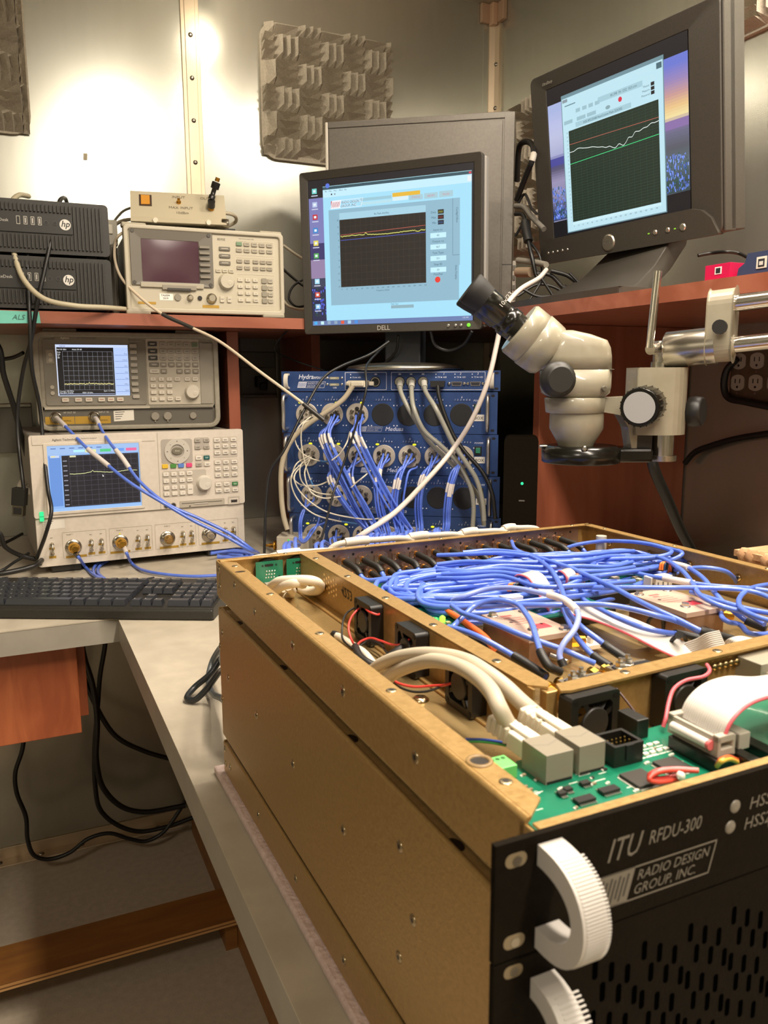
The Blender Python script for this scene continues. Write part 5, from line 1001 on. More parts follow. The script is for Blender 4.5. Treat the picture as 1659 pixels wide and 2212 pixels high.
# small attenuator blocks at the cross wall
for x0, y0, n_ in ((132, -398, 2), (176, -392, 2)):
    b = MB(.001); b.box(x0, y0, 3.5, x0+34, y0+26, 24, 'm#b9ad98:.35'); b.box(x0+2, y0+1, 24, x0+33, y0+22, 24.8, '#1a1917:.4')
    b.box(x0+3, y0+2, 24.8, x0+14, y0+8, 24.9, '#d8d4ca'); b.box(x0+16, y0+6, 24.8, x0+28, y0+12, 24.9, '#d8d4ca'); b.text('RF IN', 3.2, (x0+4, y0+3.4, 25), '#2a2a2a', U=(0, 1, 0)); b.text('OUT', 3.2, (x0+17, y0+7.4, 25), '#2a2a2a', U=(0, 1, 0))
    o = b.build('attenuator_block', tray, .0006)
    for dx, dy in ((6, 18), (15, 21)):
        b = MB(.001); b.lathe((x0+dx, y0+dy, 24.8), (0, 0, 1), [(4.5, 0), (4.5, .8), (3.6, .9)], 'm#c9c6bc:.25', 14); b.lathe((x0+dx, y0+dy, 25.7), (0, 0, 1), [(3.4, 0), (3.4, 3), (1.8, 3.1), (1.8, 6)], 'm#c9c6bc:.25', 6, sm=False); b.build('bolt', o)
    for dx in (-2, 10):
        b = MB(.001); b.lathe((x0+dx, y0+27, 15), (0, 1, .15), [(4.2, -4), (4.2, 3), (5, 3.2), (5, 8), (3.4, 8.4), (3.4, 12)], 'm#d9a94a:.25', 8, sm=False); b.build('coaxial_port', o)
# black relay modules and green board under the bundle
for x0, y0, x1, y1, z in ((120, -190, 205, -110, 14), (215, -235, 300, -180, 16), (300, -200, 372, -120, 18), (225, -110, 300, -60, 12), (320, -90, 400, -40, 14), (380, -180, 420, -110, 14), (130, -100, 205, -40, 10)):
    b = MB(.001); b.box(x0, y0, 3.5, x1, y1, z-2, '#1c1b19:.4'); b.box(x0+2, y0+2, z-2, x1-2, y1-2, z-1, 'pcbgreen')
    for i in range(7): xx = random.uniform(x0+6, x1-12); yy = random.uniform(y0+6, y1-12); b.box(xx, yy, z-1, xx+random.uniform(4, 9), yy+random.uniform(3, 8), z+random.uniform(1, 3), random.choice(['#1c1b19', '#8d8a80', '#2a2926', '#b5a58a']))
    b.build('relay_board', tray)
b = MB(.001); b.box(103, -236, 16, 150, -170, 18, 'pcbgreen')
for i in range(16): xx = random.uniform(105, 144); yy = random.uniform(-232, -178); b.box(xx, yy, 18, xx+random.uniform(1, 4), yy+random.uniform(1, 4), 19, random.choice(['#c9c5ba', '#1c1b19', '#b9a878']))
b.box(106, -215, 18, 114, -190, 26, '#23211e:.4'); o = b.build('status_board', tray)
b = MB(.001); b.lathe((136, -214, 18), (0, 0, 1), [(2.6, 0), (2.6, 4), (1, 5.5)], 'e#b8ff4a:1.6', 12); b.lathe((131, -212, 18), (0, 0, 1), [(2.2, 0), (2.2, 3), (1, 4)], 'e#4cf06a:1.1', 12); b.build('green_led', o)
for x0, y0, w in ((192, -222, 18), (352, -222, 26)):
    b = MB(.001); b.box(x0, y0, 14, x0+w, y0+10, 33, '#d9d4c8:.5')
    for i in range(4): b.box(x0+2+i*w*.23, y0-.3, 20, x0+3.5+i*w*.23, y0, 28, '#6a665c')
    b.build('power_connector', tray, .0006, label='white plug housing')
for x0, y0 in ((212, -300), (264, -318), (250, -396)):
    b = MB(.001); b.box(x0, y0, 8, x0+22, y0+16, 12, '#ddd6c8:.5'); b.box(x0+9, y0+3, 12, x0+12, y0+8, 17, '#ddd6c8:.5'); b.build('cable_clip', tray, .0006)
# front circuit board
pcb = MB(.001); pcb.pr([(17, -527), (380, -527), (380, -440), (123, -452), (46, -452), (36, -460), (17, -503)], 21.5, 23, 'pcbgreen', 'z')
for i in range(60):
    xx = random.uniform(25, 130); yy = random.uniform(-522, -482) if i % 2 else random.uniform(-482, -462)
    if xx > 60 and yy > -478 and xx < 110: yy -= 14
    if random.random() < .5: pcb.box(xx, yy, 23, xx+random.choice((1.2, 2.2)), yy+1.3, 23.9, random.choice(['#cfcabc', '#8a7a60', '#2a2622'])); pcb.box(xx-.8, yy, 23, xx, yy+1.3, 23.5, '#e0dccf'); 
    else: pcb.box(xx, yy, 23, xx+random.uniform(4, 7), yy+.5, 23.08, '#d9e0d2')
for i in range(10): xx = 104+(i % 5)*4.6; pcb.box(xx, -469-(i//5)*7, 23, xx+3, -467-(i//5)*7, 24, '#e4dfd0'); pcb.box(xx-.5, -471-(i//5)*7, 23, xx+3.5, -470.2-(i//5)*7, 23.1, '#e4dfd0')
pcb.text('HSS2', 3, (30, -487, 23.1), '#dfe6dc', R=(.9, .4, 0), U=(-.4, .9, 0))
pc = pcb.build('circuit_board', tray)
def jack(x0, y0):
    b = MB(.001); b.box(x0, y0, 23, x0+16, y0+20, 38, '#8d8575:.3'); b.box(x0+.6, y0-.2, 22, x0+15.4, y0, 24.5, '#1c1a16'); b.box(x0+1.5, y0+20, 24, x0+14.5, y0+20.4, 37, '#15130f'); b.quad([(x0+.5, y0+12, 38.05), (x0+8, y0+9, 38.05), (x0+15.5, y0+12, 38.05), (x0+15.5, y0+13, 38.05), (x0+8, y0+10, 38.05), (x0+.5, y0+13, 38.05)], '#7f786a'); b.build('network_jack', pc, .0005)
jack(44, -479); jack(64.5, -478)
b = MB(.001); b.ring(rr(85, -480, 104, -463, .5, 1), rr(87, -478, 102, -465, .5, 1), 23, 34, '#16140f:.4', 'z'); b.box(86, -479, 23, 103, -464, 26, '#16140f:.4'); b.box(92, -480.6, 26, 97, -479.8, 34, '#0c0b08')
for i in range(5):
    for j in range(2): b.rod((88.8+i*2.8, -473.5+j*3.4, 25), (88.8+i*2.8, -473.5+j*3.4, 33), .4, .4, 'm#d9b45a:.3', 6)
b.build('pin_header', pc)
def qfp(cx, cy, s):
    b = MB(.001); b.box(cx-s/2, cy-s/2, 23.4, cx+s/2, cy+s/2, 25, '#2f2a24:.45')
    for i in range(16):
        t = -s/2+.6+i*(s-1.2)/15
        for q in (-1, 1): b.box(cx+t-.2, cy+q*(s/2+.7)-.8, 23.1, cx+t+.2, cy+q*(s/2+.7)+.8, 23.6, 'm#d9d4c8:.3'); b.box(cx+q*(s/2+.7)-.8, cy+t-.2, 23.1, cx+q*(s/2+.7)+.8, cy+t+.2, 23.6, 'm#d9d4c8:.3')
    b.build('chip', pc, .0003)
qfp(88, -495, 14); qfp(112, -492, 14)
def so(cx, cy, n=8, w=10, h=4.5):
    b = MB(.001); b.box(cx-w/2, cy-h/2, 23.5, cx+w/2, cy+h/2, 25, '#1d1a17:.4')
    for i in range(n):
        for q in (-1, 1): b.box(cx-w/2+.7+i*(w-1.4)/(n-1)-.25, cy+q*(h/2+.9)-.9, 23.1, cx-w/2+.7+i*(w-1.4)/(n-1)+.25, cy+q*(h/2+.9)+.9, 23.8, 'm#d9d4c8:.3')
    b.build('chip', pc)
so(51, -499); so(67, -497); so(27, -514, 4, 5, 3); so(61, -487, 4, 5, 3); so(45, -490, 4, 4, 3); so(50, -488, 4, 4, 3)
b = MB(.001); b.box(24, -467, 23, 36, -455, 30, '#6cc86a:.4')
for i in range(3): b.lathe((27+i*3.2, -458, 30), (0, 0, 1), [(1.3, 0), (1.2, .2)], '#2a5a2a', 8)
b.build('terminal_block', pc, .0005, label='light green screw terminal block')
b = MB(.001); b.box(126, -506, 23, 139, -474, 30, '#16140f:.35'); b.box(143, -512, 23, 150, -474, 29, '#16140f:.35'); b.box(160, -520, 23, 168, -480, 28, '#16140f:.35'); b.build('shrouded_header', pc, .0005)
b = MB(.001); b.pr([(129, -470), (129, -504), (131, -504), (131, -474), (139, -474), (139, -504), (141, -504), (141, -470)], 30, 40, '#aca596:.45', 'z'); b.box(130, -504, 30, 140, -470, 34, '#aca596:.45'); b.box(129, -504, 37, 140, -500, 41, '#aca596:.45'); b.box(129, -474, 37, 140, -470, 41, '#aca596:.45'); b.build('ribbon_socket', pc, .0006, label='grey ribbon cable socket')
b = MB(.001); b.rod((127.5, -499, 35.5), (127.5, -475, 35.5), 2.4, 2.4, '#d6d0c6:.5', 14); b.rod((127.5, -501, 35.5), (127.5, -499, 35.5), 2.5, 2.5, '#d86a6a', 12); b.build('ribbon_fold', pc)
b = MB(.001); b.box(148, -500, 28, 156, -474, 37, '#aca596:.45'); b.build('ribbon_socket', pc, .0006)
b = MB(.001); b.box(118, -460, 23, 126, -444, 34, '#16140f:.4'); b.build('shrouded_header', pc, .0005)
b = MB(.001); b.box(245, -432, 20, 290, -408, 36, '#97907f:.4'); b.box(250, -436, 26, 285, -430, 30, '#b3ac9c:.4'); b.build('cable_socket', tray, .0006, label='grey metal cable socket on the cross wall')
for i in range(7): gscrew(tray, 222+i*5.2, -415+i*.3, 33, (0, -1, 0), 2.4, 'm#a8946a:.3', 'screw', False)
# middle and lower closed chassis
def closed(zt, zb, screws, label, name='closed_chassis', panel=None):
    t = thing(name, CL(0, 0, zb), label, 'chassis', .55); o = -zb
    b = MB(.001); b.pr([(0, -20), (12, -2), (457, -2), (457, -530), (0, -530)], zb+o, zt+o-2, G, 'z') if False else None
    V = [(-8, zb+6), (-2, zb+6)]
    b.box(0, -530, zb+o+1, 1.8, -4, zt+o-3, G); b.box(456, -530, zb+o+1, 457.8, -4, zt+o-1, G); b.box(1, -528, zb+o, 457, -6, zt+o-5, '#6d5224:.5')
    b.pr([(0, zt+o-4), (0, zt+o-1.5), (.6, zt+o-.4), (1.8, zt+o), (3, zt+o-.4), (3.4, zt+o-1.5), (3.4, zt+o-5), (1.8, zt+o-5)], -528, -14, G, smooth=True); b.box(3, -528, zt+o-5, 456, -14, zt+o-3.5, G); b.box(1, -5, zb+o+1, 457, -3, zt+o-2, G)
    b.build('body', t, .0012, 3)
    for y, z in screws: gscrew(t, 0, y, z+o, (-1, 0, 0), 3.6)
    for y in (-60, -190, -330, -460):
        b = MB(.001); b.pr([(6+3.5*math.cos(i*PI/8), y+6*math.sin(i*PI/8)) for i in range(16)], zt+o-3.4, zt+o-3.3, '#1c1006', 'z'); b.build('slot', t)
    return t, o
mid, o1 = closed(-5, -141, [(-35, -70), (-131, -70), (-228, -71), (-328, -71), (-426, -70), (-410, -36), (-409, -104), (-17, -30), (-6, -47), (-7, -102)], 'tall closed gold chassis in the middle of the stack, with slotted black front')
b = MB(.001); b.box(-21, -535, -141+o1, 462, -532, -11.5+o1, 'blackpanel')
for i in range(24):
    for j in range(5):
        x = 30+i*9+(4.5 if j % 2 else 0); z = -30-j*12-(i % 3)*4
        b.pr(rr(x-1.4, z-4.6+o1, x+1.4, z+4.6+o1, 1.2, 2), -535.15, -535, 'blackhole')
b.build('front_panel', mid, .0006)
sl = MB(.001); sl.pr(rr(-16, -19+o1, -7, -13.5+o1, 2.6, 5), -535.1, -534.6, '#7d6e52:.5'); sl.pr(circ(-11, -16.5+o1, 2, 10), -535.3, -535, 'm#8a8478:.3'); sl.build('mounting_slot', mid)
hd = bighandle(mid, -105+o1, -22+o1, -3, 11.5)
low, o2 = closed(-145, -181, [(-29, -165), (-127, -165), (-228, -166), (-326, -166), (-10, -154), (-10, -170)], 'flat closed gold chassis at the bottom of the stack on the pink pad')
b = MB(.001); b.box(-21, -535, -181+o2, 462, -532, -142.5+o2, 'blackpanel'); b.build('front_panel', low, .0006)
pd = MB(.001, CT); pd.box(-7, -520, -188.6, 462, 13, -181.1, 'padpink'); top('foam_pad', pd, 'thin pink foam pad between the gold chassis stack and the worktop', 'pad', bevel=.002)
# ================================================================ cables
def TZ(px, py, zl): return Z(px, py, CP.z+zl/1000)
def HPp(px, py, out=0.):                    # sight line met with the rack front, out mm before it
    d = (D(px, py, 1)-CC); o = HO+HN*(out/1000); return CC+d*((o-CC).dot(HN)/d.dot(HN))
BL = 'bluecable'; SLV = '#d5cdc6:.5'; BT = '#1b1a18:.5'
def zc(X, Y): return (590+X/3.072, 760+Y/3.072)
gB = 'blue coaxial cables from the rack to the gold chassis'
def rackbundle(start, way, n, endx, lab, outs=(14, 45, 70, 80), sl=((.28, .36),), boot=True, spread=4.0, seed=1):
    r_ = random.Random(seed)
    for j in range(n):
        a = 2*PI*j/n+.4; P = []
        sx, sy = zc(*start); P.append(HPp(sx+9*math.cos(a), sy+8*math.sin(a), outs[0]))
        P.append(HPp(sx+9*math.cos(a)*.9-1, sy+8*math.sin(a)*.9+7, outs[1]))
        ox, oy = r_.uniform(-1, 1), r_.uniform(-1, 1)
        for i, (X, Y) in enumerate(way):
            x, y = zc(X, Y); f = (j-(n-1)/2)*spread
            P.append(HPp(x+f+ox*2, y+oy*3, outs[min(i+2, len(outs)-1)]+ox*8))
        P.append(CL(endx+j*4+ox*2, 42+oy*4, 26+ox*4)); P.append(CL(endx+j*4, 26, 6))
        bt = [(0, .10, .0034, BT, 'boot')] if boot else []
        for q in sl: d_ = r_.uniform(-.03, .03); bt.append((q[0]+d_, q[1]+d_, .0030, SLV, 'label_sleeve'))
        cable(P, .0024, BL, lab, group=gB, name='coaxial_cable', boots=bt)
rackbundle((410, 430), [(345, 540), (370, 640), (440, 780), (540, 980), (640, 1170)], 6, 165, 'blue coaxial cable in the bundle from the second plate of the first tall rack unit', seed=1)
rackbundle((575, 420), [(540, 530), (590, 650), (680, 830), (780, 1010), (900, 1190)], 6, 212, 'blue coaxial cable in the bundle from the third plate of the first tall rack unit', seed=2)
rackbundle((400, 700), [(385, 830), (430, 930), (520, 1060), (640, 1190)], 4, 160, 'blue coaxial cable in the bundle from the second plate of the second tall rack unit', seed=3, sl=((.3, .38),))
rackbundle((560, 690), [(510, 800), (520, 870), (600, 1010), (690, 1180)], 3, 178, 'blue coaxial cable in the bundle from the third plate of the second tall rack unit', seed=4, sl=((.34, .42),))
rackbundle((745, 690), [(690, 800), (695, 900), (710, 1040), (750, 1190)], 5, 190, 'blue coaxial cable in the bundle from the fourth plate of the second tall rack unit', seed=5)
rackbundle((910, 690), [(840, 800), (815, 890), (800, 1010), (830, 1180)], 4, 204, 'blue coaxial cable in the bundle from the fifth plate of the second tall rack unit', seed=6, sl=((.36, .46),))
rackbundle((930, 740), [(905, 800), (880, 900), (865, 1010), (865, 1170)], 1, 207, 'single blue coaxial cable from the fifth plate of the second tall rack unit', seed=7, sl=())
rackbundle((1080, 690), [(1020, 790), (985, 880), (965, 1010), (975, 1170)], 4, 226, 'blue coaxial cable in the bundle from the sixth plate of the second tall rack unit', seed=8, sl=((.36, .46),))
rackbundle((1260, 690), [(1210, 790), (1175, 900), (1155, 1040), (1150, 1160)], 4, 262, 'blue coaxial cable in the bundle from the seventh plate of the second tall rack unit', seed=9, sl=((.42, .5),))
rackbundle((245, 960), [(200, 1060), (180, 1130), (180, 1230)], 2, 84, 'blue coaxial cable from the first plate of the third tall rack unit', seed=10, sl=(), boot=False)
rackbundle((330, 1100), [(270, 1170), (230, 1230)], 2, 92, 'blue coaxial cable from the first plate of the lowest rack unit', seed=11, sl=(), boot=False)
rackbundle((425, 1200), [(400, 1240), (410, 1290)], 3, 122, 'blue coaxial cable from the second plate of the lowest rack unit', seed=12, sl=(), spread=7)
rackbundle((590, 1200), [(570, 1240), (590, 1290)], 2, 152, 'blue coaxial cable from the third plate of the lowest rack unit', seed=13, sl=(), spread=7)
gW = 'thin white coaxial cables looping at the left of the rack'
for j, way in enumerate(([(250, 430), (170, 500), (145, 580), (190, 670), (290, 720), (380, 730)], [(265, 450), (200, 480), (185, 560), (200, 690), (240, 830), (270, 900)], [(240, 690), (150, 750), (130, 830), (180, 880), (300, 885), (400, 840)],
        [(250, 700), (180, 760), (190, 860), (280, 930), (400, 945), (440, 930)], [(235, 700), (120, 830), (150, 960), (260, 1070), (420, 1120), (560, 1140)], [(255, 700), (140, 830), (180, 930), (330, 1050), (520, 1100), (700, 1105), (900, 1000), (1060, 800)],
        [(245, 710), (210, 820), (250, 930), (330, 970), (450, 960)], [(510, 530), (480, 620), (440, 680), (390, 720)], [(670, 765), (600, 830), (550, 870), (520, 900)], [(1080, 780), (960, 900), (840, 1030), (700, 1120)])):
    P = [HPp(*zc(*w_), 12 if i == 0 else 40+8*j) for i, w_ in enumerate(way)]
    cable(P, .0016, '#d5cdb8:.4', 'thin white coaxial cable looping in front of the left side of the rack', group=gW, name='coaxial_cable', boots=[(.86, 1, .002, '#4a7ab0:.4', 'end_sleeve')] if j in (0, 1, 4) else [])
for j, way in enumerate(([(842, 200), (845, 260), (900, 380), (960, 480), (1030, 590), (1160, 720), (1290, 860), (1370, 980), (1400, 1150)], [(920, 200), (918, 260), (935, 380), (1000, 520), (1110, 620), (1230, 740), (1310, 900), (1330, 1020), (1325, 1160)], [(1000, 200), (1010, 260), (1075, 370), (1130, 480), (1200, 620), (1290, 750), (1350, 850), (1390, 1000), (1400, 1120)])):
    cable([HPp(*zc(*w_), (6, 28)[i] if i < 2 else 50+j*14) for i, w_ in enumerate(way)], .0052, '#8e8d82:.35', 'grey cable from the %s round socket of the thin top rack unit' % ('second', 'third', 'fourth')[j], group='grey network cables of the thin top rack unit', name='network_cable', boots=[(0, .08, .007, '#b0aea4:.3', 'plug')])
cable([HPp(*zc(*w_), 26+i*4) for i, w_ in enumerate(((1092, 225), (1100, 290), (1140, 420), (1200, 560), (1270, 660), (1390, 800), (1450, 930), (1475, 1110)))], .0045, '#1a1917:.4', 'black cable from the black plug of the thin top rack unit')
cable([HPp(*zc(*w_), 28+i*4) for i, w_ in enumerate(((530, 225), (470, 310), (390, 375), (220, 490), (120, 590), (60, 740), (55, 950), (70, 1090), (95, 1180)))], .0058, '#b9ad94:.45', 'thick cream cable from the cream plug curving down the left of the rack')
cable([D(*p) for p in ((1180, 583, 1.62), (1165, 600, 1.58), (1118, 630, 1.5), (1088, 672, 1.46), (1074, 740, 1.46), (1052, 830, 1.46), (1015, 915, 1.48), (975, 975, 1.5), (910, 1050, 1.42), (850, 1110, 1.3), (790, 1150, 1.2))]+[CL(150, 28, 32)], .0046, '#c9bfb6:.45', 'long off-white cable hanging from the right shelf across the rack front')
BKC = '#1b1a18:.4'
def bc(pts, r, lab, m=BKC, **k):
    if pts[0][0] <= 0: pts = [(pts[0][0]-170, pts[0][1]+(12 if pts[0][1] > 1000 else -14), pts[0][2])]+list(pts)
    return cable([D(*p) for p in pts], r, m, lab, **k)
bc([(840, 738, 1.72), (800, 765, 1.7), (735, 792, 1.66), (700, 815, 1.64), (655, 890, 1.6), (612, 975, 1.58), (585, 1015, 1.58), (575, 1080, 1.58), (572, 1150, 1.58), (571, 1195, 1.58)], .0028, 'thin black cable from under the centre screen down the left of the rack')
bc([(836, 742, 1.75), (800, 778, 1.68), (790, 800, 1.62), (791, 840, 1.6), (778, 890, 1.6), (748, 985, 1.6), (722, 1060, 1.58), (704, 1130, 1.5), (688, 1185, 1.42)], .0024, 'thin black cable falling before the first plates of the rack')
bc([(860, 725, 1.76), (855, 760, 1.8), (830, 785, 1.83)], .003, 'short black cable behind the neck of the centre screen')
bc([(930, 715, 1.72), (940, 745, 1.74), (968, 757, 1.74), (1000, 745, 1.72), (1020, 715, 1.68)], .0035, 'black cable looping under the right corner of the centre screen')
bc([(655, 695, 1.9), (620, 715, 1.9), (598, 740, 1.9), (598, 760, 1.95), (640, 780, 2.0), (700, 800, 2.0)], .002, 'thin black cable hanging behind the left corner of the centre screen')
# from the old analyser across to the rack
bc([(268, 500, 1.80), (250, 520, 1.72), (248, 560, 1.7), (262, 600, 1.69), (300, 640, 1.68), (350, 678, 1.68), (410, 706, 1.68), (470, 735, 1.67), (560, 802, 1.63), (655, 872, 1.6), (700, 908, 1.6)], .0032, 'pale thin cable running from the old analyser diagonally to the rack', '#c9b9a0:.4', boots=[(.50, .62, .004, '#2a2722:.4', 'sleeve'), (.9, 1, .0045, '#2a2722:.4', 'sleeve')])
bc([(62, 424, 1.72), (40, 422, 1.66), (24, 440, 1.62), (20, 480, 1.6), (30, 545, 1.59), (52, 605, 1.58), (95, 645, 1.58), (160, 660, 1.6), (225, 664, 1.64), (275, 668, 1.7)], .0052, 'thick pale cable looping in front of the two black computers', '#b5ab90:.45')
bc([(145, 440, 1.72), (140, 428, 1.68), (128, 436, 1.64), (112, 510, 1.61), (95, 590, 1.6), (82, 650, 1.6), (66, 740, 1.62), (50, 800, 1.66), (38, 890, 1.68), (40, 960, 1.68), (48, 1030, 1.66), (52, 1060, 1.66)], .0042, 'black cable hanging in front of the black computers down to the metal plug')
bc([(66, 488, 1.64), (61, 510, 1.62), (60, 560, 1.6), (62, 640, 1.6), (65, 700, 1.6), (68, 790, 1.62), (86, 880, 1.66), (95, 980, 1.66), (104, 1060, 1.64), (111, 1105, 1.62), (100, 1150, 1.62), (80, 1205, 1.66)], .0040, 'black cable plugged into the upper black computer hanging past the cream analyser', boots=[(0, .04, .006, BT, 'plug'), (.06, .10, .0055, '#d5cdc6:.5', 'label_sleeve')])
bc([(-10, 740, 1.7), (8, 810, 1.72), (30, 880, 1.76), (44, 935, 1.8), (58, 985, 1.86)], .006, 'thick black cable crossing at the left edge beside the cream analyser')
bc([(-10, 776, 1.9), (25, 773, 1.9), (50, 762, 1.88)], .0045, 'black cable at the left edge under the shelf')
bc([(-5, 1150, 1.62), (10, 1180, 1.64), (45, 1200, 1.68), (78, 1208, 1.7)], .005, 'black cable lying on the worktop left of the cream analyser')
bc([(-5, 1178, 1.72), (20, 1168, 1.74), (48, 1153, 1.78)], .0035, 'thin black cable on the worktop at the far left')
bc([(-5, 1235, 1.62), (30, 1215, 1.66), (62, 1195, 1.70)], .0032, 'thin black cable crossing the worktop behind the keyboard')
bc([(-5, 1240, 1.60), (40, 1232, 1.62), (75, 1222, 1.64), (90, 1210, 1.68)], .0055, 'thick black cable behind the left end of the keyboard')
bc([(-5, 390, 2.1), (10, 405, 2.05), (20, 425, 2.0)], .003, 'black cable on the back wall at the left edge')
t = MB(T=Matrix.Translation(D(42, 1085, 1.66)) @ Matrix.Rotation(-.4, 4, 'Z') @ Matrix.Rotation(.12, 4, 'Y')); t.box(-.011, -.008, -.028, .011, .008, .028, 'm#8a857a:.25'); t.box(-.013, -.010, -.006, .013, .010, .030, '#1f1e1b:.4'); t.box(-.008, -.0095, -.024, .008, -.008, -.01, '#1b1a18'); top('screen_plug', t, 'metal screen plug hanging free left of the cream analyser', 'plug', bevel=.0015)
t = MB(T=Matrix.Translation(D(52, 1040, 1.78))); t.tube([(0, 0, 0), (-.006, 0, -.01), (.004, 0, -.02), (.02, 0, -.024), (.03, 0, -.02)], .009, '#cfc9bc:.5', 8); top('cable_bundle_tie', t, 'off-white clip at the left side of the cream analyser', 'clip')
# things behind and on the old analyser
bc([(240, 486, 1.86), (268, 455, 1.84), (300, 450, 1.82), (322, 470, 1.82), (322, 485, 1.82)], .0028, 'thin grey cable loop before the beige amplifier', '#6f6a5c:.4')
bc([(236, 495, 1.84), (262, 478, 1.82), (300, 474, 1.80), (345, 482, 1.80), (400, 488, 1.78), (440, 470, 1.80), (480, 460, 1.84), (505, 465, 1.86), (508, 480, 1.9), (490, 490, 1.9)], .004, 'pale cable looping on top of the old analyser', '#b5ab94:.4')
bc([(315, 462, 1.80), (350, 475, 1.79), (395, 488, 1.78), (430, 494, 1.78)], .0035, 'pale cable with black end on top of the old analyser', '#b5ab94:.4', boots=[(.7, 1, .005, BT, 'boot')])
bc([(612, 530, 2.0), (640, 550, 2.0), (660, 562, 2.0)], .0035, 'pale cable behind the old analyser towards the centre screen', '#b5ab94:.4')
bc([(612, 582, 2.0), (640, 606, 1.98), (662, 622, 1.96)], .0035, 'black cable between the old analyser and the centre screen')
bc([(612, 648, 1.98), (622, 660, 1.96), (645, 668, 1.94), (665, 668, 1.92)], .0032, 'pale cable low between the old analyser and the centre screen', '#b5ab94:.4')
bc([(660, 600, 1.98), (632, 620, 1.97), (624, 645, 1.96), (640, 662, 1.95), (662, 660, 1.94)], .003, 'black cable loop low between the old analyser and the centre screen')
# blue test cables of the two analysers
gV = 'blue test cables of the two analysers'
def blue(pts, lab, boots=(), r=.0034): return cable(pts, r, BL, lab, group=gV, name='coaxial_cable', boots=boots)
blue([D(*p) for p in ((122, 903, 1.78), (136, 916, 1.72), (152, 932, 1.69), (190, 970, 1.66), (222, 996, 1.64), (280, 1042, 1.62), (345, 1082, 1.62), (420, 1126, 1.63), (490, 1160, 1.64), (538, 1188, 1.65))]+[Z(546, 1192, DZ+.006), Z(530, 1196, DZ+.005), Z(490, 1190, DZ+.005)], 'blue test cable from the left connector of the grey analyser', [(0, .12, .0052, SLV, 'boot'), (.26, .36, .005, SLV, 'label_sleeve')])
blue([D(*p) for p in ((205, 902, 1.80), (211, 910, 1.76), (218, 926, 1.73), (240, 960, 1.68), (262, 986, 1.66), (300, 1038, 1.64), (360, 1088, 1.63), (430, 1120, 1.64), (500, 1155, 1.65), (543, 1186, 1.66))]+[Z(548, 1196, DZ+.011), Z(520, 1200, DZ+.010), Z(480, 1194, DZ+.010)], 'blue test cable from the right connector of the grey analyser', [(.03, .13, .0052, SLV, 'boot'), (.30, .38, .005, SLV, 'label_sleeve')])
blue([D(163, 1196, 1.70), D(170, 1204, 1.68)]+[Z(*p, DZ+.006) for p in ((184, 1224), (205, 1243), (235, 1254), (262, 1262))], 'blue test cable from the first port of the cream analyser', [(0, .18, .005, '#3a3833:.4', 'boot')])
blue([D(268, 1182, 1.74), D(274, 1196, 1.72)]+[Z(*p, DZ+.006) for p in ((284, 1216), (310, 1232), (360, 1241), (420, 1245), (485, 1242))], 'blue test cable from the second port of the cream analyser', [(0, .16, .005, SLV, 'boot')])
blue([Z(*p, DZ+.006) for p in ((226, 1212), (208, 1220), (202, 1236), (212, 1248), (240, 1256))], 'blue cable loop on the worktop under the cream analyser')
blue([Z(*p, DZ+.005) for p in ((232, 1212), (216, 1222), (212, 1238), (225, 1250))], 'inner blue cable loop on the worktop under the cream analyser')
blue([Z(*p, DZ+.005) for p in ((398, 1262), (425, 1260), (480, 1254))], 'blue cable end showing behind the right end of the keyboard')
for j in range(3): blue([Z(*p, DZ+.005+j*.006) for p in ((455, 1188+j*4), (490, 1185+j*3), (530, 1188+j*3), (546, 1196+j*2), (520, 1203+j*1.5), (470, 1200+j*2))], 'blue cable coil between the cream analyser and the gold chassis')
# on the worktop beside the chassis
cable([CL(70, 40, -100), CL(25, 36, -110), Z(480, 1418, DZ+.05), Z(455, 1455, DZ+.03), Z(420, 1485, DZ+.012), Z(404, 1508, DZ+.006), Z(420, 1512, DZ+.006), Z(445, 1490, DZ+.02), Z(478, 1448, DZ+.05), CL(25, 28, -120), CL(70, 30, -120)], .004, '#25282a:.35', 'dark cable loop on the worktop at the back left corner of the gold chassis')
cable([CL(80, 50, -80), CL(25, 45, -90), Z(480, 1395, DZ+.06), Z(458, 1430, DZ+.03), Z(450, 1465, DZ+.015), Z(458, 1495, DZ+.012), Z(478, 1508, DZ+.03), CL(30, 24, -130), CL(80, 26, -130)], .004, '#565c5e:.35', 'grey cable loop standing beside the back of the gold chassis')
cable([Z(*p, DZ+.002) for p in ((292, 1256), (305, 1252), (322, 1249), (333, 1247))], .0016, '#2a2825:.5', 'thin black wire end on the worktop behind the keyboard')
# under the worktop
def uc(pts, r, lab, y=2.12): return cable([on(a, b_, 1, y) for a, b_ in pts], r, '#191816:.4', lab, group='black cables under the worktop', name='power_cable')
uc([(55, 1560), (48, 1620), (33, 1670), (36, 1712), (56, 1765), (60, 1815), (74, 1848), (105, 1856), (150, 1842), (190, 1812), (235, 1800), (280, 1812), (315, 1817), (350, 1800), (385, 1755), (400, 1730)], .0055, 'black cable falling from the drawer box to the floor at the left')
uc([(168, 1340), (182, 1420), (200, 1480), (210, 1560), (208, 1640), (222, 1700), (262, 1742), (310, 1754), (400, 1740)], .0072, 'black cable from the worktop corner hanging against the wall, upper loop', 2.1)
uc([(232, 1340), (226, 1400), (216, 1460), (210, 1540), (204, 1620), (206, 1700), (216, 1748), (250, 1780), (300, 1796), (360, 1786), (420, 1765)], .0062, 'black cable from the worktop corner hanging against the wall, lower loop', 2.13)
uc([(150, 1285), (175, 1440), (205, 1520), (250, 1590), (310, 1622), (370, 1640)], .0065, 'black cable sagging to the right under the worktop corner', 2.12)
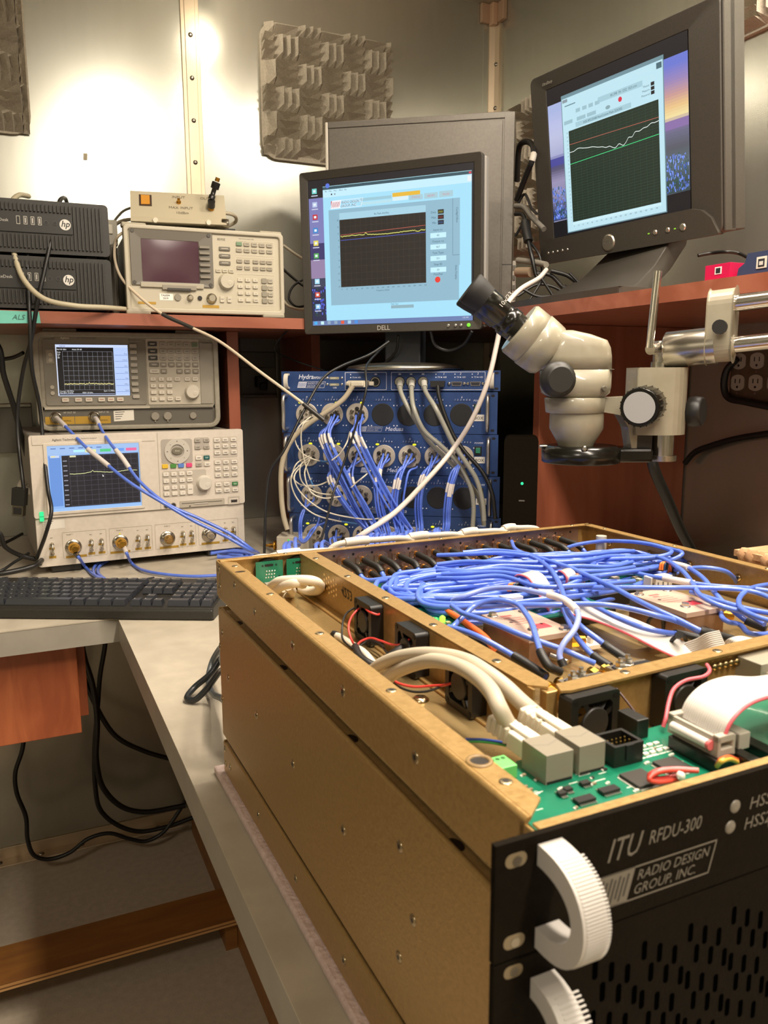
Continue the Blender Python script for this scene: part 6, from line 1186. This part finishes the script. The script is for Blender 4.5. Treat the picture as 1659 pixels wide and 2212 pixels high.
# behind the screens and at the right
bc([(1448, 1100, 1.34), (1408, 985, 1.34), (1412, 1010, 1.34), (1442, 1080, 1.36), (1468, 1140, 1.4), (1500, 1200, 1.45), (1530, 1260, 1.5)][1:], .009, 'thick black cable hanging from the microscope down behind the gold chassis')
cable([on(*p, 0, WX-.025) for p in ((1592, 775), (1570, 800), (1564, 835), (1572, 858), (1610, 868), (1680, 882))], .0075, BKC, 'thick black cable under the outlet strip on the right wall')
cable([on(*p, 0, WX-.02) for p in ((1480, 1000), (1500, 978), (1540, 962), (1590, 948), (1680, 934))], .007, BKC, 'black cable running along the right wall behind the microscope')
bc([(1508, 552, 1.62), (1535, 547, 1.62), (1570, 544, 1.6), (1595, 547, 1.6), (1615, 556, 1.58)], .0035, 'thin black cable on the shelf behind the large monitor')
bc([(1117, 392, 1.9), (1122, 318, 1.85), (1138, 306, 1.8), (1152, 318, 1.75), (1150, 345, 1.72), (1140, 370, 1.74), (1116, 432, 1.8)], .0065, 'black and grey striped cable looping behind the tower computer', boots=[(.62, .7, .0075, '#b5aea0:.5', 'label_sleeve')])
bc([(1115, 448, 1.8), (1132, 420, 1.78), (1148, 450, 1.74), (1160, 462, 1.7)], .003, 'thin black cable behind the tower computer ending at the large monitor')
bc([(1113, 445, 1.8), (1130, 447, 1.78), (1150, 470, 1.74), (1175, 495, 1.7)], .006, 'grey plug cable from the back of the tower computer', '#6e6a61:.4')
bc([(1113, 462, 1.8), (1130, 464, 1.78), (1137, 500, 1.76), (1150, 560, 1.74), (1162, 600, 1.74), (1180, 585, 1.72)], .0045, 'black cable from the back of the tower computer falling to the shelf', boots=[(.3, .48, .010, BT, 'ferrite')])
bc([(1113, 510, 1.8), (1136, 478, 1.78), (1145, 520, 1.76), (1165, 552, 1.74), (1172, 590, 1.74)], .003, 'thin black cable twisting behind the large monitor')
bc([(1118, 562, 1.8), (1150, 566, 1.76), (1180, 572, 1.7)], .0065, 'grey plug low at the back of the tower computer', '#8d877b:.4')
bc([(1118, 588, 1.8), (1148, 588, 1.76)], .011, 'tan plug low at the back of the tower computer', '#a08a72:.5')
for j, p in enumerate((((1160, 590), (1190, 595), (1215, 620), (1230, 632)), ((1190, 585), (1225, 595), (1250, 612), (1270, 620)), ((1118, 640), (1160, 615), (1190, 618), (1220, 632)), ((1140, 655), (1165, 615), (1178, 590)), ((1195, 640), (1172, 605), (1160, 590)), ((1230, 590), (1240, 600), (1260, 622)), ((1130, 625), (1160, 640), (1190, 640)))):
    bc([(a, b_, 1.72-.01*j) for a, b_ in p], .0045 if j < 2 else .0028, ['thick black cable with plug under the large monitor', 'second black plug cable under the large monitor nearer its stand', 'black cable rising over the shelf between tower and large monitor', 'black cable crossing leftwards between tower and large monitor', 'black cable crossing rightwards between tower and large monitor', 'thin black cable right beside the stand of the large monitor', 'thin black cable lowest between tower and large monitor'][j], boots=[(.7, 1, .008, BT, 'plug')] if j < 2 else [])
# white sleeved cables lying behind the chassis rim
gR = 'off-white sleeved cables lying behind the chassis rim'
for j, (x0, x1, h) in enumerate(((45, 150, 38), (120, 235, 44), (200, 300, 43), (270, 360, 42), (330, 405, 42), (20, 110, 34))):
    h -= 4; cable([CL(x0, 26, h-22), CL(x0+12, 17, h-2), CL((x0*2+x1)/3, 14+j, h+2), CL((x0+x1)/2, 17, h+1), CL(x1-10, 14, h-3), CL(x1, 20, h-22)], .0034, '#c4b9aa:.5', 'off-white sleeved cable behind the rim of the open chassis, %s from the left' % ('second', 'third', 'fourth', 'fifth', 'sixth', 'first')[j], group=None, name='cable', boots=[(.3, .55, .0050, '#cfc5b6:.5', 'sleeve')])
# ---------------------------------------------------------------- cables inside the open chassis
gT = 'blue coaxial cables looped inside the open chassis'; random.seed(21)
for i in range(28):
    row = i % 2; cx = CX[i//2]+(9 if row else 0); z0 = 11 if row else 26.5
    P = [CL(cx, -11, z0), CL(cx+1, -22, z0-1), CL(cx+3+random.uniform(-2, 2), -38, z0-3), CL(cx+4, -52, z0-10)]
    lay = 7+random.uniform(0, 19); ext = random.uniform(300, 440); lx = random.uniform(112, 150); yy = random.uniform(-75, -160)
    way = random.random()
    if way < .62:                          # sweep left round the bend, then right again
        P += [CL(cx*.6+lx*.4, yy+8, lay+2), CL(lx+14, yy-2, lay+4), CL(lx, yy-34, lay), CL(lx+22, yy-64, lay+2), CL(lx+90, yy-72+random.uniform(-14, 14), lay+3), CL((lx+ext)/2+30, yy-58+random.uniform(-26, 26), lay), CL(ext, yy-40+random.uniform(-30, 30), lay-4)]
        if random.random() < .4: P += [CL(ext+22, yy-12, lay), CL(ext, yy+6, lay+4), CL(ext-90, yy+4+random.uniform(-16, 16), lay+2), CL(ext-180, yy-12, lay-6)]
    else:
        P += [CL(cx+22, -70, lay), CL(min(cx+90, 420), -90+random.uniform(-12, 12), lay+4), CL(min(cx+120, 446), -120, lay+2), CL(min(cx+70, 420), -150, lay), CL(max(cx-60, 140), -150+random.uniform(-20, 20), lay+2), CL(max(cx-140, 128), -120, lay)]
    lr = CX.index(CX[i//2])+1
    cable(P, .0025, BL, 'blue coaxial cable tangled with the others in the back half of the open chassis', group=gT, name='coaxial_cable', boots=[(0, 2.6/(len(P)-1), .0036, BT, 'boot')])
def zt(X, Y): return (1000+X/2.517, 1110+Y/2.517)
def tcab(way, zs, lab, boots=(), r=.0022, m=BL):
    n = len(way); P = []
    for i, w_ in enumerate(way):
        f = i/(n-1)*(len(zs)-1); k0 = min(int(f), len(zs)-2); zz = zs[k0]+(zs[k0+1]-zs[k0])*(f-k0); P.append(TZ(*zt(*w_), zz))
    return cable(P, r, m, lab, name='coaxial_cable', boots=boots)
tcab([(-60, 620), (0, 560), (60, 505), (130, 475), (220, 470), (290, 490), (340, 540), (375, 600), (400, 680), (430, 770), (470, 830), (530, 862)], (28, 44, 40, 22), 'blue cable arching over the left copper block to the small block at the cross wall', [(.8, 1, .0032, BT, 'boot')])
tcab([(-60, 470), (0, 450), (120, 412), (250, 402), (400, 425), (520, 455), (600, 505), (628, 560), (600, 640), (545, 710), (525, 770), (548, 830)], (26, 46, 46, 22), 'pale blue cable with white printed sleeve arching before the ribbon cable', [(.42, .60, .0030, '#d9cfc4:.5', 'label_sleeve'), (.95, 1, .003, BT, 'boot')], m='#8fa0e2:.35')
tcab([(265, 150), (290, 195), (400, 245), (470, 295), (520, 370), (550, 450), (575, 540), (650, 620), (730, 680), (790, 725), (880, 785)], (34, 42, 36, 20), 'blue cable crossing diagonally over the ribbon to the second small block', [(.86, 1, .0032, BT, 'boot')])
tcab([(0, 210), (150, 198), (330, 215), (450, 250), (600, 300), (700, 345), (820, 400), (920, 455), (1050, 520), (1180, 580), (1290, 635), (1380, 660), (1470, 685)], (34, 42, 36, 20), 'long blue cable running diagonally right past the far copper block', [(.84, 1, .0034, BT, 'boot')])
tcab([(-40, 510), (100, 500), (300, 495), (500, 495), (640, 490), (800, 497), (930, 520), (1060, 555), (1180, 590), (1300, 650), (1360, 690)], (34, 44, 38, 18), 'blue cable running level over both copper blocks', [(.9, 1, .0032, BT, 'boot')])
tcab([(-60, 500), (0, 540), (150, 590), (300, 650), (420, 695), (560, 745), (650, 785), (715, 812)], (36, 40, 30, 22), 'blue cable passing low before the left copper block')
tcab([(-80, 615), (0, 635), (110, 680), (220, 740), (330, 805), (450, 885)], (34, 36, 26, 20), 'blue cable nearest the divider wall, ending at the small block', [(.7, 1, .0034, BT, 'boot')])
tcab([(470, 560), (480, 480), (520, 420), (600, 375), (700, 345), (830, 325), (960, 305), (1000, 300)], (12, 34, 36, 32), 'blue cable rising from the ribbon towards the far right')
tcab([(540, 195), (610, 170), (740, 150), (900, 150), (1020, 165), (1110, 190), (1135, 205), (1100, 225), (1000, 240), (820, 245), (700, 260)], (20, 40, 40, 28), 'blue cable with the farthest loop at the back right corner')
tcab([(1100, 185), (1170, 200), (1190, 222), (1150, 245), (1050, 262), (900, 275), (700, 270)], (38, 38, 30, 26), 'blue cable with the loop reaching the right side wall')
tcab([(580, 390), (700, 400), (900, 400), (1100, 402), (1300, 402), (1500, 412), (1600, 430), (1700, 470)], (30, 40, 40, 36), 'blue cable running level to the right edge of the picture')
tcab([(640, 430), (655, 465), (740, 515), (850, 570), (980, 620), (1100, 645), (1190, 655), (1340, 690)], (22, 30, 24, 14), 'blue cable dropping beside the ribbon to the black boot at the tie', [(.82, 1, .0032, BT, 'boot')])
tcab([(1060, 262), (1190, 282), (1260, 315), (1320, 365), (1370, 430), (1430, 495), (1500, 550), (1545, 582), (1650, 625)], (30, 40, 30, 20), 'blue cable with white sleeve curving over the far copper block', [(.05, .2, .0032, SLV, 'label_sleeve'), (.86, 1, .0036, BT, 'boot')])
tcab([(1120, 310), (1200, 300), (1320, 293), (1420, 310), (1475, 350), (1495, 400)], (22, 38, 34, 10), 'blue cable arching against the right side wall', [(0, .1, .003, BT, 'boot')])
tcab([(1240, 425), (1330, 455), (1450, 490), (1560, 520), (1700, 545)], (34, 36, 34, 34), 'blue cable above the far copper block leaving to the right')
tcab([(930, 320), (1050, 345), (1150, 360), (1300, 385), (1450, 400), (1560, 405), (1700, 425)], (30, 38, 38, 34), 'blue cable with printed white sleeve behind the far copper block', [(.26, .46, .0030, SLV, 'label_sleeve')])
tcab([(540, 500), (600, 640), (650, 710), (720, 780), (800, 832)], (20, 28, 22, 18), 'thin blue cable beside the brass port of the left copper block', [(.72, 1, .0034, BT, 'boot')])
tcab([(1400, 535), (1415, 570), (1450, 590), (1500, 600), (1560, 650), (1640, 655), (1700, 640)], (24, 22, 20, 20), 'blue cable at the right edge before the far copper block')
tcab([(1700, 380), (1600, 395), (1540, 420), (1500, 470), (1520, 520), (1600, 560), (1700, 590)], (34, 38, 36, 34), 'blue cable loop at the right edge of the picture')
tcab([(700, 250), (900, 235), (1040, 232), (1180, 300), (1250, 380), (1300, 450), (1400, 500), (1540, 540), (1640, 600)], (26, 40, 38, 28), 'blue cable bending down over the far copper block to the right')
for j, (y0, y1, s_) in enumerate(((330, 350, 0), (310, 320, 10), (295, 290, 20), (275, 262, -10), (350, 395, 5), (225, 232, 0))):
    tcab([(-140, y0), (0, y0-5+s_), (200, y0-12), (420, y1), (640, y1-6), (800, y1-22+s_), (930, y1-30)], (30, 38, 38, 30), 'blue coaxial cable stretched along the middle of the open chassis, %s from the front' % ('second', 'third', 'fourth', 'fifth', 'first', 'last')[j])
# white network cables and their plugs
def net(pts, lab, r=.0047): return cable([TZ(*p) for p in pts], r, '#b9ae98:.5', lab, group=None, name='network_cable')
def rj(o, lab_parent):
    b = MB(.001); b.pr([(-6.5, 0), (6.5, 0), (6.5, 9.5), (-6.5, 9.5)], -2, 12, '#d8d0bc:.45'); b.frus(-5.5, 12, 5.5, 30, 1, 9, 1.2, '#d0c6b0:.5', 0)
    for i in range(4): b.box(-6, 14+i*4, .6, 6, 16+i*4, 9.6, '#d0c6b0:.5')
    b.box(-3, -1, 9.5, 3, 20, 11.5, '#d8d0bc:.45'); p = b.build('plug', lab_parent, .0008); return p
n1 = net([(825, 1480, 8), (846, 1458, 18), (880, 1440, 30), (930, 1427, 42), (984, 1436, 48), (1030, 1462, 50), (1064, 1498, 50), (1080, 1532, 46), (1096, 1562, 38), (1112, 1582, 32)], 'front thick white network cable arching to the left network jack')
n2 = net([(800, 1452, 8), (822, 1436, 20), (862, 1420, 32), (930, 1413, 44), (1000, 1424, 48), (1050, 1452, 48), (1090, 1482, 44), (1126, 1516, 38), (1160, 1545, 32)], 'rear thick white network cable arching to the right network jack')
for n_, q in ((n1, (51.5, -457)), (n2, (72.5, -456))):
    p = rj((0, 0, 0), n_); w = CL(q[0], q[1], 26.5); p.location = w-n_.location; p.rotation_euler = (0, 0, CY+.18); p.rotation_euler.x = math.radians(8)
gL = [((572, 1283, 8), (585, 1268, 20), (604, 1256, 30), (640, 1253, 34), (672, 1254, 34), (690, 1262, 28), (688, 1274, 18), (664, 1276, 12), (650, 1268, 14)), ((580, 1290, 6), (596, 1276, 18), (614, 1264, 28), (640, 1259, 32), (655, 1262, 26)), ((612, 1270, 18), (606, 1283, 6), (620, 1287, 4), (630, 1278, 12), (622, 1266, 24))]
for j, p in enumerate(gL): cable([TZ(*q) for q in p], .0046, '#ddd2bc:.6', 'white braided cable loop below the green socket boards, %s one' % ('longest', 'middle', 'shortest')[j], name='sleeved_cable')
# fan wires, orange wires
def zd(X, Y): return (460+X/2.765, 1120+Y/2.765)
def wire(way, zs, m, lab, r=.0009, conv=zd, **k):
    n = len(way); P = []
    for i, w_ in enumerate(way):
        f = i/(n-1)*(len(zs)-1); k0 = min(int(f), len(zs)-2); P.append(TZ(*conv(*w_), zs[k0]+(zs[k0+1]-zs[k0])*(f-k0)))
    return cable(P, r, m, lab, name='wire', n=6, **k)
RD = '#d8403a:.4'
wire([(960, 490), (985, 575), (940, 560), (885, 530), (830, 585), (810, 660), (830, 730), (855, 770)], (30, 34, 22, 6), RD, 'red wire of the first small fan on the divider')
wire([(870, 520), (800, 565), (772, 650), (775, 720), (810, 760), (860, 790)], (26, 26, 14, 6), BT, 'black wire of the first small fan on the divider')
wire([(1215, 645), (1160, 735), (1080, 755), (1000, 730), (930, 715), (875, 740), (855, 770)], (34, 20, 14, 8), RD, 'red wire of the second small fan on the divider')
wire([(1190, 700), (1060, 800), (1000, 750), (930, 730), (880, 760)], (26, 12, 12, 8), BT, 'black wire of the second small fan on the divider')
wire([(1500, 930), (1420, 985), (1300, 1000), (1200, 1005), (1110, 985), (1070, 960)], (26, 14, 10, 10), RD, 'red wire of the third small fan on the divider')
wire([(1490, 935), (1400, 985), (1290, 1030), (1200, 1035), (1120, 1010), (1060, 975)], (24, 12, 8, 8), BT, 'black wire of the third small fan on the divider')
wire([(850, 765), (880, 830), (920, 860), (960, 880)], (8, 8, 6), BT, 'black sleeved joint of the fan wires', .0032)
wire([(720, 690), (760, 710), (830, 755), (900, 800), (960, 870)], (6, 6, 6), '#d8cfbc:.5', 'white tube lying along the channel floor', .003, boots=[(0, .15, .0034, BT, 'end_sleeve')])
wire([(1290, 735), (1180, 752), (1100, 795), (1000, 865)], (22, 24, 12), BT, 'black sleeved cable through the divider, left one', .0034)
wire([(1340, 768), (1280, 785), (1210, 805), (1150, 850), (1080, 910)], (22, 24, 12), '#d8602a:.4', 'orange cable in black sleeve through the divider, right one', .003, boots=[(0, .5, .0036, BT, 'boot')])
wire([(1380, 540), (1460, 590), (1540, 645), (1620, 705), (1680, 780)], (24, 22, 18), '#e0662e:.4', 'orange wire pair from the small green board with the lit lamps', .0026)
wire([(1400, 560), (1500, 640), (1560, 720), (1640, 770)], (20, 16, 12), BT, 'black wire beside the orange pair', .0022)
def ze(X, Y): return (960+X/2.373, 1400+Y/2.373)
wire([(1345, 85), (1360, 115), (1330, 145), (1240, 165), (1180, 205), (1150, 280), (1135, 360), (1122, 405)], (42, 40, 36, 26), '#d8606a:.4', 'pink red wire of the right front fan', .0012, ze)
wire([(880, 205), (940, 280), (1000, 360), (1035, 405)], (36, 30, 26), '#3a1c18:.4', 'thin dark wire of the left front fan', .0007, ze)
wire([(110, 468), (200, 470), (300, 485), (365, 505)], (18, 20, 22), '#2a4a9a:.4', 'blue wire at the left edge of the front circuit board', .0009, ze)
wire([(110, 478), (200, 480), (300, 495), (365, 515)], (17, 19, 21), '#3a9a4a:.4', 'green wire at the left edge of the front circuit board', .0009, ze)
for j, (c_, d_) in enumerate((('#b03a3a:.3', 0), ('#c9302a:.3', 7), ('#8a4a40:.3', 14), ('#c8402e:.4', 20))):
    wire([(1300, 625+d_*.3), (1180, 618+d_*.4), (1080, 632+d_*.6), (1050, 655+d_), (1090, 668+d_), (1200, 655+d_)], (30, 31, 28, 26), c_, 'red and brown wire of the loop on the front circuit board, %s strand' % ('top', 'second', 'third', 'lowest')[j], .0012, ze)
wire([(1205, 648), (1212, 655), (1215, 662)], (28, 30, 28), '#e8e2d4:.5', 'white tie dot on the red wire loop', .002, ze)
for j, c_ in enumerate(('#e0682e:.4', '#d8403a:.4', '#e8b84a:.4')):
    wire([(1395, 600+j*4), (1420, 572+j*4), (1460, 560+j*4), (1500, 575+j*4)], (26, 34, 32, 26), c_, 'short %s wire loop beside the black header' % ('orange', 'red', 'yellow')[j], .0013, ze)
for k_, (x0, y0) in enumerate(((1265, 350), (1090, 265), (620, 330))):
    for j, c_ in enumerate(('#e0762e:.4', '#e0762e:.4', '#24466a:.4', '#22201d:.4')):
        x_, y_ = (x0-1000, y0+30) if k_ == 0 else (x0, y0)
        tcab([(x_+j*13-20, y_+40), (x_+j*13-14, y_+6), (x_+j*13+10, y_), (x_+j*13+26, y_+30), (x_+j*13+24, y_+110)], (30, 38, 34, 12), '%s wire arching from the %s white plug housing' % (('first orange', 'second orange', 'dark blue', 'black')[j], ('left', 'right', 'middle')[k_]), r=.0011, m=c_)
# ribbon cables
def rib(P, w, wd, lab, edge='#d8606a:.4'):
    mb = MB(); mb.ribbon(P, w, '#cbc5bc:.5', wd, 8, .0006, edge)
    for q in range(1, int(w*1000/1.6)):     # fine grooves between the wires
        pass
    return top('ribbon_cable', mb, lab, 'ribbon cable', 'white ribbon cables')
rib([TZ(*zt(*p), z) for p, z in (((300, 345), 30), ((350, 322), 42), ((400, 345), 42), ((440, 405), 34), ((480, 475), 24), ((520, 540), 10))], .022, lambda t: (.9, .35, 0), 'white ribbon cable falling between the blue cables beside the left plug')
rib([TZ(*zt(*p), z) for p, z in (((520, 318), 30), ((560, 306), 42), ((588, 335), 40), ((580, 395), 28), ((560, 450), 12))], .018, lambda t: (.9, .45, 0), 'short white ribbon cable hump right of the left plug')
rib([TZ(*zt(*p), z) for p, z in (((540, 505), 12), ((640, 525), 18), ((780, 560), 22), ((900, 605), 22), ((1010, 655), 20), ((1120, 710), 16), ((1230, 760), 12))], .026, lambda t: (1, .15, .1), 'long white ribbon cable running diagonally to the cross wall')
rib([TZ(*zt(*p), z) for p, z in (((1230, 765), 10), ((1290, 745), 16), ((1350, 715), 24), ((1420, 700), 28))], .020, lambda t: (.2, .7, .7), 'folded end of the white ribbon cable at the cross wall')
rib([TZ(*zt(*p), z) for p, z in (((1470, 745), 20), ((1490, 705), 34), ((1540, 690), 36), ((1620, 700), 30), ((1700, 700), 26))], .016, lambda t: (0, 1, .1), 'white ribbon cable curling at the right end of the cross wall')
rib([CL(135, -487, 38), CL(139, -487, 46), CL(150, -486, 52), CL(170, -484, 53), CL(195, -482, 48), CL(225, -481, 46), CL(270, -480, 44)], .031, lambda t: (.05, 1, 0), 'wide white ribbon cable arching from the grey socket at the front')
rib([CL(268, -434, 29), CL(272, -446, 27), CL(280, -458, 18), CL(292, -470, 8)], .024, lambda t: (1, .1, 0), 'white ribbon cable at the grey metal socket of the cross wall')
for j, (x_, y_) in enumerate(((1165, 700), (1040, 590))):
    mb = MB(); mb.tube([TZ(*zt(x_-35, y_+50), 8), TZ(*zt(x_-30, y_-10), 18), TZ(*zt(x_+10, y_-40), 24), TZ(*zt(x_+45, y_-20), 18), TZ(*zt(x_+50, y_+40), 8)], .0016, BT, 6); mb.tube([TZ(*zt(x_+5, y_-38), 23), TZ(*zt(x_+12, y_-44), 27)], .003, BT, 6)
    top('cable_tie', mb, ('black cable tie round the long ribbon near the cross wall', 'black cable tie between the two copper blocks')[j], 'cable tie')
